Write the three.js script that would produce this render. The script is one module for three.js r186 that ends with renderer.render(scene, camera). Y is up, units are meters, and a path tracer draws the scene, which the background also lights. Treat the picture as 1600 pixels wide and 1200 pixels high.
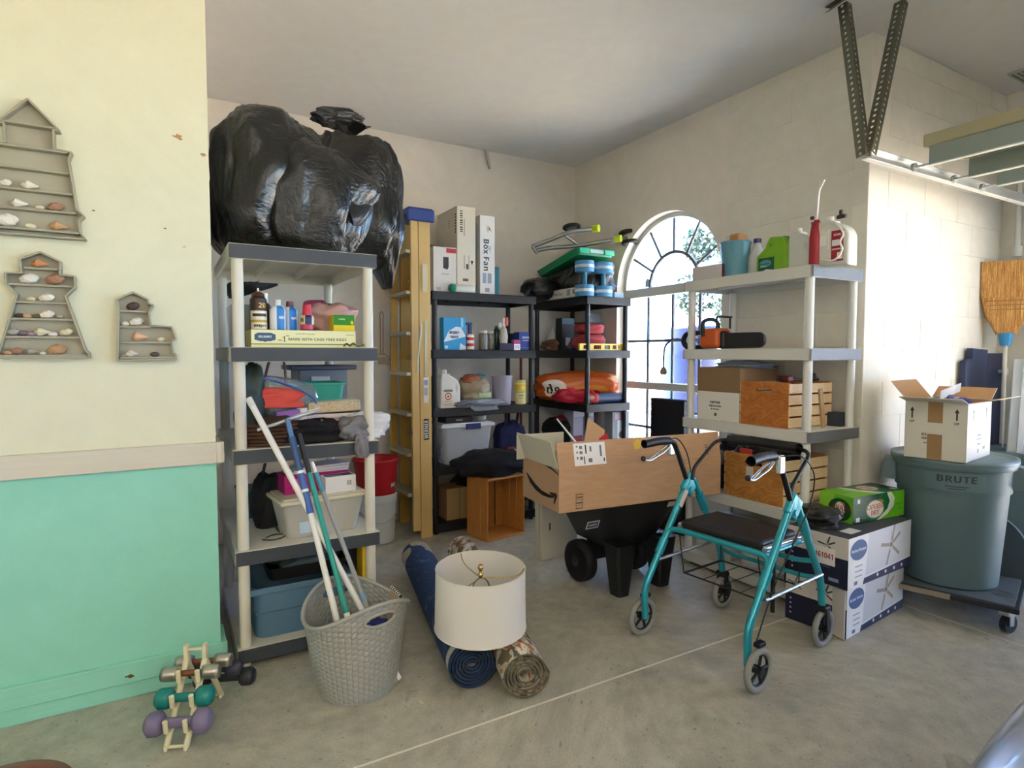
import * as THREE from 'three';
import { Sky } from 'three/addons/objects/Sky.js';
import { RoundedBoxGeometry } from 'three/addons/geometries/RoundedBoxGeometry.js';
import { mergeGeometries, mergeVertices } from 'three/addons/utils/BufferGeometryUtils.js';
import { RectAreaLightUniformsLib } from 'three/addons/lights/RectAreaLightUniformsLib.js';
import { ImprovedNoise } from 'three/addons/math/ImprovedNoise.js';

// ---------------------------------------------------------------- camera, sky, sun, exposure
const scene = new THREE.Scene();
const F = 933, EYE = 1.38, YAW = Math.PI / 6, PITCH = Math.atan(47 / F);
const camera = new THREE.PerspectiveCamera(2 * Math.atan(600 / F) * 180 / Math.PI, 4 / 3, 0.05, 400);
const FW = new THREE.Vector3(Math.sin(YAW) * Math.cos(PITCH), -Math.sin(PITCH), -Math.cos(YAW) * Math.cos(PITCH));
const RT = new THREE.Vector3(Math.cos(YAW), 0, Math.sin(YAW)), UPV = new THREE.Vector3().crossVectors(RT, FW);
camera.position.set(0, EYE, 0);
camera.lookAt(FW.clone().add(camera.position));
scene.add(camera);

const renderer = new THREE.WebGLRenderer({ antialias: true });
renderer.toneMapping = THREE.LinearToneMapping;
renderer.toneMappingExposure = 7;
renderer.shadowMap.enabled = true;

const SUN = new THREE.Vector3(-0.1, 0.86, -0.5).normalize();
const sky = new Sky();
sky.name = 'sky';
sky.scale.setScalar(300);
Object.assign(sky.material.uniforms.turbidity, { value: 10 });
sky.material.uniforms.rayleigh.value = 0.4;
sky.material.uniforms.mieCoefficient.value = 0.006;
sky.material.uniforms.mieDirectionalG.value = 0.7;
sky.material.uniforms.sunPosition.value.copy(SUN);
scene.add(sky);
const sun = new THREE.DirectionalLight(0xffecd0, 11.5);
sun.position.copy(SUN).multiplyScalar(30);
sun.castShadow = true;
Object.assign(sun.shadow.camera, { left: -15, right: 15, top: 15, bottom: -15, near: 1, far: 80 });
scene.add(sun, sun.target);
// unseen lamps added behind the camera to brighten the garage; the fittings are built with the room
RectAreaLightUniformsLib.init();
const ADDED_LAMPS = [[-1.4, 1.9], [1.6, 2.6], [-0.6, 4.8]], ADDED_LAMP_Y = 3.1, ADDED_LAMP_COLOR = 0xfff7e8;
for (const [x, z] of ADDED_LAMPS) { const l = new THREE.RectAreaLight(ADDED_LAMP_COLOR, 6.8, 1.2, 0.28); l.position.set(x, ADDED_LAMP_Y - 0.004, z); l.lookAt(x, 0, z); scene.add(l); }

// ---------------------------------------------------------------- helpers
// a photo pixel gives a direction; the plane it touches gives the distance
const ray = (px, py) => FW.clone().addScaledVector(RT, (px - 800) / F).addScaledVector(UPV, -(py - 600) / F);
const onY = (px, py, h = 0) => { const d = ray(px, py); return camera.position.clone().addScaledVector(d, (h - EYE) / d.y); };
const onZ = (px, py, z) => { const d = ray(px, py); return camera.position.clone().addScaledVector(d, z / d.z); };
const onX = (px, py, x) => { const d = ray(px, py); return camera.position.clone().addScaledVector(d, x / d.x); };
const V = (x, y, z) => new THREE.Vector3(x, y, z);
let seed = 7;
const rnd = () => { seed = (seed * 1664525 + 1013904223) >>> 0; return seed / 4294967296; };
const rr = (a, b) => a + (b - a) * rnd();
const noise = new ImprovedNoise();
const N = (x, y, z = 0) => noise.noise(x, y, z);
const fbm = (x, y, z = 0, o = 4) => { let s = 0, a = 1; for (let i = 0; i < o; i++) { s += a * N(x, y, z + i * 7.3); x *= 2.03; y *= 2.03; z *= 2.03; a *= 0.5; } return s; };
const ridge = (x, y, z) => 1 - Math.abs(N(x, y, z)) * 2;

const taken = {};
const numbered = (n) => { const k = taken[n] = (taken[n] ?? -1) + 1; return k ? n + '_' + String(k).padStart(3, '0') : n; };
const cache = {};
function mat(color, rough = 0.6, metal = 0, extra = null) {
  const key = extra ? null : color + '|' + rough + '|' + metal;
  if (key && cache[key]) return cache[key];
  const m = new THREE.MeshPhysicalMaterial({ color, roughness: rough, metalness: metal, ...(extra || {}) });
  if (key) cache[key] = m;
  return m;
}
function tag(o, label, category, group) { o.userData.label = label; o.userData.category = category; if (group) o.userData.group = group; return o; }
function thing(name, label, category, pos = [0, 0, 0], turn = 0, group) {
  const o = new THREE.Group(); o.name = numbered(name); scene.add(o);
  if (pos.isVector3) o.position.copy(pos); else o.position.set(...pos);
  o.rotation.y = turn;
  return tag(o, label, category, group);
}
function part(parent, name, geo, m, pos, rot) {
  const o = new THREE.Mesh(geo, m); o.name = name; parent.add(o);
  if (pos) { if (pos.isVector3) o.position.copy(pos); else o.position.set(...pos); }
  if (rot) o.rotation.set(...rot);
  o.castShadow = o.receiveShadow = true;
  return o;
}
function struct(name, geo, m, pos, rot) { const o = part(scene, numbered(name), geo, m, pos, rot); o.userData.kind = 'structure'; return o; }
function copyOf(root, pos, turn, label, group) {
  const r = root.clone(); r.name = numbered(root.name.replace(/_\d{3}$/, '')); scene.add(r); r.userData = { ...root.userData };
  if (pos) { if (pos.isVector3) r.position.copy(pos); else r.position.set(...pos); }
  if (turn !== undefined) r.rotation.y = turn;
  if (label) r.userData.label = label;
  if (group) r.userData.group = group;
  return r;
}
// geometries
const rbox = (w, h, d, r = 0.004, s = 2) => new RoundedBoxGeometry(w, h, d, s, Math.min(r, w / 2.1, h / 2.1, d / 2.1));
const cyl = (r0, r1, h, s = 24, open = false) => new THREE.CylinderGeometry(r0, r1, h, s, 1, open);
const lathe = (pts, s = 32) => { const g = new THREE.LatheGeometry(pts.map(([x, y]) => new THREE.Vector2(x, y)), s), p = g.attributes.position, u = g.attributes.uv, ys = pts.map((q) => q[1]), lo = Math.min(...ys), hi = Math.max(...ys); for (let i = 0; i < p.count; i++) u.setY(i, (p.getY(i) - lo) / (hi - lo)); return g; };
const tube = (pts, r, s = 8, seg = 0, closed = false) => new THREE.TubeGeometry(new THREE.CatmullRomCurve3(pts.map((p) => p.isVector3 ? p : V(...p)), closed, 'centripetal'), seg || Math.max(6, pts.length * 6), r, s, closed);
// a straight bar between two points
function bar(a, b, r, s = 12, r2 = r) {
  const A = a.isVector3 ? a : V(...a), B = b.isVector3 ? b : V(...b), d = B.clone().sub(A), g = cyl(r2, r, d.length(), s);
  g.applyQuaternion(new THREE.Quaternion().setFromUnitVectors(V(0, 1, 0), d.clone().normalize()));
  const m = A.add(B).multiplyScalar(0.5);
  return g.translate(m.x, m.y, m.z);
}
// straight polyline with rounded bends
function bent(pts, r, round = 0.04, s = 10) {
  const P = pts.map((p) => p.isVector3 ? p.clone() : V(...p)), path = new THREE.CurvePath();
  let last = P[0];
  for (let i = 1; i < P.length - 1; i++) {
    const a = P[i - 1].clone().sub(P[i]), b = P[i + 1].clone().sub(P[i]), k = Math.min(round, a.length() * 0.45, b.length() * 0.45);
    const p = P[i].clone().addScaledVector(a.normalize(), k), q = P[i].clone().addScaledVector(b.normalize(), k);
    path.add(new THREE.LineCurve3(last, p)); path.add(new THREE.QuadraticBezierCurve3(p, P[i], q)); last = q;
  }
  path.add(new THREE.LineCurve3(last, P[P.length - 1]));
  return new THREE.TubeGeometry(path, P.length * 12, r, s);
}
const shapeOf = (pts) => { const s = new THREE.Shape(); pts.forEach(([x, y], i) => i ? s.lineTo(x, y) : s.moveTo(x, y)); s.closePath(); return s; };
const extr = (shape, depth, bevel = 0, cs = 12) => new THREE.ExtrudeGeometry(Array.isArray(shape) ? shapeOf(shape) : shape, { depth, bevelEnabled: bevel > 0, bevelSize: bevel, bevelThickness: bevel, bevelSegments: 2, curveSegments: cs });
const turned = (g, x = 0, y = 0, z = 0) => { if (x) g.rotateX(x); if (y) g.rotateY(y); if (z) g.rotateZ(z); return g; };
const put = (g, x = 0, y = 0, z = 0) => g.translate(x, y, z);
const plain = (g) => { const q = g.index ? g.toNonIndexed() : g.clone(); for (const k of Object.keys(q.attributes)) if (!['position', 'normal', 'uv'].includes(k)) q.deleteAttribute(k); q.clearGroups(); return q; };
const join = (gs) => mergeGeometries(gs.map(plain));
function bx(parent, name, [w, h, d], pos, m, r = 0.004, rot) { return part(parent, name, rbox(w, h, d, r), m, pos, rot); }

// print on a face: canvas w x h in metres
function printed(w, h, draw, { rough = 0.55, bg = '#ffffff', scale = 700, extra = {} } = {}) {
  const c = document.createElement('canvas'); c.width = Math.max(16, Math.min(1024, Math.round(w * scale))); c.height = Math.max(16, Math.min(1024, Math.round(h * scale)));
  const g = c.getContext('2d'); g.fillStyle = bg; g.fillRect(0, 0, c.width, c.height);
  g.save(); g.scale(c.width / 100, c.height / 100); draw(g, c.width / c.height); g.restore();
  const t = new THREE.CanvasTexture(c); t.colorSpace = THREE.SRGBColorSpace; t.anisotropy = 4;
  return new THREE.MeshPhysicalMaterial({ map: t, roughness: rough, ...extra });
}
// text in the 100 x 100 face; ar keeps letters unsquashed
function txt(g, s, x, y, size, color, ar, { font = 'sans-serif', bold = true, align = 'center', rot = 0, wide = 1 } = {}) {
  g.save(); g.translate(x, y); g.scale(1 / ar, 1); if (rot) g.rotate(rot); g.scale(wide, 1);
  g.fillStyle = color; g.textAlign = align; g.textBaseline = 'middle'; g.font = (bold ? 'bold ' : '') + size + 'px ' + font; g.fillText(s, 0, 0); g.restore();
}
// print too small to read in the photograph: a row of little strokes
function smudge(g, x, y, w, h, c) { let p = x - w / 2; const e = x + w / 2; while (p < e) { const k = w * rr(0.05, 0.12); rect(g, c, p, y - h / 2 * rr(0.75, 1), Math.min(k, e - p), h * rr(0.7, 1)); p += k + w * 0.035; } }
const rect = (g, c, x, y, w, h) => { g.fillStyle = c; g.fillRect(x, y, w, h); };
const poly = (g, c, pts) => { g.fillStyle = c; g.beginPath(); pts.forEach(([x, y], i) => i ? g.lineTo(x, y) : g.moveTo(x, y)); g.closePath(); g.fill(); };
const oval = (g, c, x, y, rx, ry) => { g.fillStyle = c; g.beginPath(); g.ellipse(x, y, rx, ry, 0, 0, Math.PI * 2); g.fill(); };
// box with a print on some faces; origin at the bottom centre. faces: { px, nx, py, ny, pz, nz }
function cartonMesh(parent, name, [w, h, d], body, faces = {}, r = 0.003) {
  const g = rbox(w, h, d, r); g.translate(0, h / 2, 0);
  return part(parent, name, g, ['px', 'nx', 'py', 'ny', 'pz', 'nz'].map((k) => faces[k] || body));
}
function carton(name, label, category, size, pos, turn, body, faces, group) {
  const t = thing(name, label, category, pos, turn, group);
  cartonMesh(t, 'box', size, body, faces);
  return t;
}
// tileable-enough computed textures
function texel(w, h, fn, srgb = true) {
  const a = new Uint8Array(w * h * 4);
  for (let y = 0; y < h; y++) for (let x = 0; x < w; x++) { const c = fn(x / w, y / h); const i = (y * w + x) * 4; a[i] = c[0]; a[i + 1] = c[1]; a[i + 2] = c[2]; a[i + 3] = 255; }
  const t = new THREE.DataTexture(a, w, h); t.magFilter = THREE.LinearFilter; t.minFilter = THREE.LinearMipmapLinearFilter; t.generateMipmaps = true;
  t.wrapS = t.wrapT = THREE.RepeatWrapping; if (srgb) t.colorSpace = THREE.SRGBColorSpace; t.needsUpdate = true; return t;
}
const cl = (v) => Math.max(0, Math.min(255, v));
const hex = (h) => [(h >> 16) & 255, (h >> 8) & 255, h & 255];
// noise that repeats over the unit square
const loopN = (u, v, k, z = 0) => { const a = u * 2 * Math.PI, b = v * 2 * Math.PI; return N(Math.cos(a) * k + z, Math.sin(a) * k + Math.cos(b) * k, Math.sin(b) * k + z * 1.7); };
const loopF = (u, v, k, z = 0, o = 4) => { let s = 0, a = 1; for (let i = 0; i < o; i++) { s += a * loopN(u, v, k, z + i * 3.1); k *= 2; a *= 0.5; } return s; };
const rep = (t, x, y) => { const c = t.clone(); c.repeat.set(x, y); c.needsUpdate = true; return c; };
// world-sized uv for boxes and extrusions: take uv from position in metres along the face
function metreUV(g) {
  const q = g.index ? g.toNonIndexed() : g, p = q.attributes.position, n = q.attributes.normal, uv = new Float32Array(p.count * 2);
  for (let i = 0; i < p.count; i++) {
    const ax = Math.abs(n.getX(i)), ay = Math.abs(n.getY(i)), az = Math.abs(n.getZ(i));
    uv[2 * i] = ax > ay && ax > az ? p.getZ(i) : p.getX(i); uv[2 * i + 1] = ay > ax && ay > az ? p.getZ(i) : p.getY(i);
  }
  q.setAttribute('uv', new THREE.BufferAttribute(uv, 2)); return q;
}
// lumpy bag or heap: superellipsoid with creases; optional gathered neck with a tuft
function bagGeo({ rx, ry, rz, s = 1, amp = 0.12, fine = 0.03, pleat = 0, neck = 0, flat = 0.9, seg = 80, pow = 0.75, lean = 0, stretch = 1 }) {
  const W = seg, H = Math.round(seg * 0.75), pos = [], idx = [], uv = [], sg = (c, e) => Math.sign(c) * Math.pow(Math.abs(c), e);
  for (let j = 0; j <= H; j++) for (let i = 0; i <= W; i++) {
    const v = j / H, th = (i % W) / W * Math.PI * 2, ph = (v - 0.5) * Math.PI;
    let cx = sg(Math.cos(ph), pow) * sg(Math.cos(th), pow), cy = sg(Math.sin(ph), pow), cz = sg(Math.cos(ph), pow) * sg(Math.sin(th), pow);
    let k = 1 + amp * N(cx * 1.6 + s * 9.1, cy * 1.6 + s, cz * 1.6 + s * 3.3) * 2 + fine * ridge(cx * 4 + s, cy * stretch * 3 + s * 5, cz * 4) + fine * 0.6 * ridge(cx * 9 + s * 2, cy * 7 * stretch, cz * 9 + s);
    if (pleat) k += pleat * Math.pow(Math.max(0, v), 2) * Math.sin(th * 11 + 3 * N(th * 2, v * 3, s)) * Math.cos(ph);
    cx *= k; cz *= k; cy *= 1 + (k - 1) * 0.7;
    if (neck && v > 0.8) {
      const t = (v - 0.8) / 0.2, w = t < 0.5 ? 1 - 1.72 * t : 0.14 + (t - 0.5) * 0.9, q = Math.sin(th * 5 + s) * 0.35 * t + 1;
      const L = Math.hypot(cx, cz) || 1e-6, base = Math.pow(Math.cos((0.8 - 0.5) * Math.PI), pow);
      cx = cx / L * base * w * q; cz = cz / L * base * w * q; cy = Math.pow(Math.sin(0.3 * Math.PI), pow) + t * neck * (1 + 0.25 * Math.sin(th * 3 + s));
      if (j === H) { cx = cz = 0; cy -= neck * 0.35; }
    }
    cy = Math.max(cy, -flat);
    pos.push(cx * rx + lean * cy * rx, cy * ry + flat * ry, cz * rz); uv.push(1 - i / W, v);
  }
  for (let j = 0; j < H; j++) for (let i = 0; i < W; i++) { const a = j * (W + 1) + i, b = a + W + 1; idx.push(a, b, a + 1, b, b + 1, a + 1); }
  const g = new THREE.BufferGeometry();
  g.setAttribute('position', new THREE.Float32BufferAttribute(pos, 3)); g.setAttribute('uv', new THREE.Float32BufferAttribute(uv, 2)); g.setIndex(idx); g.computeVertexNormals(); return g;
}
// open lathe-like vessel with wall thickness from an outline of [radius, height] with oval factor
const vessel = (pts, t = 0.004, seg = 40) => { const out = pts, inn = pts.map(([r, y], i) => [Math.max(0.0005, r - t), i === 0 ? y + t : y]).reverse(); return lathe([[0.0005, pts[0][1]], ...out, ...inn, [0.0005, pts[0][1] + t]], seg); };
// tapered rectangular tub, open at the top (outer shell and inner shell in one)
function tubGeo(w0, d0, w1, d1, h, t = 0.004, r = 0.03, n = 5) {
  const ring = (w, d, y, rad) => { const o = []; for (const [sx, sz, a0] of [[1, 1, 0], [-1, 1, 1], [-1, -1, 2], [1, -1, 3]]) for (let i = 0; i <= n; i++) { const a = (a0 + i / n) * Math.PI / 2; o.push([sx * (w / 2 - rad) + Math.cos(a) * rad, y, sz * (d / 2 - rad) + Math.sin(a) * rad]); } return o; };
  const rows = [ring(w0, d0, 0, r), ring(w0 + (w1 - w0) * 0.5, d0 + (d1 - d0) * 0.5, h / 2, r), ring(w1, d1, h, r), ring(w1 - 2 * t, d1 - 2 * t, h, r - t / 2), ring(w0 - 2 * t, d0 - 2 * t, t, r - t / 2)];
  const m = rows[0].length, pos = [], idx = [], uv = [];
  rows.forEach((R, j) => { for (let i = 0; i <= m; i++) { pos.push(...R[i % m]); uv.push(i / m, j / 4); } });
  for (let j = 0; j < rows.length - 1; j++) for (let i = 0; i < m; i++) { const a = j * (m + 1) + i, b = a + m + 1; idx.push(a, b, a + 1, b, b + 1, a + 1); }
  for (const [j, y, flip] of [[0, 0, 0], [4, t, 1]]) { const c = pos.length / 3; pos.push(0, y, 0); uv.push(0.5, 0.5); for (let i = 0; i < m; i++) { const a = j * (m + 1) + i; flip ? idx.push(c, a + 1, a) : idx.push(c, a, a + 1); } }
  const g = new THREE.BufferGeometry(); g.setAttribute('position', new THREE.Float32BufferAttribute(pos, 3)); g.setAttribute('uv', new THREE.Float32BufferAttribute(uv, 2)); g.setIndex(idx);
  const q = g.toNonIndexed(); q.computeVertexNormals(); return smooth(q);
}
function smooth(g, deg = 40) { // creased normals without extra import
  const p = g.attributes.position, n = g.attributes.normal, map = new Map(), key = (i) => Math.round(p.getX(i) * 1e4) + ',' + Math.round(p.getY(i) * 1e4) + ',' + Math.round(p.getZ(i) * 1e4), c = Math.cos(deg * Math.PI / 180);
  const src = n.array.slice();
  for (let i = 0; i < p.count; i++) { const k = key(i); if (!map.has(k)) map.set(k, []); map.get(k).push(i); }
  for (const L of map.values()) for (const i of L) {
    let x = 0, y = 0, z = 0; for (const j of L) if (src[3 * i] * src[3 * j] + src[3 * i + 1] * src[3 * j + 1] + src[3 * i + 2] * src[3 * j + 2] > c) { x += src[3 * j]; y += src[3 * j + 1]; z += src[3 * j + 2]; }
    const l = Math.hypot(x, y, z) || 1; n.setXYZ(i, x / l, y / l, z / l);
  }
  return g;
}

// ---------------------------------------------------------------- the room
const CEIL = 3.17, WX = 3.45, WZ = -1.955, BZ = -4.76, LZ = -2.8, LX = 0.17, DX = 5.1, ZR = 8.6, XL = -3;
const grainT = texel(512, 512, (u, v) => { const b = loopF(u, v, 3, 2, 3) * 14 + loopF(u, v, 40, 9, 2) * 26; return [cl(128 + b), cl(128 + b), cl(128 + b)]; }, false);
function paint(h, rough = 0.75, k = 5, z = 0, bump = 0.0012) {
  const c = hex(h), t = texel(256, 256, (u, v) => { const a = loopF(u, v, 2, z, 4) * k + loopF(u, v, 24, z + 5, 2) * k * 0.5; return [cl(c[0] + a), cl(c[1] + a), cl(c[2] + a * 1.1)]; });
  t.repeat.set(0.8, 0.8); const b = grainT.clone(); b.repeat.set(1.2, 1.2);
  return new THREE.MeshPhysicalMaterial({ map: t, roughness: rough, bumpMap: b, bumpScale: bump });
}
const M = {};
M.wall = paint(0xe9e1d3, 0.8, 4, 1);
M.cream = paint(0xe4e2c4, 0.7, 3, 3, 0.0006);
M.mint = paint(0x97dcc5, 0.7, 3, 5, 0.0006);
M.trim = paint(0xd9d2bd, 0.6, 3, 6, 0.0004);
M.ceil = paint(0xe6e4e0, 0.9, 3, 8, 0.0015);
M.block = paint(0xe4dfd0, 0.8, 5, 4, 0.0018);
const box = (x0, x1, y0, y1, z0, z1) => metreUV(put(new THREE.BoxGeometry(x1 - x0, y1 - y0, z1 - z0), (x0 + x1) / 2, (y0 + y1) / 2, (z0 + z1) / 2));

// left wall: cream above the rail, mint below; it ends where the storage bay begins
const wl = struct('wall_left', box(XL, LX, 0.96, CEIL, LZ - 0.2, LZ), M.cream);
part(wl, 'lower_wall', box(XL, LX, 0, 0.96, LZ - 0.2, LZ), M.mint);
part(wl, 'return_wall', box(LX - 0.2, LX, 0, CEIL, BZ - 0.2, LZ - 0.2), M.wall);
const rail = struct('trim_1', join([put(rbox(LX - XL + 0.03, 0.09, 0.022, 0.004), (XL + LX + 0.03) / 2, 0.965, LZ + 0.011), put(rbox(0.022, 0.09, 0.25, 0.004), LX + 0.011, 0.965, LZ - 0.1)]), M.trim);
struct('baseboard_left', join([put(rbox(LX - XL + 0.025, 0.085, 0.022, 0.004), (XL + LX + 0.025) / 2, 0.107, LZ + 0.011), put(rbox(LX - XL + 0.006, 0.062, 0.01, 0.003), (XL + LX + 0.006) / 2, 0.031, LZ + 0.005), put(rbox(0.022, 0.085, 0.2, 0.004), LX + 0.011, 0.107, LZ - 0.075)]), M.mint);
// chipped paint spots and a stain on the left wall, small real flakes
const chipM = mat(0xb98a62, 0.9), darkSpot = mat(0x6a5030, 0.9);
const flake = (n, px, py, r, m, zz) => { const p = onZ(px, py, LZ), pts = []; for (let i = 0; i < 11; i++) { const a = i / 11 * Math.PI * 2, q = r * rr(0.4, 1.2); pts.push([Math.cos(a) * q * 1.4, Math.sin(a) * q * 0.8]); } return part(wl, n, extr(pts, 0.0012), m, [p.x, p.y, LZ + (zz || 0)]); };
flake('paint_chip', 277, 214, 0.014, chipM); flake('paint_chip', 318, 242, 0.009, chipM); flake('paint_chip', 288, 386, 0.007, mat(0xd8bfa0, 0.9)); flake('paint_chip', 146, 329, 0.004, darkSpot); flake('paint_chip', 258, 357, 0.004, darkSpot);
flake('paint_chip', 203, 1052, 0.012, darkSpot, 0.0225);

struct('wall_back', box(LX - 0.2, WX + 0.2, 0, CEIL, BZ - 0.2, BZ), M.wall);
// window wall with an arched opening
const WC = -3.55, WR = 0.575, SPR = 1.93, SILL = 0.42;
{
  const s = shapeOf([[BZ, 0], [WZ, 0], [WZ, CEIL], [BZ, CEIL]]), h = new THREE.Path();
  h.moveTo(WC - WR, SILL); h.lineTo(WC - WR, SPR); h.absarc(WC, SPR, WR, Math.PI, 0, true); h.lineTo(WC + WR, SILL); h.closePath(); s.holes.push(h);
  const g = extr(s, 0.2, 0, 40); g.rotateY(-Math.PI / 2); g.translate(WX + 0.2, 0, 0);   // shape x -> z, depth -> -x
  struct('wall_window', metreUV(g), M.wall);
}
const wb = struct('wall_block', box(WX + 0.2, DX + 0.2, 0, CEIL, WZ - 0.2, WZ - 0.0022), M.block);
// concrete blocks, painted over: each one proud of a shallow joint
{
  const bw = 0.406, bh = 0.203, gap = 0.002, geoCache = {};
  const blk = (parent, axis, a0, a1, y0, y1) => {
    const w = a1 - a0 - gap, h = y1 - y0 - gap; if (w < 0.02 || h < 0.02) return;
    const key = axis + w.toFixed(3) + '|' + h.toFixed(3); geoCache[key] ||= metreUV(axis === 'x' ? rbox(w, h, 0.012, 0.0025, 1) : rbox(0.012, h, w, 0.0025, 1));
    const o = part(parent, 'block', geoCache[key], M.block), e = rr(-0.0008, 0.0008);
    if (axis === 'x') o.position.set((a0 + a1) / 2, (y0 + y1) / 2, WZ - 0.0055 + e); else o.position.set(WX + 0.0055 + e, (y0 + y1) / 2, (a0 + a1) / 2);
  };
  for (let r = 0; r * bh < CEIL; r++) {
    const y0 = r * bh, y1 = Math.min(CEIL, y0 + bh), off = r % 2 ? bw / 2 : 0;
    for (let x = WX - off; x < DX; x += bw) blk(wb, 'x', Math.max(WX, x), Math.min(DX, x + bw), y0, y1);
  }
  const ww = scene.getObjectByName('wall_window');
  for (let r = 0; r * bh < CEIL; r++) { // the plain stretch beside the window, where the joints show faintly
    const y0 = r * bh, y1 = Math.min(CEIL, y0 + bh), off = r % 2 ? bw / 2 : 0;
    for (let z = WZ - 0.9 - (off ? bw / 2 : 0); z < WZ; z += bw) blk(ww, 'z', Math.max(WC + WR + 0.03, z), Math.min(WZ, z + bw), y0, y1);
  }
  ww.children.forEach((o) => { o.position.x -= 0.0012; });
}
// garage door wall with the wide opening daylight comes in through
const OZ0 = -0.85, OZ1 = 3.7, OH = 2.2;
struct('wall_right', join([box(DX, DX + 0.2, 0, CEIL, WZ, OZ0), box(DX, DX + 0.2, OH, CEIL, OZ0, OZ1), box(DX, DX + 0.2, 0, CEIL, OZ1, 4.4), box(DX, DX + 0.2, OH, CEIL, 4.4, 8.2), box(DX, DX + 0.2, 0, CEIL, 8.2, ZR)]), M.block);  // second opening past the first bay is unseen, added to let in more daylight
struct('wall_rear', box(XL, DX + 0.2, 0, CEIL, ZR, ZR + 0.2), M.wall);
struct('wall_far', box(XL - 0.2, XL, 0, CEIL, LZ - 0.2, ZR + 0.2), M.wall);
struct('ceiling', box(XL - 0.2, DX + 0.2, CEIL, CEIL + 0.15, BZ - 0.2, ZR + 0.2), M.ceil);
// concrete floor slabs with a dusty control joint between them
const concT = texel(1024, 1024, (u, v) => {
  const a = loopF(u, v, 1.6, 11, 5) * 11, b = loopF(u, v, 7, 21, 4) * 13, c = loopF(u, v, 60, 31, 2) * 12, st = Math.max(0, loopF(u, v, 2.6, 44, 4) - 0.3) * -26 + (loopF(u, v, 26, 61, 1) > 0.62 ? -34 : 0);
  const q = a + b + c + st; return [cl(178 + q), cl(174 + q), cl(157 + q * 0.95 - a * 0.15)];
});
concT.repeat.set(0.4, 0.4);
const concB = grainT.clone(); concB.repeat.set(2, 2);
const concR = texel(256, 256, (u, v) => { const g = cl(118 + loopF(u, v, 2, 3, 4) * 60); return [g, g, g]; }, false); concR.repeat.set(0.4, 0.4);
M.floor = new THREE.MeshPhysicalMaterial({ map: concT, roughness: 1, roughnessMap: concR, bumpMap: concB, bumpScale: 0.0008 });
const JZ = -1.93, JX = 3.48, jg = 0.006;
const fl = struct('floor', box(XL - 0.2, DX + 0.2, -0.15, -0.0018, BZ - 0.2, ZR + 0.2), mat(0xe2ddcc, 0.95));
part(fl, 'slab', box(XL - 0.2, DX + 0.2, -0.06, 0, BZ - 0.2, JZ - jg), M.floor);
part(fl, 'slab', box(XL - 0.2, JX - jg, -0.06, 0, JZ + jg, ZR + 0.2), M.floor);
part(fl, 'slab', box(JX + jg, DX + 0.2, -0.06, 0, JZ + jg, ZR + 0.2), M.floor);

for (const [x, z] of ADDED_LAMPS) {  // fittings for the added fill lamps, all out of view
  const t = thing('added_ceiling_light', 'long warm ceiling light fitting added out of view to brighten the room, ' + (z > 4 ? 'far from the storage bay' : x > 0 ? 'over the parked car' : 'over the mint wall side'), 'ceiling light', [x, ADDED_LAMP_Y, z]);
  part(t, 'housing', rbox(1.26, 0.06, 0.32, 0.01), mat(0xe6e4de, 0.5), [0, 0.04, 0]);
  part(t, 'diffuser', rbox(1.2, 0.012, 0.28, 0.004), new THREE.MeshPhysicalMaterial({ color: 0xf4efe2, roughness: 0.6, emissive: ADDED_LAMP_COLOR, emissiveIntensity: 1 }), [0, 0.007, 0]);
}
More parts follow.
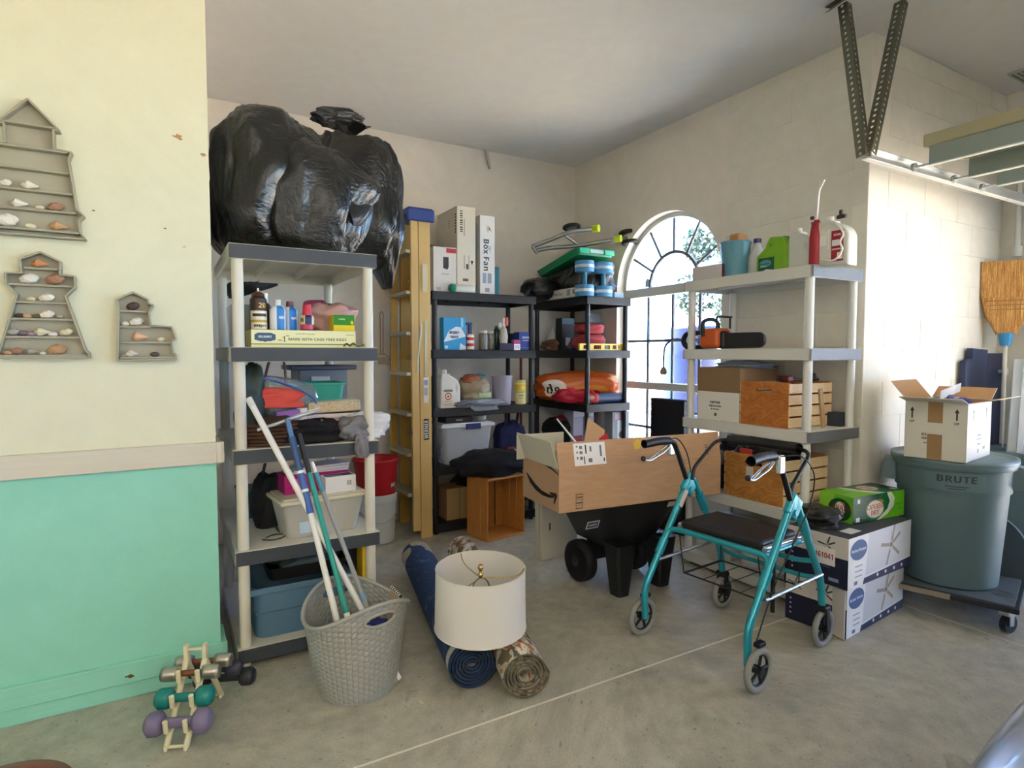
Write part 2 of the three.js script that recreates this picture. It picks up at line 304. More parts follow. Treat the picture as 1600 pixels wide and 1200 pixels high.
// ---------------------------------------------------------------- window
{
  const w = new THREE.Group(); w.name = 'window_1'; scene.add(w); w.userData.kind = 'structure';
  const fm = mat(0xcfcfc8, 0.5), dark = mat(0x6e7076, 0.5), X = WX + 0.105;
  const arcBand = (r0, r1, d, x) => { const s = new THREE.Shape(); s.absarc(0, 0, r1, 0, Math.PI, false); s.absarc(0, 0, r0, Math.PI, 0, true); const g = extr(s, d, 0, 40); g.rotateY(-Math.PI / 2); return put(g, x + d / 2, SPR, WC); };
  part(w, 'arch_frame', arcBand(WR - 0.035, WR, 0.06, X), fm);
  for (const s of [-1, 1]) part(w, 'jamb', rbox(0.06, SPR - SILL, 0.045, 0.004), fm, [X, (SPR + SILL) / 2, WC + s * (WR - 0.0225)]);
  part(w, 'transom', rbox(0.07, 0.075, 2 * WR, 0.005), fm, [X, SPR - 0.03, WC]);
  part(w, 'meeting_rail', rbox(0.07, 0.06, 2 * WR - 0.08, 0.005), fm, [X, 1.11, WC]);
  part(w, 'sill', rbox(0.2, 0.03, 2 * WR, 0.005), fm, [WX + 0.1, SILL + 0.015, WC]);
  // glazing bars
  part(w, 'glazing_bar', arcBand(0.258, 0.282, 0.02, X), dark);
  for (let i = 1; i <= 5; i++) { const a = Math.PI * i / 6; part(w, 'glazing_bar', bar([X, SPR + Math.sin(a) * 0.28, WC + Math.cos(a) * 0.28], [X, SPR + Math.sin(a) * (WR - 0.035), WC + Math.cos(a) * (WR - 0.035)], 0.011, 6), dark); }
  for (const k of [-1, 0, 1]) for (const [y0, y1] of [[1.14, 1.86], [SILL + 0.03, 1.08]]) part(w, 'glazing_bar', rbox(0.018, y1 - y0, 0.022, 0.002), dark, [X, (y0 + y1) / 2, WC + k * 0.285]);
  for (const y of [1.49, 0.755]) part(w, 'glazing_bar', rbox(0.018, 0.022, 2 * WR - 0.09, 0.002), dark, [X, y, WC]);
  const glass = new THREE.MeshPhysicalMaterial({ color: 0xffffff, transmission: 1, roughness: 0.02, thickness: 0, ior: 1.45 });
  const half = new THREE.Shape(); half.absarc(0, 0, WR - 0.03, 0, Math.PI, false); half.closePath();
  const hg = extr(half, 0.003, 0, 40); hg.rotateY(-Math.PI / 2); part(w, 'pane', put(hg, X, SPR, WC), glass);
  part(w, 'pane', new THREE.BoxGeometry(0.003, 0.72, 2 * WR - 0.08), glass, [X, 1.5, WC]);
  part(w, 'pane', new THREE.BoxGeometry(0.003, 0.64, 2 * WR - 0.08), glass, [X, 0.76, WC]);
  const st = onX(1012, 442, X - 0.004); part(w, 'sticker', extr([[-0.03, -0.035], [0.03, -0.035], [0.03, 0.015], [0, 0.04], [-0.03, 0.015]], 0.0008), mat(0xa8b0bd, 0.7), st, [0, -Math.PI / 2, 0]);
}

// ---------------------------------------------------------------- outdoors, as far as the window and door show it
{
  const gt = texel(512, 512, (u, v) => { const q = loopF(u, v, 3, 7, 5) * 26; return [cl(178 + q), cl(166 + q), cl(138 + q)]; }); gt.repeat.set(0.2, 0.2);
  struct('ground_outside', metreUV(put(new THREE.BoxGeometry(60, 0.1, 60), 35.3, -0.12, -4)), new THREE.MeshPhysicalMaterial({ map: gt, roughness: 0.95 }));
  const drive = mat(0xcfc4ae, 0.9);
  struct('driveway', put(new THREE.BoxGeometry(9, 0.08, 10.5), DX + 0.2 + 4.5, -0.05, 3.4), drive);
  // tree beside the house
  const t = thing('tree', 'leafy green tree outside the arched window', 'tree', [7.95, -0.07, -6.3]);
  part(t, 'trunk', join([bar([0, 0, 0], [0.1, 1.7, 0.1], 0.11, 10, 0.08), bar([0.1, 1.6, 0.1], [0.7, 2.6, -0.5], 0.06, 8, 0.03), bar([0.1, 1.6, 0.1], [-0.3, 2.8, 0.7], 0.06, 8, 0.03), bar([0.1, 1.7, 0.1], [0.3, 3.4, 0.2], 0.06, 8, 0.03)]), mat(0x6e5a45, 0.95));
  const leaf = new THREE.PlaneGeometry(0.09, 0.05, 2, 1), q = leaf.attributes.position; for (let i = 0; i < q.count; i++) if (Math.abs(q.getX(i)) > 0.02) q.setY(i, q.getY(i) * 0.15);
  const lm = new THREE.MeshPhysicalMaterial({ color: 0x1b2e11, roughness: 0.8, transmission: 0.3, thickness: 0, side: THREE.DoubleSide });
  const im = new THREE.InstancedMesh(leaf, lm, 5200); im.name = 'leaves'; im.userData.kind = 'stuff'; im.castShadow = true; const d = new THREE.Object3D();
  const puffs = []; for (let i = 0; i < 15; i++) puffs.push([rr(-0.75, 0.75), rr(1.3, 3.3), rr(-0.75, 0.75), rr(0.22, 0.42)]);
  for (let i = 0; i < 5200; i++) { const p = puffs[i % 15], a = rr(0, 6.28), b = Math.acos(rr(-1, 1)), r = p[3] * Math.cbrt(rnd()); d.position.set(p[0] + r * Math.sin(b) * Math.cos(a), p[1] + r * Math.cos(b), p[2] + r * Math.sin(b) * Math.sin(a)); d.rotation.set(rr(0, 6), rr(0, 6), rr(0, 6)); d.updateMatrix(); im.setMatrixAt(i, d.matrix); }
  t.add(im);
  // blue drum in the yard
  const b = thing('barrel', 'blue plastic barrel on a block stand in the yard outside the window', 'barrel', [5.12, 0.72, -4.84]);
  part(b, 'stand', join([put(rbox(0.55, 0.2, 0.55, 0.01), 0, -0.1, 0), put(rbox(0.5, 0.59, 0.2, 0.01), 0, -0.495, 0.15), put(rbox(0.5, 0.59, 0.2, 0.01), 0, -0.495, -0.15)]), mat(0x77736a, 0.9));
  part(b, 'drum', lathe([[0.001, 0], [0.27, 0], [0.285, 0.03], [0.29, 0.3], [0.3, 0.32], [0.29, 0.34], [0.29, 0.62], [0.3, 0.64], [0.29, 0.66], [0.285, 0.93], [0.26, 0.97], [0.001, 0.97]], 32), mat(0x1a2250, 0.5));
  part(b, 'bung', cyl(0.03, 0.03, 0.02), mat(0xdddddd, 0.5), [0.15, 0.98, 0]);
  // dry brush heap
  const h = thing('brush_heap', 'grey heap of dry sticks on the ground outside the window', 'brush'); h.position.set(9.0, -0.07, -9.6); h.scale.set(2, 2, 2); const sticks = [];
  for (let i = 0; i < 70; i++) { const a = rr(0, 6.28), l = rr(0.2, 0.5), x = rr(-0.5, 0.5), z = rr(-0.6, 0.6), y = rr(0.01, 0.2); sticks.push(bar([x, y, z], [x + Math.cos(a) * l, y + rr(0, 0.12), z + Math.sin(a) * l], rr(0.004, 0.012), 5)); }
  const hs = part(h, 'sticks', join(sticks), mat(0x8c857a, 0.95)); hs.userData.kind = 'stuff';
}

// ---------------------------------------------------------------- raised garage door, its track and hangers
const galv = mat(0xb9bcbc, 0.35, 0.8), steel = mat(0xc9cbca, 0.3, 0.9), chrome = mat(0xd8dadb, 0.15, 1), blackP = mat(0x141517, 0.45), whiteP = mat(0xe6e4dc, 0.45);
{
  const zs = -1.58, door = thing('garage_door', 'raised sectional garage door with steel stiffening struts under the ceiling', 'garage door');
  const x0 = onZ(1444, 236, zs).x, yd = onZ(1444, 236, zs).y;
  const paintM = mat(0xa79f7e, 0.6), rib = mat(0x8b978f, 0.45, 0.2), wht = mat(0xdcdcd4, 0.5);
  for (let i = 0; i < 4; i++) { const a = x0 + i * 0.445; part(door, 'door_section', rbox(0.44, 0.05, 5.1, 0.006), i ? wht : paintM, [a + 0.22, yd + 0.045, zs + 2.55]); }
  part(door, 'top_seal', rbox(0.02, 0.062, 5.1, 0.008), paintM, [x0 - 0.004, yd + 0.045, zs + 2.55]);
  [[1450, 250], [1512, 268], [1556, 284]].forEach(([px, py], i) => {
    const p = onZ(px, py, zs + 0.02), s = part(door, 'strut', rbox(0.006, 0.095, 5.05, 0.002), rib, [p.x, yd - 0.026, zs + 2.55]);
    part(s, 'flange', rbox(0.03, 0.006, 5.05, 0.002), wht, [0.012, -0.048, 0]);
    part(s, 'flange', rbox(0.035, 0.006, 5.05, 0.002), wht, [0.014, 0.046, 0]);
  });
  for (const [px, py] of [[1442, 258], [1504, 280], [1548, 294]]) {
    const p = onZ(px, py, zs - 0.06); part(door, 'roller', join([turned(cyl(0.022, 0.022, 0.016, 16), Math.PI / 2), put(turned(cyl(0.006, 0.006, 0.1, 8), Math.PI / 2), 0, 0, 0.04)]), steel, [p.x, yd - 0.035, zs - 0.1]);
  }
  const tz = zs - 0.12, A = onZ(1352, 232, tz), tr = thing('door_track', 'galvanised horizontal roller track running along the block wall', 'track', [0, 0, 0]);
  const L = DX - A.x - 0.02, ty = A.y - 0.02;
  part(tr, 'web', rbox(L, 0.055, 0.004, 0.001), galv, [A.x + L / 2, ty, tz - 0.02]);
  part(tr, 'lower_lip', rbox(L, 0.004, 0.034, 0.001), whiteP, [A.x + L / 2, ty - 0.028, tz - 0.004]);
  part(tr, 'upper_lip', rbox(L, 0.004, 0.03, 0.001), galv, [A.x + L / 2, ty + 0.028, tz - 0.006]);
  part(tr, 'bolt', turned(cyl(0.012, 0.012, 0.02, 6), Math.PI / 2), steel, [A.x + 0.03, ty, tz]);
  // perforated angle iron
  const strip = (L, w) => { const s = shapeOf([[-w / 2, 0], [w / 2, 0], [w / 2, L], [-w / 2, L]]); for (let y = 0.015; y < L - 0.01; y += 0.032) { const h = new THREE.Path(); h.absellipse(0, y, 0.0075, 0.0075, 0, Math.PI * 2); s.holes.push(h); } return extr(s, 0.0025, 0, 5); };
  const iron = mat(0x6d6c5a, 0.45, 0.5);
  const hang = (a, b, label) => {
    const d = b.clone().sub(a), L = d.length(), g = thing('angle_hanger', label, 'bracket', a);
    g.quaternion.setFromUnitVectors(V(0, 1, 0), d.normalize());
    part(g, 'flange', strip(L, 0.045), iron); const f2 = part(g, 'flange', strip(L, 0.045), iron, [-0.0225, 0, -0.0225]); f2.rotation.y = Math.PI / 2;
    return g;
  };
  const bot = V(A.x, ty - 0.02, tz + 0.02);
  const t1 = onY(1326, 4, CEIL), t2 = onY(1397, 1, CEIL);
  hang(bot.clone().add(V(-0.01, 0, 0)), V(t1.x, CEIL - 0.001, t1.z), 'perforated steel angle hanger, the more upright of the pair holding the track');
  hang(bot.clone().add(V(0.015, 0.01, 0.012)), V(t2.x + 0.05, CEIL - 0.001, t2.z + 0.03), 'perforated steel angle hanger, the slanting one of the pair holding the track');
  const c = thing('ceiling_angle', 'short perforated steel angle fixed to the ceiling above the hangers', 'bracket', [t1.x - 0.05, CEIL - 0.02, t1.z - 0.08]); c.rotation.y = -0.25;
  const f = part(c, 'flange', strip(0.32, 0.036), iron, [0, 0, 0]); f.rotation.set(0, 0.5, 0); f.rotation.x = Math.PI / 2;
  part(c, 'plate', rbox(0.036, 0.003, 0.32, 0.001), iron, [0, 0.018, 0.16]);
  const v = onY(1594, 113, CEIL), vent = thing('ceiling_vent', 'narrow grey ceiling vent near the garage door corner', 'vent', [v.x + 0.1, CEIL, v.z]);
  part(vent, 'frame', rbox(0.3, 0.012, 0.1, 0.003), mat(0xb4b4b0, 0.5), [0, -0.006, 0]);
  for (let i = 0; i < 3; i++) part(vent, 'slat', rbox(0.27, 0.01, 0.012, 0.002), mat(0x7c7c78, 0.6), [0, -0.012, -0.028 + i * 0.028]);
}

// ---------------------------------------------------------------- shelf units
// footprint w (x) by d (z); charcoal strips on the two short ends (+z and -z) of the pale units
function shelfUnit(name, label, cx, cz, w, d, tops, body, band, { foot = 0.0, pr = 0.024, lip = 0.065, group } = {}) {
  const t = thing(name, label, 'shelf unit', [cx, 0, cz], 0, group);
  tops.forEach((y, k) => {
    const s = part(t, 'shelf', join([
      put(rbox(w, 0.008, d, 0.003), 0, y - 0.004, 0),
      put(rbox(0.012, lip, d, 0.004), -w / 2 + 0.006, y - lip / 2, 0), put(rbox(0.012, lip, d, 0.004), w / 2 - 0.006, y - lip / 2, 0),
      put(rbox(w, lip, 0.012, 0.004), 0, y - lip / 2, -d / 2 + 0.006), put(rbox(w, lip, 0.012, 0.004), 0, y - lip / 2, d / 2 - 0.006),
      put(rbox(0.016, lip * 0.6, d - 0.02, 0.003), -w / 6, y - lip * 0.3, 0), put(rbox(0.016, lip * 0.6, d - 0.02, 0.003), w / 6, y - lip * 0.3, 0)]), body);
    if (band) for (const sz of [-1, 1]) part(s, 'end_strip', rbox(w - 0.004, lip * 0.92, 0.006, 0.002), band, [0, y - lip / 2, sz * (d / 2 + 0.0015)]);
  });
  for (const sx of [-1, 1]) for (const sz of [-1, 1]) {
    const X = sx * (w / 2 - pr - 0.012), Z = sz * (d / 2 - pr - 0.012), gs = [];
    gs.push(put(cyl(pr, pr * 0.92, tops[tops.length - 1] - 0.01 + foot, 18), 0, (tops[tops.length - 1] - 0.01) / 2, 0));
    for (let i = 0; i < tops.length - 1; i++) { const hi = tops[i] - lip + 0.01, lo = tops[i + 1] - 0.004; gs.push(put(cyl(pr, pr, hi - lo, 18), 0, (hi + lo) / 2, 0)); }
    part(t, 'post', join(gs), body, [X, 0, Z]);
  }
  return t;
}
const TOPS = [1.85, 1.41, 0.965, 0.52, 0.085];
const creamP = new THREE.MeshPhysicalMaterial({ color: 0xded9c6, roughness: 0.5 }), charc = mat(0x3f444a, 0.5);
const SL = { x0: 0.235, x1: 0.875, z0: -3.68, z1: LZ + 0.0 }, SR = { x0: 2.94, x1: 3.405, z0: -2.84, z1: -1.945 }, BL = { x0: 1.72, x1: 2.64, z0: -4.62, z1: -4.17 }, BR = { x0: 2.95, x1: 3.415, z0: -4.73, z1: -3.9 };
const unit = (n, l, s, b, e, o) => shelfUnit(n, l, (s.x0 + s.x1) / 2, (s.z0 + s.z1) / 2, s.x1 - s.x0, s.z1 - s.z0, TOPS, b, e, o);
unit('shelf_unit', 'cream plastic shelf unit with charcoal end strips beside the mint wall, black bags on top', SL, creamP, charc);
unit('shelf_unit', 'cream plastic shelf unit in front of the arched window, jugs on top', SR, new THREE.MeshPhysicalMaterial({ color: 0xd9d8d0, roughness: 0.5 }), mat(0x63676b, 0.45));  // same charcoal end strips, lightened in colour for the daylight they catch
const blackS = mat(0x17191d, 0.5);
unit('shelf_unit', 'black plastic shelf unit between the ladder and the corner', BL, blackS, null, { pr: 0.02 });
unit('shelf_unit', 'black plastic shelf unit in the corner, overlapping the arched window', BR, blackS, null, { pr: 0.02 });

// ---------------------------------------------------------------- shell displays on the left wall
const greyWood = mat(0xb4ae97, 0.75), greyWood2 = mat(0xa9a38c, 0.75);
function wallDisplay(label, outline, shelves, cx) {
  const t = thing('shell_shelf', label, 'wall shelf', [0, 0, LZ]);
  part(t, 'backboard', extr(outline, 0.006), greyWood, [0, 0, 0.0005]);
  const dep = 0.042, gs = []; for (let i = 0; i < outline.length; i++) {
    const a = outline[i], b = outline[(i + 1) % outline.length], L = Math.hypot(b[0] - a[0], b[1] - a[1]), an = Math.atan2(b[1] - a[1], b[0] - a[0]);
    const g = rbox(L + 0.004, 0.007, dep, 0.002, 1); g.rotateZ(an); gs.push(put(g, (a[0] + b[0]) / 2, (a[1] + b[1]) / 2, dep / 2 + 0.001));
  }
  part(t, 'rim', join(gs), greyWood2);
  for (const [x0, x1, y] of shelves) part(t, 'ledge', rbox(x1 - x0, 0.008, dep - 0.004, 0.002), greyWood2, [(x0 + x1) / 2, y, dep / 2]);
  return t;
}
const lyOf = (px, py) => onZ(px, py, LZ + 0.03).y, lxOf = (px, py) => onZ(px, py, LZ + 0.03).x;
const shells = [];
{
  const c = lxOf(44, 157), y = (py) => lyOf(50, py), half = [[0, y(157)], [0.088, y(199)], [0.07, y(200)], [0.07, y(229)], [0.122, y(231)], [0.112, y(243)], [0.132, y(322)], [0.152, y(331)], [0.136, y(339)], [0.14, y(358)], [0.155, y(368)]];
  const out = [...half.map(([a, b]) => [c + a, b]), ...half.slice(1).reverse().map(([a, b]) => [c - a, b])];
  wallDisplay('tall grey wooden lighthouse wall shelf with a peaked roof', out.reverse(), [[c - 0.08, c + 0.08, y(196)], [c - 0.11, c + 0.11, y(232)], [c - 0.113, c + 0.113, y(265)], [c - 0.12, c + 0.12, y(298)], [c - 0.128, c + 0.128, y(328)], [c - 0.138, c + 0.138, y(359)]], c);
  for (const [px, py, k, s, col] of [[8, 284, 1, 0.03, 'white'], [46, 285, 0, 0.05, 'white'], [30, 318, 0, 0.05, 'white'], [62, 320, 2, 0.03, 'cream'], [88, 320, 1, 0.036, 'brown'], [10, 345, 1, 0.05, 'white'], [48, 350, 2, 0.034, 'cream'], [92, 352, 0, 0.055, 'tan'], [78, 322, 2, 0.022, 'dark']]) shells.push([px, py, k, s, col, 'the tall lighthouse shelf', py > 335 ? 359 : py > 305 ? 328 : 298, y]);
  const c2 = lxOf(63, 393), y2 = (py) => lyOf(60, py), h2 = [[0, y2(394)], [0.058, y2(407)], [0.056, y2(428)], [0.1, y2(429)], [0.1, y2(446)], [0.07, y2(462)], [0.125, y2(547)], [0.135, y2(552)], [0.135, y2(559)]];
  wallDisplay('bell-shaped grey wooden lighthouse wall shelf with six ledges of shells', [...h2.map(([a, b]) => [c2 + a, b]), ...h2.slice(1).reverse().map(([a, b]) => [c2 - a, b])].reverse(), [[c2 - 0.05, c2 + 0.05, y2(420)], [c2 - 0.095, c2 + 0.095, y2(446)], [c2 - 0.075, c2 + 0.075, y2(473)], [c2 - 0.09, c2 + 0.09, y2(499)], [c2 - 0.11, c2 + 0.11, y2(527)], [c2 - 0.13, c2 + 0.13, y2(556)]], c2);
  for (const [px, py, k, s, col, base] of [[62, 412, 0, 0.05, 'orange', 420], [46, 436, 1, 0.042, 'white', 446], [86, 438, 1, 0.045, 'brown', 446], [48, 467, 2, 0.03, 'cream', 473], [73, 467, 1, 0.034, 'white', 473], [31, 492, 2, 0.03, 'dark', 499], [43, 493, 2, 0.03, 'tan', 499], [58, 494, 2, 0.028, 'olive', 499], [74, 494, 1, 0.032, 'white', 499], [94, 497, 2, 0.026, 'grey', 499], [19, 519, 1, 0.03, 'grey', 527], [36, 520, 2, 0.036, 'purple', 527], [50, 521, 2, 0.03, 'mauve', 527], [66, 520, 0, 0.05, 'cream', 527], [83, 522, 2, 0.03, 'white', 527], [103, 521, 1, 0.034, 'cream', 527], [12, 548, 2, 0.028, 'tan', 556], [26, 548, 1, 0.028, 'brown', 556], [50, 549, 0, 0.036, 'grey', 556], [67, 549, 2, 0.02, 'white', 556], [90, 547, 1, 0.042, 'tan', 556]]) shells.push([px, py, k, s, col, 'the bell-shaped shelf', base, y2]);
  const o3 = [[183, 468], [208, 457], [231, 468], [232, 475], [239, 477], [233, 487], [235, 509], [268, 511], [275, 529], [268, 533], [270, 551], [275, 554], [275, 562], [184, 563], [184, 556], [186, 480]].map(([a, b]) => { const p = onZ(a, b, LZ + 0.03); return [p.x, p.y]; });
  const y3 = (py) => lyOf(215, py), x3 = (px) => lxOf(px, 520);
  wallDisplay('small grey wooden keeper house wall shelf with a side wing', o3.reverse(), [[x3(187), x3(230), y3(487)], [x3(187), x3(236), y3(511)], [x3(188), x3(270), y3(535)], [x3(186), x3(273), y3(559)]], 0);
  for (const [px, py, k, s, col, base] of [[208, 478, 1, 0.036, 'dark', 487], [196, 502, 2, 0.03, 'white', 511], [214, 502, 1, 0.036, 'white', 511], [219, 526, 0, 0.055, 'peach', 535], [252, 530, 2, 0.03, 'cream', 535], [206, 552, 0, 0.04, 'white', 559], [242, 550, 2, 0.034, 'dark', 559], [194, 556, 2, 0.02, 'grey', 559]]) shells.push([px, py, k, s, col, 'the small keeper house shelf', base, y3]);
}
{
  const cols = { white: 0xe9e1cf, cream: 0xd9cfae, tan: 0xc49a6c, brown: 0xa87d62, orange: 0xc98b55, peach: 0xe5b795, dark: 0x54433a, grey: 0xa8a494, purple: 0x7d6670, mauve: 0x9a848a, olive: 0x66603f };
  const conch = () => { const g = lathe([[0.0005, -0.5], [0.05, -0.44], [0.11, -0.25], [0.2, 0], [0.27, 0.16], [0.22, 0.2], [0.24, 0.26], [0.15, 0.31], [0.16, 0.36], [0.08, 0.41], [0.0005, 0.5]], 14), p = g.attributes.position; for (let i = 0; i < p.count; i++) { const a = Math.atan2(p.getZ(i), p.getX(i)), k = 1 + 0.16 * Math.max(0, Math.sin(a * 5 + p.getY(i) * 9)) + (Math.abs(a) < 0.7 && p.getY(i) < 0.2 ? 0.35 : 0); p.setX(i, p.getX(i) * k); p.setZ(i, p.getZ(i) * k); } g.rotateZ(Math.PI / 2); g.computeVertexNormals(); return g; };
  const whelk = () => { const g = new THREE.SphereGeometry(0.4, 18, 12), p = g.attributes.position; for (let i = 0; i < p.count; i++) { const x = p.getX(i), yy = p.getY(i), z = p.getZ(i), k = 1 + 0.34 * ridge(x * 6, yy * 6, z * 6); p.setXYZ(i, x * k * 1.2 + yy * 0.3, yy * k * 0.85, z * k * 0.75); } g.computeVertexNormals(); return g; };
  const clam = () => { const g = new THREE.SphereGeometry(0.45, 20, 10), p = g.attributes.position; for (let i = 0; i < p.count; i++) { const x = p.getX(i), yy = p.getY(i), z = p.getZ(i), a = Math.atan2(yy + 0.5, x); p.setXYZ(i, x * (1 + 0.04 * Math.sin(a * 26)), Math.max(yy * 0.6, -0.25), z * 0.6); } g.computeVertexNormals(); return g; };
  const ledgeName = { 298: 'the third lowest', 328: 'the second lowest', 359: 'the lowest', 420: 'the top', 446: 'the second', 473: 'the third', 499: 'the fourth', 527: 'the fifth', 556: 'the bottom', 487: 'the top', 511: 'the upper', 535: 'the wing', 559: 'the bottom' };
  const kinds = [[conch(), 'conch', 'spiral'], [whelk(), 'whelk', 'knobbly'], [clam(), 'clam', 'rounded']];
  for (const [px, py, k, s, col, where, base, yf] of shells) {
    const t = new THREE.Mesh(kinds[k][0], mat(cols[col], 0.6)); t.name = numbered(kinds[k][1] + '_shell'); scene.add(t);
    const minY = kinds[k][0].boundingBox || (kinds[k][0].computeBoundingBox(), kinds[k][0].boundingBox), p = onZ(px, py, LZ + 0.022);
    t.scale.setScalar(s * 1.1); t.position.set(p.x, yf(base) + 0.004 - kinds[k][0].boundingBox.min.y * s * 1.1, LZ + 0.024); t.rotation.y = rr(-0.5, 0.5);
    tag(t, col + ' ' + kinds[k][2] + ' seashell on ' + (ledgeName[base] || 'a') + ' ledge of ' + where, 'seashell', 'seashells on ' + where);
  }
}

// ---------------------------------------------------------------- dumbbells on their rack by the mint wall
{
  const base = V(0.065, 0, -2.49), turn = -0.42; // rack leads away from the camera
  const rack = thing('dumbbell_rack', 'cream plastic A-frame rack for hand weights by the mint wall', 'weight rack', base, turn);
  const cp = mat(0xe2d9b2, 0.5);
  for (const sx of [-1, 1]) {
    const x = sx * 0.033, gs = [];
    gs.push(bar([x, 0.008, 0.175], [x, 0.235, 0], 0.011, 8), bar([x, 0.008, -0.15], [x, 0.235, 0], 0.011, 8));
    const f = part(rack, 'side_frame', join(gs.concat([put(rbox(0.016, 0.085, 0.032, 0.008, 3), x, 0.25, -0.004), put(rbox(0.013, 0.02, 0.03, 0.005), x, 0.01, 0.172), put(rbox(0.013, 0.02, 0.03, 0.005), x, 0.01, -0.148)])), cp);
    for (const [zz, yy] of [[0.128, 0.062], [0.075, 0.122], [0.02, 0.182]]) part(f, 'cradle', join([bar([x, yy - 0.01, zz - 0.01], [x, yy + 0.004, zz + 0.045], 0.009, 8), bar([x, yy + 0.004, zz + 0.045], [x, yy + 0.045, zz + 0.052], 0.009, 8)]), cp);
  }
  for (const [yy, zz] of [[0.012, 0.172], [0.272, -0.004], [0.012, -0.148]]) part(rack, 'cross_bar', turned(cyl(0.006, 0.006, 0.075, 8), 0, 0, Math.PI / 2), cp, [0, yy, zz]);
  const db = (label, y, z, len, r, m, mb, seg, x = 0, round = 0.35) => {
    const t = thing('dumbbell', label, 'dumbbell'); t.position.copy(V(x, y, z).applyAxisAngle(V(0, 1, 0), turn).add(base)); t.rotation.y = turn + 0.04;
    part(t, 'handle', turned(cyl(r * 0.42, r * 0.42, len - 0.08, 14), 0, 0, Math.PI / 2), mb);
    for (const s of [-1, 1]) part(t, 'head', turned(lathe([[0.0005, -0.03], [r * (1 - round), -0.03], [r, -0.016], [r, 0.016], [r * (1 - round), 0.03], [0.0005, 0.03]], seg), 0, 0, Math.PI / 2), m, [s * (len / 2 - 0.03), 0, 0]);
    return t;
  };
  const teal = mat(0x0d7f78, 0.4), purp = mat(0x7d7391, 0.5), rust = mat(0x8a5a3e, 0.5, 0.6), chromeD = mat(0xb9b4a6, 0.3, 0.9), blk = mat(0x2a2a2f, 0.5), navy = mat(0x3b3a4a, 0.5);
  db('purple vinyl hand weight on the lowest rung of the rack', 0.085, 0.15, 0.215, 0.042, purp, purp, 8);
  db('teal vinyl hand weight on the middle rung of the rack', 0.145, 0.097, 0.195, 0.037, teal, teal, 8);
  db('chrome hand weight with rusty handle on the upper rung of the rack', 0.205, 0.042, 0.2, 0.026, chromeD, rust, 20, 0, 0.1);
  db('chrome hand weight with rusty handle on the back of the rack', 0.2, -0.05, 0.2, 0.026, chromeD, rust, 20, 0.01, 0.1);
  db('dark green hand weight on the back slope of the rack', 0.14, -0.1, 0.2, 0.03, navy, navy, 8, 0.03);
  db('black hand weight low on the back of the rack', 0.08, -0.145, 0.23, 0.036, blk, blk, 8, 0.05);
}
// rust red stool, only its edge in the picture
{
  const s = onY(45, 1186, 0.3), t = thing('round_stool', 'rust red round leather pouf at the foot of the mint wall', 'stool', [s.x - 0.06, 0, s.z + 0.135]);
  part(t, 'cushion', lathe([[0.0005, 0.02], [0.16, 0.02], [0.19, 0.06], [0.195, 0.22], [0.175, 0.28], [0.12, 0.297], [0.0005, 0.302]], 40), new THREE.MeshPhysicalMaterial({ color: 0x8c3415, roughness: 0.45, bumpMap: rep(grainT, 3, 3), bumpScale: 0.002 }));
  part(t, 'base', cyl(0.15, 0.16, 0.03, 32), mat(0x2a1c15, 0.6), [0, 0.015, 0]);
}

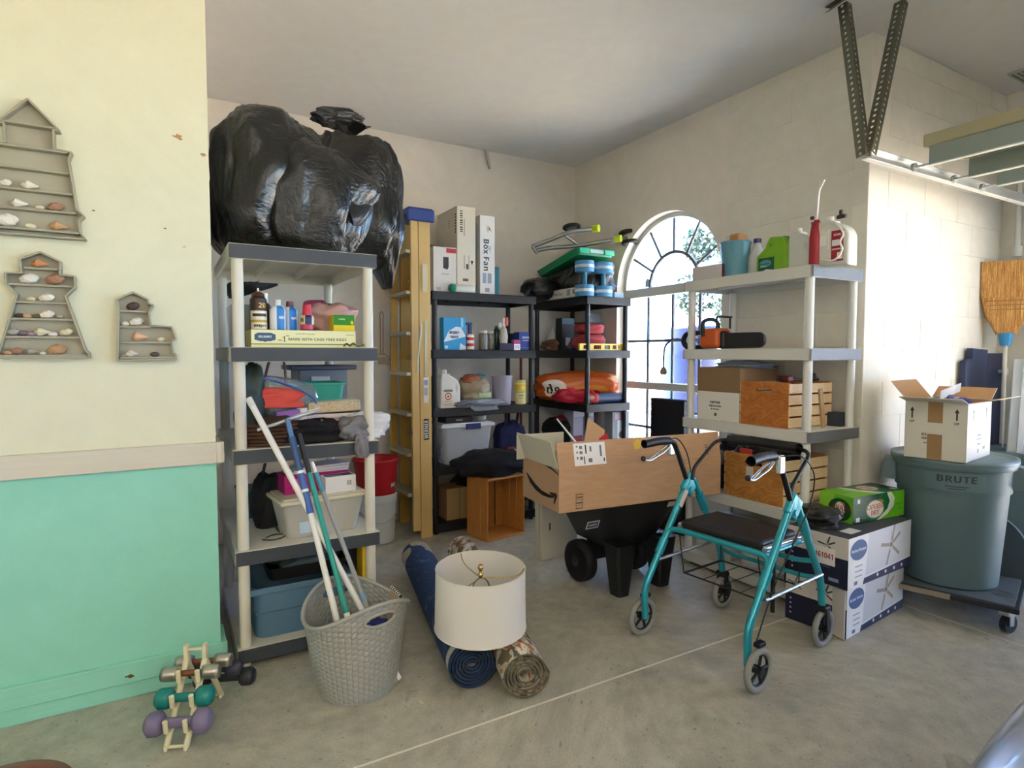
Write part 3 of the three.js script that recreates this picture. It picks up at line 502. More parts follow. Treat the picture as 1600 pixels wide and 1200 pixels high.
// ---------------------------------------------------------------- on the cream shelf unit by the mint wall
const bagM = new THREE.MeshPhysicalMaterial({ color: 0x0d0d0b, roughness: 0.3, clearcoat: 0.35, clearcoatRoughness: 0.2, side: THREE.DoubleSide });
const wrapBump = texel(256, 256, (u, v) => { const r = 1 - Math.abs(loopF(u, v, 4, 3, 3)) * 1.6, q = cl(r * 200); return [q, q, q]; }, false);
bagM.bumpMap = rep(wrapBump, 3, 2); bagM.bumpScale = 0.0025;
{
  const b1 = thing('garbage_bag', 'full black garbage bag wedged against the cream wall on top of the shelf', 'garbage bag', [0.445, TOPS[0], -3.2]);
  part(b1, 'bag', bagGeo({ rx: 0.235, ry: 0.345, rz: 0.33, s: 2.3, amp: 0.1, fine: 0.03, stretch: 0.35, seg: 120, pow: 0.62, flat: 0.96 }), bagM);
  part(b1, 'loose_corner', put(turned(bagGeo({ rx: 0.14, ry: 0.05, rz: 0.05, s: 4, fine: 0.1, seg: 40 }), 0, 0, 0.35), 0.0, -0.12, -0.53), bagM);
  const b2 = thing('garbage_bag', 'black garbage bag lying in the middle with its pointed neck over the shelf edge', 'garbage bag', [0.62, TOPS[0], -2.99]);
  const g2 = bagGeo({ rx: 0.235, ry: 0.27, rz: 0.16, s: 5.1, amp: 0.08, fine: 0.03, stretch: 0.3, pleat: 0.1, seg: 120, pow: 0.72, flat: 0.95 });
  { const p = g2.attributes.position; for (let i = 0; i < p.count; i++) { const x = p.getX(i), y = p.getY(i); if (x > 0.1 && y > 0.12) { const k = (x - 0.1) * 2.1; p.setX(i, x + k * 0.3 * (1 - Math.abs(y - 0.36) * 3)); p.setY(i, y + (0.36 - y) * Math.min(0.85, k * 1.8)); } } g2.computeVertexNormals(); }
  part(b2, 'bag', g2, bagM);
  { const A = V(0.12, 0.25, 0.02), B = onZ(581, 306, -2.97).sub(b2.position), d = B.clone().sub(A), L = d.length(), q = lathe([[0.155, 0], [0.15, L * 0.2], [0.125, L * 0.45], [0.08, L * 0.75], [0.035, L * 0.95], [0.0005, L]], 48), p = q.attributes.position; for (let i = 0; i < p.count; i++) { const a = Math.atan2(p.getZ(i), p.getX(i)), k = 1 + 0.1 * Math.sin(a * 7 + p.getY(i) * 6) + 0.05 * N(p.getX(i) * 12, p.getY(i) * 8, p.getZ(i) * 12); p.setX(i, p.getX(i) * k * 1.25); p.setZ(i, p.getZ(i) * k * 0.8); } q.applyQuaternion(new THREE.Quaternion().setFromUnitVectors(V(0, 1, 0), d.normalize())); q.translate(A.x, A.y, A.z); q.computeVertexNormals(); part(b2, 'gathered_end', q, bagM); }
  const b3 = thing('garbage_bag', 'tall knotted black garbage bag slumping over the right side of the shelf', 'garbage bag', [0.9, TOPS[0], -3.36]);
  part(b3, 'bag', bagGeo({ rx: 0.26, ry: 0.37, rz: 0.24, s: 8.4, amp: 0.07, fine: 0.028, stretch: 0.3, pleat: 0.08, neck: 0.3, seg: 120, pow: 0.66, flat: 0.96 }), bagM);
  part(b3, 'knot', put(turned(bagGeo({ rx: 0.12, ry: 0.045, rz: 0.06, s: 1.2, fine: 0.12, amp: 0.25, seg: 40 }), 0, 0.3, 0.12), -0.06, 0.765, 0.02), bagM);
  const hg = bagGeo({ rx: 0.1, ry: 0.3, rz: 0.18, s: 6.6, amp: 0.1, fine: 0.06, pleat: 0.06, seg: 80, flat: 1 });
  { const p = hg.attributes.position; for (let i = 0; i < p.count; i++) { const y = p.getY(i), k = Math.max(0, 0.25 - y) / 0.25; p.setX(i, p.getX(i) * (1 - 0.7 * k) + 0.04 * k); p.setZ(i, p.getZ(i) * (1 - 0.5 * k)); } hg.computeVertexNormals(); }
  part(b3, 'hanging_corner', put(hg, 0.16, -0.1, 0.02), bagM);
}
const fx = (px, py, z) => onZ(px, py, z).x;
// box whose front face lies at depth z between two pixel columns, standing on base
function fbox(name, label, category, z, pl, pr, pt, base, depth, body, faces, group) {
  const py = 600, x0 = fx(pl, pt + 10, z), x1 = fx(pr, pt + 10, z), h = onZ((pl + pr) / 2, pt, z).y - base, w = x1 - x0;
  const f = typeof faces === 'function' ? faces(w, h, depth) : faces;
  return carton(name, label, category, [w, h, depth], [(x0 + x1) / 2, base, z - depth / 2], 0, body, f, group);
}
function canThing(name, label, category, pos, profile, m, extras, turn = 0, group) { // lathe body plus named extras
  const t = thing(name, label, category, pos, turn, group); const b = part(t, 'body', lathe(profile, 28), m); b.rotation.y = Math.PI;
  for (const [n, g, mm, p] of extras || []) part(t, n, g, mm, p); return t;
}
const T2 = TOPS[1], T3 = TOPS[2], T4 = TOPS[3], T5 = TOPS[4];
{
  const z = -2.855;
  const egg = fbox('flat_carton', 'pale yellow flat carton reading MADE WITH CAGE FREE EGGS on the cream shelf', 'box', z, 392, 556, 516, T2, 0.24, mat(0xcfc88c, 0.7), (w, h) => ({ pz: printed(w, h, (g, ar) => {
    rect(g, '#f2edb8', 0, 0, 100, 100); rect(g, '#6d7a3c', 0, 80, 100, 5); rect(g, '#e9e6a6', 0, 85, 100, 15);
    poly(g, '#3f5d78', [[3, 28], [6, 18], [18, 18], [22, 28], [22, 58], [17, 66], [14, 66], [12.5, 72], [11, 66], [8, 66], [3, 58]]); txt(g, "HELLMANN'S", 12.5, 40, 17, '#ffffff', ar, { wide: 0.62 });
    txt(g, '1', 30, 52, 44, '#4b5a35', ar, { font: 'serif', bold: false }); smudge(g, 26, 60, 4, 8, '#6c7a46'); smudge(g, 33, 34, 3, 7, '#6c7a46');
    txt(g, 'MADE WITH CAGE FREE EGGS', 62, 54, 22, '#3f4a37', ar, { wide: 1.02 }); smudge(g, 50, 22, 18, 7, '#a9aa70'); smudge(g, 94, 24, 8, 6, '#a9aa70');
  }, { bg: '#f2edb8', scale: 2400 }) }));
  const et = T2 + (onZ(474, 516, z).y - T2), top = (px, py, zz) => onZ(px, py, zz).y - et, zz = -2.92;
  const X = (px) => fx(px, 500, zz);
  const tin = (r, h, neckY) => [[0.0005, 0], [r * 0.94, 0], [r, 0.006], [r, neckY], [r * 0.8, neckY + 0.012], [r * 0.5, neckY + 0.02], [0.0005, neckY + 0.022]];
  const lab = (bg, fn) => printed(0.22, 0.16, fn, { bg, rough: 0.35, scale: 1400 });
  canThing('spray_can', 'tall brown spray can with white nozzle on the egg carton', 'spray can', [X(404), et, zz], tin(0.036, 0.17, 0.135), lab('#3a2a1c', (g, ar) => { rect(g, '#3a2518', 0, 0, 100, 44); rect(g, '#efe3c4', 30, 46, 44, 54); rect(g, '#c9a23b', 30, 72, 44, 7); txt(g, '20', 56, 30, 20, '#e3b44e', ar); rect(g, '#3a2a1c', 36, 54, 30, 8); smudge(g, 52, 89, 26, 9, '#3a2a1c'); }).clone(), [['dome', lathe([[0.029, 0], [0.026, 0.012], [0.012, 0.022], [0.0005, 0.024]], 20), mat(0x6b4a3b, 0.3, 0.5), [0, 0.15, 0]], ['nozzle', cyl(0.004, 0.005, 0.016, 10), whiteP, [0, 0.18, 0]]]);
  canThing('spray_can', 'brown spray can with a cream cap behind the tall brown can', 'spray can', [X(416), et, zz - 0.075], tin(0.032, 0.14, 0.11), mat(0x4a3022, 0.35), [['cap', cyl(0.02, 0.02, 0.045, 16), mat(0xe9e3cc, 0.4), [0, 0.15, 0]]]);
  const blue = (n) => lab('#1d79c4', (g, ar) => { rect(g, '#e9edf1', 0, 0, 46, 100); rect(g, '#1f7fcc', 46, 0, 20, 100); rect(g, '#eef2f6', 62, 0, 8, 100); rect(g, '#16386e', 82, 0, 18, 100); smudge(g, 56, 50, 12, 12, '#ffffff'); });
  canThing('spray_can', 'blue and white spray can with a white cap on the egg carton', 'spray can', [X(434), et, zz], tin(0.036, 0.13, 0.092), blue('FRESH'), [['cap', cyl(0.015, 0.016, 0.03, 16), mat(0xe6e4dc, 0.4), [0, 0.124, 0]]]);
  canThing('spray_can', 'blue spray can with a maroon cap on the egg carton', 'spray can', [X(456), et, zz - 0.045], tin(0.036, 0.13, 0.092), blue('AIR'), [['cap', cyl(0.016, 0.018, 0.03, 16), mat(0x5e2b31, 0.4), [0, 0.122, 0]]]);
  canThing('spray_can', 'squat can with a bright red cap and navy label on the egg carton', 'spray can', [X(480), et, zz], [[0.0005, 0], [0.03, 0], [0.032, 0.005], [0.032, 0.062], [0.026, 0.072], [0.0005, 0.074]], lab('#ddd8c8', (g, ar) => { rect(g, '#d43c52', 0, 60, 100, 40); rect(g, '#23265c', 42, 0, 16, 62); rect(g, '#caa93a', 26, 16, 14, 34); rect(g, '#23265c', 0, 92, 100, 8); smudge(g, 33, 33, 10, 18, '#222222'); }), [['cap', cyl(0.019, 0.022, 0.05, 20), mat(0xd32a40, 0.4), [0, 0.097, 0]]]);
  const sp = fbox('sponge_box', 'green and yellow sponge packet stacked on the egg carton', 'packet', zz, 521, 554, 492, et, 0.09, mat(0xf0dc1e, 0.6), (w, h) => ({ pz: printed(w, h, (g, ar) => { rect(g, '#f3df1d', 0, 62, 100, 38); rect(g, '#2f9a2a', 0, 0, 100, 62); smudge(g, 40, 26, 30, 10, '#dff0c8'); oval(g, '#f0e23a', 88, 46, 7, 12); }, { scale: 2400 }) }));
  const pk = thing('produce_bag', 'clear bag of pink netted goods behind the sponge packet', 'bag', [X(528), et, zz - 0.16]);
  part(pk, 'bag', bagGeo({ rx: 0.11, ry: 0.075, rz: 0.06, s: 3.7, amp: 0.2, fine: 0.08, seg: 56 }), mat(0xc79a8e, 0.35)); part(pk, 'tie', put(bagGeo({ rx: 0.05, ry: 0.03, rz: 0.02, s: 9, fine: 0.2, seg: 24 }), -0.07, 0.1, 0), mat(0x8a3350, 0.4)); part(pk, 'stalk', cyl(0.014, 0.018, 0.03, 10), mat(0x5b6a42, 0.6), [0.0, 0.13, 0]);
  const et2 = thing('earbuds', 'small white earbuds with a knotted green cord on the shelf lip', 'earbuds', [X(565) + 0.0, T2, -2.835]);
  part(et2, 'bud', put(new THREE.SphereGeometry(0.011, 14, 10), 0, 0.011, 0), whiteP); part(et2, 'bud', put(new THREE.SphereGeometry(0.009, 14, 10), 0.002, 0.028, 0), whiteP); part(et2, 'cord', tube([[0, 0.01, 0.0], [-0.02, 0.012, 0.008], [-0.05, 0.008, 0.012], [-0.07, 0.02, 0.014], [-0.085, 0.008, 0.014], [-0.1, 0.018, 0.014], [-0.115, 0.006, 0.012]], 0.004), mat(0x56602e, 0.7));
  // translucent box behind the left post
  const cb = thing('storage_box', 'clear ribbed plastic box at the back of the second shelf', 'storage box', [0.335, T2, -3.2]);
  const frost = new THREE.MeshPhysicalMaterial({ color: 0xc9cabc, roughness: 0.35, transmission: 0.55, thickness: 0, side: THREE.DoubleSide });
  part(cb, 'tub', tubGeo(0.12, 0.3, 0.14, 0.32, 0.2, 0.003, 0.02), frost); part(cb, 'contents', put(bagGeo({ rx: 0.05, ry: 0.08, rz: 0.13, s: 2, seg: 30 }), 0, 0.006, 0), mat(0x9b9a8e, 0.7));
}
{ // third shelf
  const clear = new THREE.MeshPhysicalMaterial({ color: 0xdfe2e6, roughness: 0.15, transmission: 0.85, thickness: 0, side: THREE.DoubleSide });
  const gt = fbox('grey_tote', 'grey tote with a white latch at the back of the third shelf', 'storage box', -3.36, 468, 543, 578, T3, 0.26, mat(0x84888f, 0.5));
  part(gt, 'lid', rbox(0.36, 0.025, 0.29, 0.008), mat(0x5b5f66, 0.5), [0, onZ(500, 578, -3.36).y - T3 + 0.012, 0]); part(gt, 'latch', rbox(0.1, 0.03, 0.012, 0.004), whiteP, [-0.02, onZ(500, 592, -3.36).y - T3, 0.135]);
  const tb = thing('teal_bin', 'teal plastic bin on the third shelf of the cream unit', 'bin', [(fx(392, 610, -3.05) + fx(540, 610, -3.05)) / 2, T3, -3.16]);
  const tw = fx(540, 610, -3.05) - fx(392, 610, -3.05), th = onZ(500, 600, -3.05).y - T3;
  part(tb, 'tub', tubGeo(tw - 0.06, 0.2, tw - 0.01, 0.24, th, 0.004, 0.03), mat(0x2f9c86, 0.4)); part(tb, 'rim', put(new THREE.TorusGeometry(1, 0.008, 6, 4), 0, 0, 0).scale(0.0001, 0.0001, 0.0001), mat(0x2f9c86, 0.4));
  tb.remove(tb.children[1]);
  part(tb, 'rim', join([put(rbox(tw, 0.014, 0.014, 0.005), 0, th, 0.118), put(rbox(tw, 0.014, 0.014, 0.005), 0, th, -0.118), put(rbox(0.014, 0.014, 0.24, 0.005), tw / 2 - 0.006, th, 0), put(rbox(0.014, 0.014, 0.24, 0.005), -tw / 2 + 0.006, th, 0)]), mat(0x36a98f, 0.4));
  const hb = thing('shoulder_bag', 'dark green bag with looped handles at the left of the third shelf', 'bag', [0.335, T3, -2.99]);
  part(hb, 'bag', bagGeo({ rx: 0.07, ry: 0.19, rz: 0.1, s: 3, amp: 0.15, fine: 0.05, seg: 50 }), mat(0x2c3a2e, 0.5)); part(hb, 'handle', tube([[0.05, 0.28, 0.02], [0.09, 0.4, 0.02], [0.13, 0.4, 0.02], [0.15, 0.25, 0.03]], 0.006), mat(0x4b3a2c, 0.6));
  const zb = thing('zipper_bag', 'clear zipper bag with red and purple craft supplies leaning on the teal bin', 'bag', [fx(430, 620, -2.98), T3 + 0.0, -2.975]);
  const zg = bagGeo({ rx: 0.15, ry: 0.1, rz: 0.03, s: 5, amp: 0.14, fine: 0.08, seg: 50 }); part(zb, 'film', put(turned(zg, 0, 0, -0.25), 0, 0.12, 0), clear);
  part(zb, 'zip', tube([[-0.13, 0.31, 0.03], [0, 0.29, 0.035], [0.17, 0.2, 0.03], [0.18, 0.17, 0.03]], 0.005), mat(0x3a62a8, 0.4));
  part(zb, 'red_supplies', put(bagGeo({ rx: 0.1, ry: 0.045, rz: 0.022, s: 6, amp: 0.3, fine: 0.15, seg: 36 }), 0.0, 0.165, 0.032), mat(0xd94a3a, 0.6)); part(zb, 'purple_packet', rbox(0.11, 0.035, 0.02, 0.004), mat(0x9463b3, 0.5), [0.05, 0.135, 0.04], [0, 0, 0.08]);
  const wbx = carton('white_box', 'low white and pink box under the zipper bag', 'box', [0.3, 0.12, 0.07], [0.5, T3, -2.975], 0, mat(0xd9cfd6, 0.6)); part(wbx, 'flap', rbox(0.13, 0.05, 0.004, 0.001), mat(0xd6a8cc, 0.6), [-0.07, 0.09, 0.037]);
  // wicker tray
  const wk = thing('wicker_basket', 'dark brown wicker basket on the third shelf', 'basket', [0.42, T3, -2.89]); const wm = new THREE.MeshPhysicalMaterial({ color: 0x4b2a14, roughness: 0.7 });
  { const gs = []; for (let r = 0; r < 6; r++) { const pts = []; for (let i = 0; i < 36; i++) { const a = i / 36 * Math.PI * 2, k = 1 + (r * 0.02) + ((i + r) % 2 ? 0.02 : -0.02); pts.push([Math.cos(a) * 0.13 * k, 0.01 + r * 0.017, Math.sin(a) * 0.062 * k]); } gs.push(tube(pts, 0.009, 6, 72, true)); } part(wk, 'weave', join(gs), wm); part(wk, 'base', put(new THREE.CylinderGeometry(1, 1, 0.012, 28), 0, 0, 0).scale(0.125, 1, 0.058), wm, [0, 0.007, 0]); part(wk, 'filling', put(bagGeo({ rx: 0.1, ry: 0.05, rz: 0.04, s: 2.2, amp: 0.2, seg: 30 }), 0, 0.03, 0), mat(0x38261b, 0.8)); }
  const pb = thing('patterned_cushion', 'cream foam kneeling cushion with mottled side on the third shelf', 'cushion', [fx(520, 640, -3.0), T3 + 0.128, -3.0]);
  const fl2 = texel(256, 64, (u, v) => { const q = Math.max(0, loopF(u, v, 5, 3, 3)) * -120; return [cl(226 + q), cl(205 + q), cl(168 + q)]; });
  { const g = rbox(0.25, 0.055, 0.12, 0.012); part(pb, 'pad', put(g, 0, 0.03, 0), [mat(0xe8dfc0, 0.7), mat(0xe8dfc0, 0.7), mat(0xeee6cb, 0.7), mat(0xe8dfc0, 0.7), new THREE.MeshPhysicalMaterial({ map: fl2, roughness: 0.8 }), mat(0xe8dfc0, 0.7)]); pb.rotation.z = 0.03; }
  const pbx = carton('pink_box', 'pale pink box under the kneeling cushion', 'box', [0.25, 0.125, 0.11], [fx(528, 655, -3.0), T3, -3.0], 0, mat(0xd8bdb4, 0.7));
  part(pbx, 'lid', rbox(0.256, 0.02, 0.116, 0.003), mat(0xe6d6d0, 0.7), [0, 0.115, 0]);
  const cup = thing('paper_roll', 'small white ribbed tub standing before the cushion', 'tub', [fx(473, 645, -2.93), T3, -2.945]); part(cup, 'tub', cyl(0.022, 0.02, 0.145, 20), mat(0xe4e2dc, 0.6), [0, 0.0725, 0]); part(cup, 'lid', cyl(0.024, 0.024, 0.014, 20), whiteP, [0, 0.152, 0]);
  const bc = thing('black_cloth', 'heap of black clothing on the third shelf edge', 'clothing', [fx(488, 680, -2.87), T3, -2.88]); part(bc, 'cloth', bagGeo({ rx: 0.145, ry: 0.055, rz: 0.06, s: 7.7, amp: 0.22, fine: 0.07, seg: 64 }), mat(0x0e0d0e, 0.9)); part(bc, 'button', put(new THREE.SphereGeometry(0.007, 10, 8), 0.04, 0.105, 0.025), mat(0x8a7a35, 0.4, 0.6));
  const gp = thing('plastic_bag', 'crumpled grey plastic bag drooping over the third shelf edge', 'plastic bag', [fx(553, 680, -2.86), T3, -2.85]); const gpm = new THREE.MeshPhysicalMaterial({ color: 0x8d8b8c, roughness: 0.25, transmission: 0.3, thickness: 0, side: THREE.DoubleSide });
  part(gp, 'bag', bagGeo({ rx: 0.07, ry: 0.06, rz: 0.045, s: 1.9, amp: 0.2, fine: 0.12, seg: 56 }), gpm); part(gp, 'drooping_end', put(bagGeo({ rx: 0.028, ry: 0.055, rz: 0.016, s: 4.2, amp: 0.2, fine: 0.12, seg: 40 }), 0.015, -0.075, 0.065), gpm);
  const cp = thing('crumpled_paper', 'crumpled white paper stuffed beside the right post', 'paper', [0.835, T3, -2.93]); part(cp, 'sheet', bagGeo({ rx: 0.095, ry: 0.06, rz: 0.045, s: 9.9, amp: 0.3, fine: 0.3, seg: 40 }), mat(0xe8e6e4, 0.8));
}
{ // fourth shelf
  const bin = thing('storage_bin', 'clear bin with cream lid on the fourth shelf of the cream unit', 'storage box', [fx(497, 800, -2.98), T4, -2.985], 0.1); const w = 0.42;
  const frost = new THREE.MeshPhysicalMaterial({ color: 0xeeece2, roughness: 0.4, transmission: 0.5, thickness: 0, side: THREE.DoubleSide });
  part(bin, 'tub', tubGeo(w - 0.09, 0.19, w - 0.03, 0.24, 0.165, 0.003, 0.03), frost); part(bin, 'contents', put(bagGeo({ rx: 0.15, ry: 0.06, rz: 0.08, s: 2.8, amp: 0.2, seg: 40 }), 0, 0.006, 0), mat(0xe0d2b8, 0.8)); part(bin, 'paper_label', rbox(0.1, 0.055, 0.003, 0.001), mat(0xbfd6e0, 0.6), [-0.07, 0.05, 0.105]);
  const lid = part(bin, 'lid', join([put(rbox(w, 0.02, 0.27, 0.008), 0, 0.175, 0), put(rbox(w - 0.03, 0.014, 0.24, 0.006), 0, 0.188, 0)]), mat(0xd8d2b4, 0.5));
  const ly = T4 + 0.196;
  const mf = carton('magenta_binder', 'magenta plastic folder box on the lidded bin', 'folder', [0.31, 0.09, 0.13], [fx(490, 745, -3.02), ly, -3.02], 0.08, mat(0xb0186e, 0.35)); part(mf, 'spine_label', rbox(0.04, 0.05, 0.003, 0.001), mat(0xd94a96, 0.4), [-0.1, 0.045, 0.0655]);
  const wp = carton('photo_box', 'white cardboard box with a dark photo top and barcode on the lidded bin', 'box', [0.15, 0.08, 0.08], [fx(528, 765, -2.91), ly, -2.905], 0.1, mat(0xe4e2de, 0.5), { py: printed(0.15, 0.08, (g) => { rect(g, '#2b2c3a', 6, 10, 88, 80); oval(g, '#8d8a9c', 30, 60, 30, 20); }, {}), pz: printed(0.15, 0.08, (g) => { for (let i = 0; i < 9; i++) rect(g, '#555', 70 + i * 1.8, 30, i % 3 ? 0.6 : 1.1, 30); }, { bg: '#e8e6e2', scale: 1600 }) });
  const pp = thing('paper_stack', 'fanned stack of magazines and papers on the magenta folder', 'papers', [fx(492, 722, -3.02), ly + 0.09, -3.02]); for (let i = 0; i < 5; i++) part(pp, 'sheet', rbox(0.29 - i * 0.012, 0.006, 0.13, 0.001), mat([0xe0dde0, 0xd2cfd6, 0xe9e6e3, 0xc9c5cf, 0xdedbe0][i], 0.6), [i * 0.008, 0.004 + i * 0.0065, 0], [0, 0.05 * i, 0]);
  const bk = thing('black_pouch', 'small black pouch at the back of the fourth shelf', 'pouch', [0.42, T4, -3.17]); part(bk, 'pouch', bagGeo({ rx: 0.07, ry: 0.14, rz: 0.08, s: 6.1, amp: 0.15, seg: 36 }), mat(0x151516, 0.7)); part(bk, 'strap', tube([[-0.03, 0.25, 0.03], [0.0, 0.36, 0.05], [0.06, 0.4, 0.03], [0.08, 0.22, 0.02]], 0.007), mat(0x20201f, 0.7));
  const td = carton('teal_crate', 'dark teal crate at the back of the fourth shelf', 'crate', [0.26, 0.12, 0.24], [0.44, T4, -3.48], 0, mat(0x205a56, 0.5)); part(td, 'lid', rbox(0.27, 0.015, 0.25, 0.004), mat(0x1b4a48, 0.5), [0, 0.127, 0]);
  const cordm = mat(0x3a3a38, 0.6), cd = tube([[0, 0.004, 0], [0.04, 0.004, 0.03], [0.09, 0.004, 0.01], [0.1, 0.004, -0.04], [0.05, 0.004, -0.05], [0.02, 0.004, -0.02]], 0.0028); const co = new THREE.Mesh(cd, cordm); co.name = numbered('loose_cord'); scene.add(co); co.position.set(0.36, T4, -2.93); tag(co, 'thin dark loose cord curled on the fourth shelf', 'cord');
}
{ // bottom shelf
  const bt = thing('blue_tote', 'slate blue open tote on the bottom shelf of the cream unit', 'storage box', [0.52, T5, -3.02]), bm = mat(0x5b7f95, 0.45);
  part(bt, 'tub', tubGeo(0.4, 0.3, 0.44, 0.34, 0.235, 0.005, 0.05), bm); part(bt, 'rim', join([put(rbox(0.46, 0.03, 0.014, 0.006), 0, 0.225, 0.172), put(rbox(0.46, 0.03, 0.014, 0.006), 0, 0.225, -0.172), put(rbox(0.014, 0.03, 0.35, 0.006), 0.224, 0.225, 0), put(rbox(0.014, 0.03, 0.35, 0.006), -0.224, 0.225, 0)]), mat(0x587a90, 0.45));
  part(bt, 'band', rbox(0.405, 0.006, 0.004, 0.001), mat(0x4c6f85, 0.45), [0, 0.12, 0.162]);
  const tr = thing('black_tray', 'black tray of cords resting on the slate blue tote', 'tray', [0.56, T5 + 0.242, -3.04]); part(tr, 'tray', tubGeo(0.34, 0.26, 0.37, 0.29, 0.06, 0.004, 0.03), mat(0x121314, 0.5)); part(tr, 'film', put(bagGeo({ rx: 0.13, ry: 0.035, rz: 0.1, s: 3.3, amp: 0.25, fine: 0.12, seg: 44 }), 0, 0.01, 0), mat(0x5f7275, 0.3));
  const cupw = thing('white_cup', 'white plastic cup lying in the black tray', 'cup', [0.5, T5 + 0.345, -2.97], 0.4); part(cupw, 'cup', turned(vessel([[0.024, 0], [0.032, 0.075]], 0.002, 20), 0, 0, -1.3), mat(0xdfe2e4, 0.4));
  const hs = thing('teal_hose', 'teal coiled cord lying in the black tray', 'cord', [0.62, T5 + 0.335, -3.0]); part(hs, 'coil', tube([[-0.05, 0, 0.05], [0, 0.02, 0.02], [0.05, 0.0, 0.05], [0.09, 0.03, 0.0], [0.03, 0.035, -0.04], [-0.03, 0.01, 0.0]], 0.009), mat(0x2b7f93, 0.5));
  const bb = carton('black_case', 'black case at the right of the bottom shelf', 'case', [0.1, 0.33, 0.3], [0.815, T5, -3.1], 0, mat(0x0f1012, 0.5)); part(bb, 'latch', rbox(0.03, 0.02, 0.006, 0.002), mat(0x77797b, 0.4, 0.6), [0.0, 0.27, 0.152]);
  const yb = carton('yellow_box', 'yellow packet beside the black case on the bottom shelf', 'box', [0.06, 0.36, 0.1], [0.83, T5, -2.895], 0, mat(0xd6b322, 0.6)); part(yb, 'flap', rbox(0.06, 0.003, 0.06, 0.001), mat(0xc9a61c, 0.6), [0, 0.362, 0.01]);
}

// ---------------------------------------------------------------- laundry basket with cleaning poles
const BK = V(0.655, 0, -2.42);
{
  const t = thing('laundry_basket', 'grey woven-pattern plastic laundry basket holding cleaning poles', 'basket', BK);
  const H = (a) => 0.36 + 0.045 * Math.cos(2 * (a - 1.35)), W = 96, R = 30, pos = [], idx = [], uv = [], hole = (a, y) => { for (const c of [1.35, 1.35 + Math.PI]) { let d = Math.atan2(Math.sin(a - c), Math.cos(a - c)); if ((d * 0.2 / 0.062) ** 2 + ((y - (H(c) - 0.062)) / 0.024) ** 2 < 1) return true; } return false; };
  const P = (i, j, inn) => { const a = i / W * Math.PI * 2, v = j / R, y = v * H(a), r = 0.148 + 0.052 * Math.pow(v, 0.8) - (inn ? 0.004 : 0); return [Math.cos(a) * r * 1.06, y, Math.sin(a) * r * 0.98]; };
  for (const inn of [0, 1]) for (let j = 0; j <= R; j++) for (let i = 0; i <= W; i++) { pos.push(...P(i, j, inn)); uv.push(i / W, j / R); }
  const K = (W + 1) * (R + 1);
  for (let j = 0; j < R; j++) for (let i = 0; i < W; i++) { const a = j * (W + 1) + i, b = a + W + 1, q = P(i + 0.5, j + 0.5, 0), an = (i + 0.5) / W * Math.PI * 2; if (hole(an, q[1])) continue; idx.push(a, b, a + 1, b, b + 1, a + 1); idx.push(K + a, K + a + 1, K + b, K + b, K + a + 1, K + b + 1); }
  const g = new THREE.BufferGeometry(); g.setAttribute('position', new THREE.Float32BufferAttribute(pos, 3)); g.setAttribute('uv', new THREE.Float32BufferAttribute(uv, 2)); g.setIndex(idx); g.computeVertexNormals();
  const wv = texel(128, 128, (u, v) => { const a = Math.abs(Math.sin(u * Math.PI * 8)), b = Math.abs(Math.sin(v * Math.PI * 8 + (Math.floor(u * 8) % 2) * Math.PI / 2)), q = cl(255 * Math.min(1, a * b * 1.6)); return [q, q, q]; }, false); wv.repeat.set(6.5, 2.1);
  const gm = new THREE.MeshPhysicalMaterial({ color: 0xa3a49c, roughness: 0.38, bumpMap: wv, bumpScale: 0.0035, side: THREE.DoubleSide }), gs = mat(0xa3a49c, 0.35);
  part(t, 'wall', g, gm);
  const rim = []; for (let i = 0; i < 72; i++) { const p = P(i / 72 * W, R, 0); rim.push(p); } part(t, 'rim', tube(rim, 0.008, 8, 144, true), gs);
  for (const c of [1.35, 1.35 + Math.PI]) { const ring = []; for (let k = 0; k < 24; k++) { const b = k / 24 * Math.PI * 2, a = c + Math.cos(b) * 0.066 / 0.2, y = H(c) - 0.062 + Math.sin(b) * 0.026, v = y / H(a), r = 0.149 + 0.052 * Math.pow(v, 0.8); ring.push([Math.cos(a) * r * 1.06, y, Math.sin(a) * r * 0.98]); } part(t, 'handle_rim', tube(ring, 0.006, 8, 60, true), gs); }
  part(t, 'floor', cyl(0.15, 0.148, 0.006, 40), gs, [0, 0.003, 0]);
  const cl2 = thing('striped_mat', 'beige mat with a black and white corded edge tucked in the grey basket', 'mat', BK.clone().add(V(0.105, 0.012, 0.02)), 0); const mg = rbox(0.012, 0.36, 0.12, 0.004); part(cl2, 'mat', put(mg, 0, 0.18, 0), mat(0xbfa98c, 0.9)); for (let i = 0; i < 12; i++) part(cl2, 'cord_segment', put(new THREE.SphereGeometry(0.0075, 8, 6), 0, 0.364, -0.055 + i * 0.01), mat(i % 2 ? 0x2b2b2b : 0xe8e6e0, 0.8)); cl2.rotation.z = -0.16;
  const bt = thing('blue_duster', 'dark blue brush lying in the grey basket', 'brush', BK.clone().add(V(0.06, 0.25, 0.1))); part(bt, 'head', bagGeo({ rx: 0.04, ry: 0.03, rz: 0.03, s: 2, amp: 0.2, seg: 28 }), mat(0x1d2070, 0.7)); part(bt, 'stem', bar([0, 0.03, 0], [-0.02, -0.2, -0.05], 0.007), mat(0x1d2070, 0.5));
}
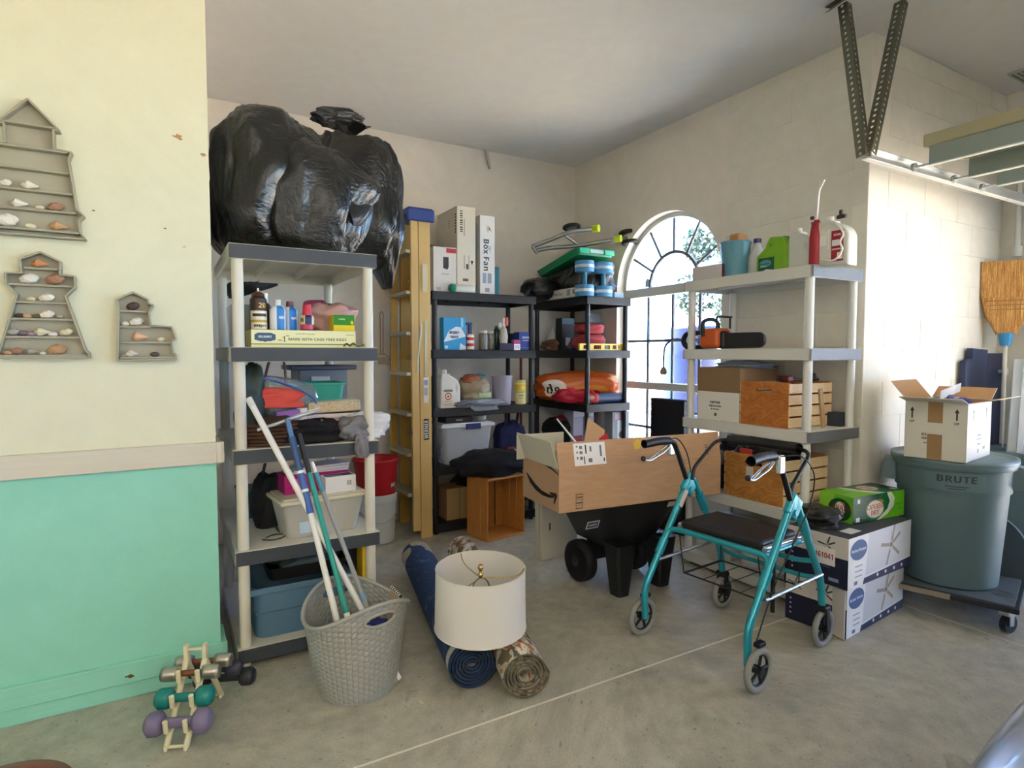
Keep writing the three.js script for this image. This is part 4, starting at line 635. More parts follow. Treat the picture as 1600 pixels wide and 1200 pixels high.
{
  const low = (px, py, z) => onZ(px, py, z);
  // each pole: a point near the rim and a point at the top, extended down into the basket
  const pole = (name, label, a, b, r, segs) => { const d = a.clone().sub(b).normalize(), k = (a.y - 0.02) / Math.max(0.2, -d.y), A = a.clone().addScaledVector(d, k), t = thing(name, label, 'pole', A), L = b.clone().sub(A); for (const [n, s0, s1, m, rad] of segs) part(t, n, bar(L.clone().multiplyScalar(s0), L.clone().multiplyScalar(s1), rad || r, 14), m); t.userData.dir = undefined; delete t.userData.dir; return [t, L]; };
  const white = mat(0xe9e7e0, 0.35), teal = mat(0x129a8c, 0.35), grey = mat(0x9a9b98, 0.35), blueG = mat(0x3b62a8, 0.35), blk = mat(0x191a1c, 0.5);
  const [sq, sl] = pole('window_squeegee', 'white pole with blue grip and wide squeegee head in the basket', low(523, 955, -2.43), low(449, 655, -2.72), 0.0125, [['shaft', 0, 0.64, white], ['grip', 0.64, 0.72, blueG, 0.015], ['collar', 0.72, 0.73, white, 0.0155], ['grip', 0.73, 0.79, blueG, 0.015], ['collar', 0.79, 0.8, white, 0.0155], ['neck', 0.8, 0.93, mat(0x32527f, 0.3), 0.014], ['socket', 0.93, 1, mat(0x5f86b3, 0.2), 0.011]]);
  { const top = sl.clone(), u = onZ(402, 672, -2.73).sub(sq.position), w = onZ(500, 640, -2.73).sub(sq.position), mid = u.clone().lerp(w, 0.5); part(sq, 'blade_holder', join([bar(u, w, 0.008, 8), bar(top, u.clone().lerp(w, 0.28), 0.008, 8), bar(top, u.clone().lerp(w, 0.8), 0.008, 8)]), mat(0xb7bcc2, 0.25, 0.4)); part(sq, 'rubber_blade', bar(u.clone().add(V(0, 0.008, 0)), w.clone().add(V(0, 0.008, 0)), 0.004, 6), mat(0xd8d4c4, 0.5)); }
  pole('mop_pole', 'teal pole with a black grip standing in the basket', low(538, 945, -2.42), low(467, 678, -2.7), 0.011, [['shaft', 0, 0.84, teal], ['grip', 0.84, 1, blk, 0.0115], ['sticker', 0.27, 0.3, mat(0xeeeeea, 0.5), 0.0114]]);
  pole('extension_pole', 'grey extension pole with a teal tip standing in the basket', low(572, 945, -2.44), low(487, 722, -2.66), 0.01, [['shaft', 0, 0.86, grey], ['tip', 0.86, 0.95, mat(0x4d8f9d, 0.4), 0.0115], ['hanger_loop', 0.95, 1, white, 0.009], ['collar', 0.36, 0.4, mat(0x7d99b5, 0.4), 0.012]]);
  pole('broom_pole', 'long white broom pole leaning steeply left out of the basket', low(556, 935, -2.46), low(388, 622, -2.745), 0.013, [['shaft', 0, 0.97, white], ['end_cap', 0.97, 1, mat(0xd9d7cf, 0.5), 0.0138]]);
}

let jugThing;
// ---------------------------------------------------------------- buckets, ladder and wall bits at the back
{
  const c = onY(590, 846, 0); c.z -= 0.02;
  const w = thing('white_bucket', 'white plastic pail on the floor under the red bucket', 'bucket', c);
  part(w, 'pail', vessel([[0.12, 0], [0.128, 0.01], [0.142, 0.3], [0.15, 0.3], [0.15, 0.325], [0.145, 0.33], [0.15, 0.345], [0.15, 0.365]], 0.004), mat(0xcfd0cb, 0.45));
  part(w, 'bail', tube([[-0.15, 0.31, 0], [-0.12, 0.22, 0.09], [0, 0.17, 0.155], [0.12, 0.22, 0.09], [0.15, 0.31, 0]], 0.003), steel);
  const r = thing('red_bucket', 'red plastic bucket nested on the white pail', 'bucket', [c.x, 0.3, c.z]);
  part(r, 'pail', vessel([[0.118, 0], [0.13, 0.05], [0.163, 0.3], [0.172, 0.302], [0.172, 0.318], [0.163, 0.32]], 0.004), mat(0xb3161c, 0.4));
  const st = part(r, 'sticker', new THREE.CylinderGeometry(0.1485, 0.139, 0.09, 10, 1, true, 0.55, 0.38), mat(0xd8d4d8, 0.5), [0, 0.16, 0]);
}
{
  const z0 = -4.165, xa = fx(644, 600, z0), xb = fx(655, 600, z0), xc = fx(674, 600, z0), H = 2.4, ye = mat(0xc79a45, 0.45), ye2 = mat(0xd9b672, 0.45), al = mat(0xb9b39a, 0.4, 0.5);
  const t = thing('step_ladder', 'folded yellow fibreglass step ladder with a blue top cap', 'ladder', [(xa + xc) / 2, 0, -4.4]), P = (x, y, z) => [x - (xa + xc) / 2, y, z + 4.4];
  const rail = (n, x, w, zb, zt, m, y0 = 0.0) => { const g = new THREE.BufferGeometry(); const o = part(t, n, rbox(w, H - y0, 0.028, 0.003), m, P(x, (H + y0) / 2, (zb + zt) / 2)); o.rotation.x = Math.atan2(zt - zb, H); return o; };
  rail('front_rail', (xa + xb) / 2, xb - xa, z0, z0 - 0.02, ye2, 0.06); rail('front_rail', (xa + xb) / 2 - 0.02, xb - xa, -4.64, -4.55, ye, 0.06);
  rail('rear_rail', (xb + xc) / 2 + 0.003, xc - xb - 0.006, z0 - 0.004, z0 - 0.024, ye2); rail('rear_rail', (xb + xc) / 2, xc - xb - 0.006, -4.63, -4.55, ye);
  for (let i = 0; i < 7; i++) { const y = 0.33 + i * 0.3, zf = -4.64 + (y / H) * 0.09; part(t, 'step', rbox(0.085, 0.026, z0 - zf - 0.03, 0.004), al, P((xa + xb) / 2 - 0.02, y, (z0 + zf) / 2 - 0.005)); if (i % 2) part(t, 'rear_brace', rbox(0.02, 0.03, 0.44, 0.004), al, P((xb + xc) / 2 + 0.02, y + 0.12, -4.4)); }
  const cap = part(t, 'top_cap', join([put(rbox(0.2, 0.05, 0.45, 0.015), 0, 0, 0), put(rbox(0.21, 0.09, 0.03, 0.012), 0.0, -0.03, 0.22), put(rbox(0.21, 0.09, 0.03, 0.012), 0, -0.03, -0.22)]), mat(0x27408c, 0.45), P((xa + xc) / 2 - 0.005, H + 0.02, -4.37));
  for (const [dx, l, a] of [[-0.035, 0.36, 0.12], [0.015, 0.42, 0.02]]) part(t, 'spreader_bar', turned(rbox(0.014, l, 0.005, 0.002), 0, 0, -a), al, P(xb + 0.03 + dx, 1.42, z0 + 0.018));
  for (const [py0, py1, m] of [[412, 456, mat(0xd8cfae, 0.5)], [590, 630, printed(0.03, 0.17, (g) => { rect(g, '#8fa6c4', 15, 10, 70, 20); rect(g, '#b8b4a8', 15, 40, 70, 30); }, { bg: '#e6e2d4' })], [655, 688, printed(0.03, 0.14, (g, ar) => { txt(g, 'WERNER', 50, 50, 24, '#e8e8e8', ar, { rot: -Math.PI / 2, wide: 0.9 }); }, { bg: '#16161a', scale: 3000 })]]) { const a = onZ(664, py0, z0 + 0.02), b = onZ(664, py1, z0 + 0.02); const o = part(t, 'sticker', rbox(0.04, a.y - b.y, 0.002, 0.0005), m, P((xb + xc) / 2 + 0.003, (a.y + b.y) / 2, z0 + 0.0115 - 0.012 * ((a.y + b.y) / 2) / H)); }
}
{
  const c = onZ(757, 232, BZ + 0.01); const t = new THREE.Mesh(tube([[-0.03, 0.03, 0], [0, 0.04, 0.005], [0.01, 0, 0.01], [0.03, -0.1, 0.012], [0.055, -0.17, 0.008], [0.03, -0.08, 0.01], [0.02, 0.03, 0.004]], 0.013, 6, 40), mat(0xc9c4b6, 0.6)); t.name = 'dangling_cord'; t.position.copy(c); scene.add(t); tag(t, 'short pale cord loop hanging high on the back wall', 'cord');
  const o = onZ(605, 561, BZ + 0.02), ot = thing('wall_outlet', 'white surface conduit and outlet box on the back wall beside the ladder', 'outlet', [o.x, o.y, BZ]); part(ot, 'box', rbox(0.06, 0.08, 0.03, 0.005), mat(0xd8d2c4, 0.5), [0.02, -0.01, 0.015]); part(ot, 'conduit', bar([-0.3, 0.02, 0.012], [0.07, 0.02, 0.012], 0.011), mat(0xdcd6c8, 0.5)); part(ot, 'elbow', bent([[0.07, 0.02, 0.012], [0.09, 0.02, 0.012], [0.09, -0.03, 0.012]], 0.011, 0.01), mat(0xdcd6c8, 0.5)); part(ot, 'socket', cyl(0.006, 0.006, 0.004, 8).rotateX(Math.PI / 2), blackP, [0.02, 0, 0.031]);
  const sw = onZ(597, 520, BZ + 0.02), st = thing('fly_swatter', 'beige fly swatter with a loop handle hanging on the back wall', 'swatter', [sw.x, sw.y, BZ + 0.012]); part(st, 'handle', tube([[-0.012, -0.17, 0], [-0.012, 0.1, 0], [-0.014, 0.15, 0], [0, 0.175, 0], [0.014, 0.15, 0], [0.012, 0.1, 0], [0.012, -0.17, 0]], 0.0045, 6, 50), mat(0xbfa084, 0.6)); part(st, 'paddle', rbox(0.07, 0.09, 0.004, 0.002), mat(0xc7b39a, 0.7), [0, -0.21, 0]);
}

// ---------------------------------------------------------------- on the black shelf unit next to the ladder
const bz = BL.z1 - 0.03;
{
  const tb = fbox('tall_carton', 'tall white appliance carton with printed sides on the black shelf top', 'box', bz - 0.02, 714, 743, 323, TOPS[0], 0.38, mat(0xc9c2b2, 0.7), (w, h, d) => ({
    nx: printed(d, h, (g, ar) => { rect(g, '#cfc7b6', 0, 0, 100, 100); for (let i = 0; i < 7; i++) rect(g, '#39362f', 90, 8 + i * 3.4, 5, 2.2); rect(g, '#8a8478', 60, 12, 3, 10); rect(g, '#9a9488', 30, 14, 2, 6); }, { bg: '#cfc7b6' }),
    pz: printed(w, h, (g, ar) => { for (let i = 0; i < 10; i++) rect(g, '#3b3a38', 16, 5 + i * 2.6, 14, i % 3 ? 1.6 : 1.0); rect(g, '#99958c', 36, 14, 5, 20); rect(g, '#8f8b80', 36, 56, 4, 16); rect(g, '#8f8b80', 62, 56, 3, 16); rect(g, '#4a4845', 48, 66, 12, 6); poly(g, '#2c2b29', [[72, 62], [88, 62], [80, 67]]); rect(g, '#5b5850', 30, 83, 30, 3); }, { bg: '#ddd6c6', scale: 1200 }) }));
  const sb = fbox('small_carton', 'white carton showing a dark heater, beside the tall carton', 'box', bz + 0.0, 677, 713, 386, TOPS[0], 0.3, mat(0xd6d2ca, 0.6), (w, h) => ({ pz: printed(w, h, (g, ar) => { poly(g, '#3a3534', [[42, 22], [66, 22], [66, 44], [60, 50], [42, 47]]); rect(g, '#c8323a', 56, 2, 44, 10); smudge(g, 50, 60, 34, 3.5, '#a5a19c'); rect(g, '#b9b5ae', 12, 90, 20, 8); }, { bg: '#dedad4', scale: 1200 }) }));
  part(sb, 'open_flap', rbox(0.2, 0.003, 0.12, 0.001), mat(0x8b7550, 0.8), [0, 0.42, -0.05], [0.5, 0, 0]).position.y = onZ(690, 386, bz).y - TOPS[0] + 0.03;
  fbox('green_carton', 'white carton with a green panel between the tall carton and the box fan', 'box', bz - 0.2, 746, 762, 348, TOPS[0], 0.12, mat(0xc4bdae, 0.7), (w, h) => ({ pz: printed(w, h, (g) => { rect(g, '#1c8a58', 0, 3, 100, 25); }, { bg: '#cfc8b8' }) }));
  fbox('box_fan_carton', 'upright white Box Fan carton on the black shelf top by the ladder', 'box', bz - 0.01, 750, 773, 337, TOPS[0], 0.42, mat(0xdcdad6, 0.6), (w, h) => ({ pz: printed(w, h, (g, ar) => { txt(g, 'Box Fan', 40, 50, 11, '#3a3f4a', ar, { rot: Math.PI / 2 }); txt(g, '20"', 66, 42, 6, '#9aa3b0', ar, { rot: Math.PI / 2 }); rect(g, '#8fa0b4', 16, 73, 62, 13); rect(g, '#e8e9ea', 42, 73, 8, 13); rect(g, '#9a9aa0', 34, 92, 30, 5); poly(g, '#c9bd8a', [[40, 10], [62, 18], [52, 22]]); poly(g, '#555a66', [[55, 12], [80, 20], [60, 17]]); }, { bg: '#e6e5e2', scale: 1200 }) }));
  const tp = fbox('teal_board', 'thin teal board standing behind the box fan carton', 'board', bz - 0.06, 772, 780, 417, TOPS[0], 0.3, mat(0x2c7f95, 0.5)); part(tp, 'edge', rbox(0.006, 0.2, 0.004, 0.001), mat(0x3d95ab, 0.5), [0.005, 0.1, 0.151]);
  const bo = thing('bottle', 'white bottle with a green cap lying on the black shelf top', 'bottle', [fx(722, 447, bz + 0.025), TOPS[0] + 0.03, bz + 0.002 + 0.02]); part(bo, 'body', turned(lathe([[0.0005, 0.1], [0.024, 0.098], [0.03, 0.085], [0.03, -0.06], [0.0005, -0.062]], 22), 0, 0, -Math.PI / 2), mat(0xdfe4e2, 0.4)); part(bo, 'cap', turned(lathe([[0.0005, 0.03], [0.02, 0.028], [0.031, 0.01], [0.031, -0.02], [0.0005, -0.022]], 22), 0, 0, Math.PI / 2), mat(0x16836a, 0.4), [-0.08, 0, 0]);
}
{ // second shelf
  const z = bz;
  fbox('powder_box', 'bright blue box of cleaning powder on the black shelf', 'box', z, 693, 728, 496, T2, 0.08, mat(0x3fa6d4, 0.5), (w, h) => ({ pz: printed(w, h, (g, ar) => { poly(g, '#e9eef2', [[0, 76], [100, 58], [78, 30], [55, 28], [22, 42]]); rect(g, '#9fd6ee', 78, 0, 10, 30); smudge(g, 46, 46, 46, 9, '#2b3560'); smudge(g, 48, 60, 36, 9, '#2b3560'); oval(g, '#bfe3f2', 12, 91, 8, 5); poly(g, '#dfe9ee', [[70, 100], [74, 78], [100, 90], [100, 100]]); }, { bg: '#2f9ed2', scale: 1600 }) }));
  const sp = thing('spray_bottle', 'red and white striped spray bottle with a navy trigger on the black shelf', 'bottle', [fx(735, 530, z - 0.02), T2, z - 0.03]); const red = printed(0.18, 0.14, (g) => { for (const y of [0, 36, 72]) rect(g, '#f0ece8', 30, y + 6, 40, 18); }, { bg: '#b8322c' });
  const sbd = part(sp, 'body', lathe([[0.0005, 0], [0.032, 0], [0.034, 0.006], [0.034, 0.11], [0.022, 0.13], [0.0005, 0.132]], 24), red); sbd.rotation.y = Math.PI; part(sp, 'trigger', join([put(rbox(0.03, 0.075, 0.025, 0.006), 0.0, 0.165, 0), put(rbox(0.055, 0.022, 0.022, 0.005), -0.01, 0.205, 0)]), mat(0x16306a, 0.4)); part(sp, 'nozzle', rbox(0.012, 0.012, 0.012, 0.003), whiteP, [-0.042, 0.206, 0]);
  const gl = new THREE.MeshPhysicalMaterial({ color: 0xcfcdbf, roughness: 0.12, transmission: 0.75, thickness: 0, side: THREE.DoubleSide });
  for (const [px, dz, l] of [[757, 0, 'clear jar with white lid beside the powder box, front of the pair'], [768, -0.05, 'clear jar with white lid before the green bottle, rear of the pair']]) { const j = thing('glass_jar', l, 'jar', [fx(px, 540, z - 0.02 + dz), T2, z - 0.04 + dz]); part(j, 'glass', vessel([[0.034, 0], [0.037, 0.01], [0.037, 0.12], [0.03, 0.135]], 0.003, 24), gl); part(j, 'contents', cyl(0.031, 0.031, 0.085, 20), mat(0x9d9582, 0.8), [0, 0.049, 0]); part(j, 'lid', cyl(0.031, 0.031, 0.018, 20), whiteP, [0, 0.145, 0]); }
  canThing('green_bottle', 'dark green glass bottle behind the clear jars', 'bottle', [fx(777, 540, z - 0.13), T2, z - 0.14], [[0.0005, 0], [0.035, 0], [0.036, 0.14], [0.016, 0.18], [0.0005, 0.182]], mat(0x1f4a2c, 0.2), [['cap', cyl(0.014, 0.014, 0.02, 14), mat(0x23502f, 0.4), [0, 0.19, 0]]]);
  const tr = thing('spray_bottle', 'tall clear spray bottle with an orange and white trigger head', 'bottle', [fx(788, 540, z - 0.02), T2, z - 0.03]); part(tr, 'body', lathe([[0.0005, 0], [0.036, 0], [0.038, 0.01], [0.03, 0.06], [0.036, 0.11], [0.024, 0.17], [0.014, 0.19], [0.0005, 0.19]], 24), mat(0xc6c3ba, 0.25)); part(tr, 'trigger', join([put(rbox(0.03, 0.08, 0.026, 0.01), -0.004, 0.225, 0), put(rbox(0.03, 0.04, 0.014, 0.005), -0.035, 0.2, 0)]), mat(0xd3d0c8, 0.4)); part(tr, 'shroud', put(bagGeo({ rx: 0.02, ry: 0.04, rz: 0.017, s: 2, amp: 0.05, seg: 24 }), 0.02, 0.195, 0), mat(0xc8502a, 0.4));
  fbox('dryer_sheet_box', 'navy blue box of dryer sheets at the right end of the black shelf', 'box', z, 811, 832, 519, T2, 0.09, mat(0x24408f, 0.5), (w, h) => ({ pz: printed(w, h, (g, ar) => { txt(g, 'DRYER', 50, 30, 15, '#e8ecf5', ar); smudge(g, 50, 46, 44, 6, '#c6cfe6'); rect(g, '#5a74b8', 6, 84, 88, 6); }, { bg: '#233f94', scale: 2000 }) }));
  fbox('pink_packet', 'small pink and blue packet beside the navy box', 'packet', z + 0.015, 803, 813, 531, T2, 0.04, mat(0xb06ac0, 0.5), (w, h) => ({ pz: printed(w, h, (g) => { rect(g, '#d9d4ea', 10, 50, 80, 34); rect(g, '#c24a86', 0, 0, 100, 40); }, {}) }));
  fbox('black_packet', 'small black box behind the pink packet', 'box', z - 0.09, 798, 810, 521, T2, 0.06, mat(0x1c1b1e, 0.6)); fbox('navy_tray', 'low navy tray under the tall spray bottle', 'tray', z + 0.015, 781, 801, 536, T2, 0.04, mat(0x16173f, 0.5));
}
{ // third shelf
  const z = bz;
  const jug = jugThing = (name, label, x, base, zz, w, h, m, capM, labelM) => { const t = thing(name, label, 'jug', [x, base, zz]); const s = new THREE.Shape(); const W = w / 2; s.moveTo(-W, 0); s.lineTo(W, 0); s.lineTo(W, h * 0.5); s.quadraticCurveTo(W, h * 0.72, -W * 0.1, h * 0.82); s.lineTo(-W * 0.15, h * 0.86); s.lineTo(-W * 0.85, h * 0.86); s.quadraticCurveTo(-W, h * 0.7, -W, h * 0.6); s.closePath(); const hl = new THREE.Path(); hl.absellipse(W * 0.62, h * 0.5, W * 0.16, h * 0.13, 0, Math.PI * 2, true, 0.15); s.holes.push(hl); part(t, 'body', put(extr(s, w * 0.42, 0.012, 10), 0, 0, -w * 0.21), m); part(t, 'cap', cyl(w * 0.13, w * 0.16, h * 0.16, 20), capM, [-W * 0.5, h * 0.93, 0]); if (labelM) part(t, 'label', rbox(w * 0.62, h * 0.5, 0.002, 0.0008), labelM, [-W * 0.3, h * 0.27, w * 0.21 + 0.0125]); return t; };
  jug('detergent_jug', 'white laundry detergent jug with a round red emblem on the black shelf', fx(702, 610, z - 0.03), T3, z - 0.045, 0.145, 0.29, mat(0xe6e3da, 0.4), mat(0xe9e7e0, 0.4), printed(0.09, 0.145, (g, ar) => { rect(g, '#5f8f6c', 10, 6, 80, 12); oval(g, '#b5462e', 50, 42, 24 / ar * 0.8, 19); oval(g, '#f1e8da', 50, 42, 17 / ar * 0.8, 13.5); oval(g, '#b5462e', 50, 42, 8 / ar * 0.8, 6); smudge(g, 50, 68, 70, 4, '#8a6a4c'); rect(g, '#d9c4b4', 10, 76, 80, 18); }, { bg: '#eadfce', scale: 2400 }));
  const gj = thing('green_jug', 'dark green jug behind the left post of the black shelf', 'jug', [fx(680, 610, z - 0.2), T3, z - 0.2]); part(gj, 'body', lathe([[0.0005, 0], [0.06, 0], [0.065, 0.02], [0.062, 0.19], [0.03, 0.24], [0.0005, 0.242]], 24), mat(0x2b5a2a, 0.4)); part(gj, 'cap', cyl(0.026, 0.028, 0.03, 18), whiteP, [0, 0.255, 0]);
  const br = thing('bread_bag', 'clear bag of beige and green sponges on the black shelf', 'bag', [fx(742, 610, z - 0.05), T3 + 0.045, z - 0.08]); part(br, 'film', bagGeo({ rx: 0.12, ry: 0.095, rz: 0.09, s: 3.1, amp: 0.14, fine: 0.06, seg: 56 }), new THREE.MeshPhysicalMaterial({ color: 0xa99676, roughness: 0.3, transmission: 0.2, thickness: 0 })); part(br, 'sponge', put(rbox(0.13, 0.06, 0.08, 0.02), 0.06, 0.045, 0.05), mat(0xa9bd94, 0.7)); part(br, 'knot', put(bagGeo({ rx: 0.05, ry: 0.035, rz: 0.04, s: 1, amp: 0.2, fine: 0.1, seg: 26 }), 0.05, 0.14, 0), mat(0x2d7f86, 0.4)); part(br, 'wrapping', put(bagGeo({ rx: 0.07, ry: 0.04, rz: 0.05, s: 6, amp: 0.2, fine: 0.1, seg: 30 }), -0.03, 0.13, 0.02), mat(0x9a5234, 0.5));
  const gp = thing('plastic_bag', 'shiny grey plastic bag flattened under the sponges, drooping over the black shelf edge', 'plastic bag', [fx(752, 628, z), T3, z - 0.01]); part(gp, 'bag', bagGeo({ rx: 0.17, ry: 0.028, rz: 0.075, s: 4.6, amp: 0.2, fine: 0.25, seg: 60 }), mat(0x9aa2b0, 0.22, 0.1)); part(gp, 'drooping_edge', put(bagGeo({ rx: 0.1, ry: 0.035, rz: 0.012, s: 2.6, amp: 0.2, fine: 0.2, seg: 36 }), 0.01, -0.03, 0.055), mat(0x9aa2b0, 0.22, 0.1));
  const lv = thing('pitcher', 'lavender plastic container with a pink lid on the black shelf', 'container', [fx(788, 605, z - 0.03), T3, z - 0.07]); part(lv, 'body', vessel([[0.068, 0], [0.072, 0.01], [0.086, 0.24]], 0.003, 32), mat(0xa3a0b4, 0.35)); part(lv, 'contents', cyl(0.075, 0.07, 0.15, 28), mat(0x8f8c9c, 0.6), [0, 0.08, 0]); part(lv, 'lid', cyl(0.082, 0.082, 0.014, 32), mat(0xa8475f, 0.4), [0, 0.225, 0]);
  const wp = canThing('wipes_canister', 'pale yellow canister of cleaning wipes at the end of the black shelf', 'canister', [fx(816, 610, z - 0.02), T3, z - 0.045], [[0.0005, 0], [0.044, 0], [0.046, 0.006], [0.046, 0.175], [0.0005, 0.176]], printed(0.28, 0.18, (g, ar) => { rect(g, '#e0bf3a', 0, 6, 100, 30); rect(g, '#5c7a6a', 34, 40, 32, 4); smudge(g, 50, 58, 14, 9, '#7f8a5c'); smudge(g, 50, 70, 12, 5, '#9a9a70'); oval(g, '#f0d860', 56, 22, 7, 9); }, { bg: '#e8dfa0', scale: 1600 }), [['lid', cyl(0.046, 0.046, 0.022, 28), mat(0xd9c972, 0.4), [0, 0.188, 0]]]);
  wp.children[0].rotation.y += -0.45;
  const rp = thing('red_mop', 'red mop handle standing behind the black shelf', 'mop', [fx(814, 600, -4.69), 0, -4.69]); part(rp, 'handle', bar([0, 0.1, 0], [0.0, 1.36, 0], 0.012), mat(0x7c1f1c, 0.4)); part(rp, 'head', rbox(0.3, 0.05, 0.09, 0.01), mat(0x3a1a18, 0.7), [0, 0.06, 0]); part(rp, 'pad', rbox(0.3, 0.03, 0.09, 0.01), mat(0x9a9a98, 0.9), [0, 0.018, 0]);
}
{ // fourth shelf, floor and crate
  const z = bz;
  const b = thing('storage_bin', 'clear storage bin with a white lid and navy latch on the black shelf', 'storage box', [fx(731, 690, z - 0.02), T4, z - 0.15]); const w = fx(774, 680, z) - fx(690, 680, z), h = onZ(731, 662, z).y - T4; const frost = new THREE.MeshPhysicalMaterial({ color: 0xdde1e8, roughness: 0.35, transmission: 0.5, thickness: 0, side: THREE.DoubleSide });
  part(b, 'tub', tubGeo(w - 0.1, 0.24, w - 0.03, 0.28, h - 0.03, 0.003, 0.035), frost); part(b, 'lid', join([put(rbox(w, 0.028, 0.31, 0.01), 0, h - 0.015, 0), put(rbox(w - 0.04, 0.012, 0.27, 0.006), 0, h, 0)]), mat(0xdfe1e4, 0.45)); part(b, 'latch', rbox(0.13, 0.045, 0.012, 0.004), mat(0x232a66, 0.45), [0.035, h - 0.022, 0.158]); part(b, 'contents', put(bagGeo({ rx: w * 0.36, ry: h * 0.36, rz: 0.1, s: 5.5, amp: 0.12, seg: 36 }), 0, 0.006, 0), mat(0xe2e5ec, 0.7)); part(b, 'grey_cloth', put(bagGeo({ rx: 0.09, ry: h * 0.34, rz: 0.04, s: 2.5, amp: 0.15, seg: 30 }), -0.12, 0.008, 0.07), mat(0x8d8d92, 0.8));
  const tp = thing('tape_roll', 'roll of silver duct tape on the clear bin lid', 'tape', [fx(753, 652, z - 0.04), T4 + h + 0.007, z - 0.08]); part(tp, 'roll', vessel([[0.055, 0], [0.055, 0.048], [0.04, 0.048]], 0.015, 30), mat(0x9a9c9e, 0.35, 0.4)); part(tp, 'core', cyl(0.038, 0.038, 0.046, 24, true), mat(0x9a7b52, 0.8, 0, { side: THREE.DoubleSide }), [0, 0.024, 0]);
  const bo = carton('black_box', 'flat black box lying on the clear bin lid', 'box', [0.24, 0.045, 0.18], [fx(712, 655, z - 0.1), T4 + h + 0.007, z - 0.14], 0.1, mat(0x17161a, 0.6)); part(bo, 'label', rbox(0.06, 0.012, 0.002, 0.0005), mat(0x9a9088, 0.6), [0, 0.02, 0.0905]);
  const nb = thing('backpack', 'dark navy backpack on the black shelf beside the clear bin', 'backpack', [fx(803, 680, z - 0.1), T4, z - 0.16]); part(nb, 'bag', bagGeo({ rx: 0.13, ry: 0.15, rz: 0.12, s: 3.9, amp: 0.12, fine: 0.04, seg: 50 }), mat(0x17204f, 0.8)); for (const s of [-1, 1]) part(nb, 'strap', tube([[s * 0.05 - 0.03, 0.25, 0.06], [s * 0.06 - 0.03, 0.38, 0.08], [s * 0.07, 0.41, 0.02]], 0.012), mat(0x131a3c, 0.8));
  fbox('brown_carton', 'small brown cardboard box on the bottom black shelf', 'box', z - 0.02, 698, 738, 762, T5, 0.2, mat(0x8d6d43, 0.8), (w2, h2) => ({ pz: printed(w2, h2, (g) => { rect(g, '#a58455', 0, 0, 100, 100); rect(g, '#8f7047', 46, 0, 8, 100); }, { bg: '#a58455' }) }));
  const bg = thing('garbage_bag', 'black bag slumped on the bottom black shelf behind the wooden crate', 'garbage bag', [2.3, T5, -4.4]); part(bg, 'bag', bagGeo({ rx: 0.3, ry: 0.19, rz: 0.19, s: 1.7, amp: 0.12, fine: 0.04, seg: 60 }), bagM);
  // crate standing on its end
  const woodT = texel(256, 256, (u, v) => { const q = loopF(u, v, 1.2, 4, 3) * 16 + Math.sin((v * 26 + loopN(u, v, 1, 3) * 4) * Math.PI) * 9; return [cl(196 + q), cl(150 + q), cl(92 + q * 0.8)]; }); M.woodT = woodT;
  const paleT = texel(256, 256, (u, v) => { const q = loopF(u, v, 1.2, 9, 3) * 12 + Math.sin((v * 22 + loopN(u, v, 1, 3) * 4) * Math.PI) * 6; return [cl(232 + q), cl(203 + q), cl(158 + q * 0.8)]; }); M.paleWood = new THREE.MeshPhysicalMaterial({ map: paleT, roughness: 0.65 });
  const wm = M.wood = new THREE.MeshPhysicalMaterial({ map: rep(woodT, 1, 1), roughness: 0.6, color: 0xd9b98c });
  const cw = new THREE.MeshPhysicalMaterial({ map: M.paleWood.map, color: 0xd9a565, roughness: 0.6 }); const c0 = onY(762, 848, 0), c1 = onY(820, 833, 0), d = c1.clone().sub(c0), W = d.length(), ang = Math.atan2(-d.z, d.x), hh = onZ(790, 745, (c0.z + c1.z) / 2).y, D = 0.26;
  const cr = thing('wooden_crate', 'wooden crate standing on its end, open side out, below the black shelf', 'crate', c0.clone().lerp(c1, 0.5).add(V(-Math.sin(ang) * D / 2, 0, -Math.cos(ang) * D / 2)), ang);
  part(cr, 'end_board', rbox(W, 0.016, D, 0.003), cw, [0, 0.008, 0]); part(cr, 'end_board', rbox(W, 0.016, D, 0.003), cw, [0, hh - 0.008, 0]);
  for (const s of [-1, 1]) for (let i = 0; i < 3; i++) part(cr, 'side_slat', rbox(0.011, hh - 0.034, D / 3 - 0.006, 0.002), cw, [s * (W / 2 - 0.0055), hh / 2, (i - 1) * D / 3]);
  for (let i = 0; i < 4; i++) part(cr, 'back_slat', rbox(W / 4 - 0.018, hh - 0.034, 0.01, 0.002), cw, [(i - 1.5) * (W / 4 - 0.004), hh / 2, -D / 2 + 0.006]);
  const nv = thing('navy_bag', 'slumped black duffel bag draped on top of the standing crate', 'bag', [cr.position.x - 0.03, hh + 0.001, cr.position.z]); part(nv, 'bag', bagGeo({ rx: 0.27, ry: 0.1, rz: 0.13, s: 8.8, amp: 0.16, fine: 0.04, seg: 60 }), mat(0x0a0b12, 0.9)); part(nv, 'strap', tube([[-0.15, 0.15, 0.08], [0, 0.19, 0.11], [0.15, 0.15, 0.09]], 0.009), mat(0x0b0d15, 0.8)); part(nv, 'red_tag', rbox(0.07, 0.02, 0.03, 0.005), mat(0x7a2b30, 0.7), [0.16, 0.19, 0.0]);
}

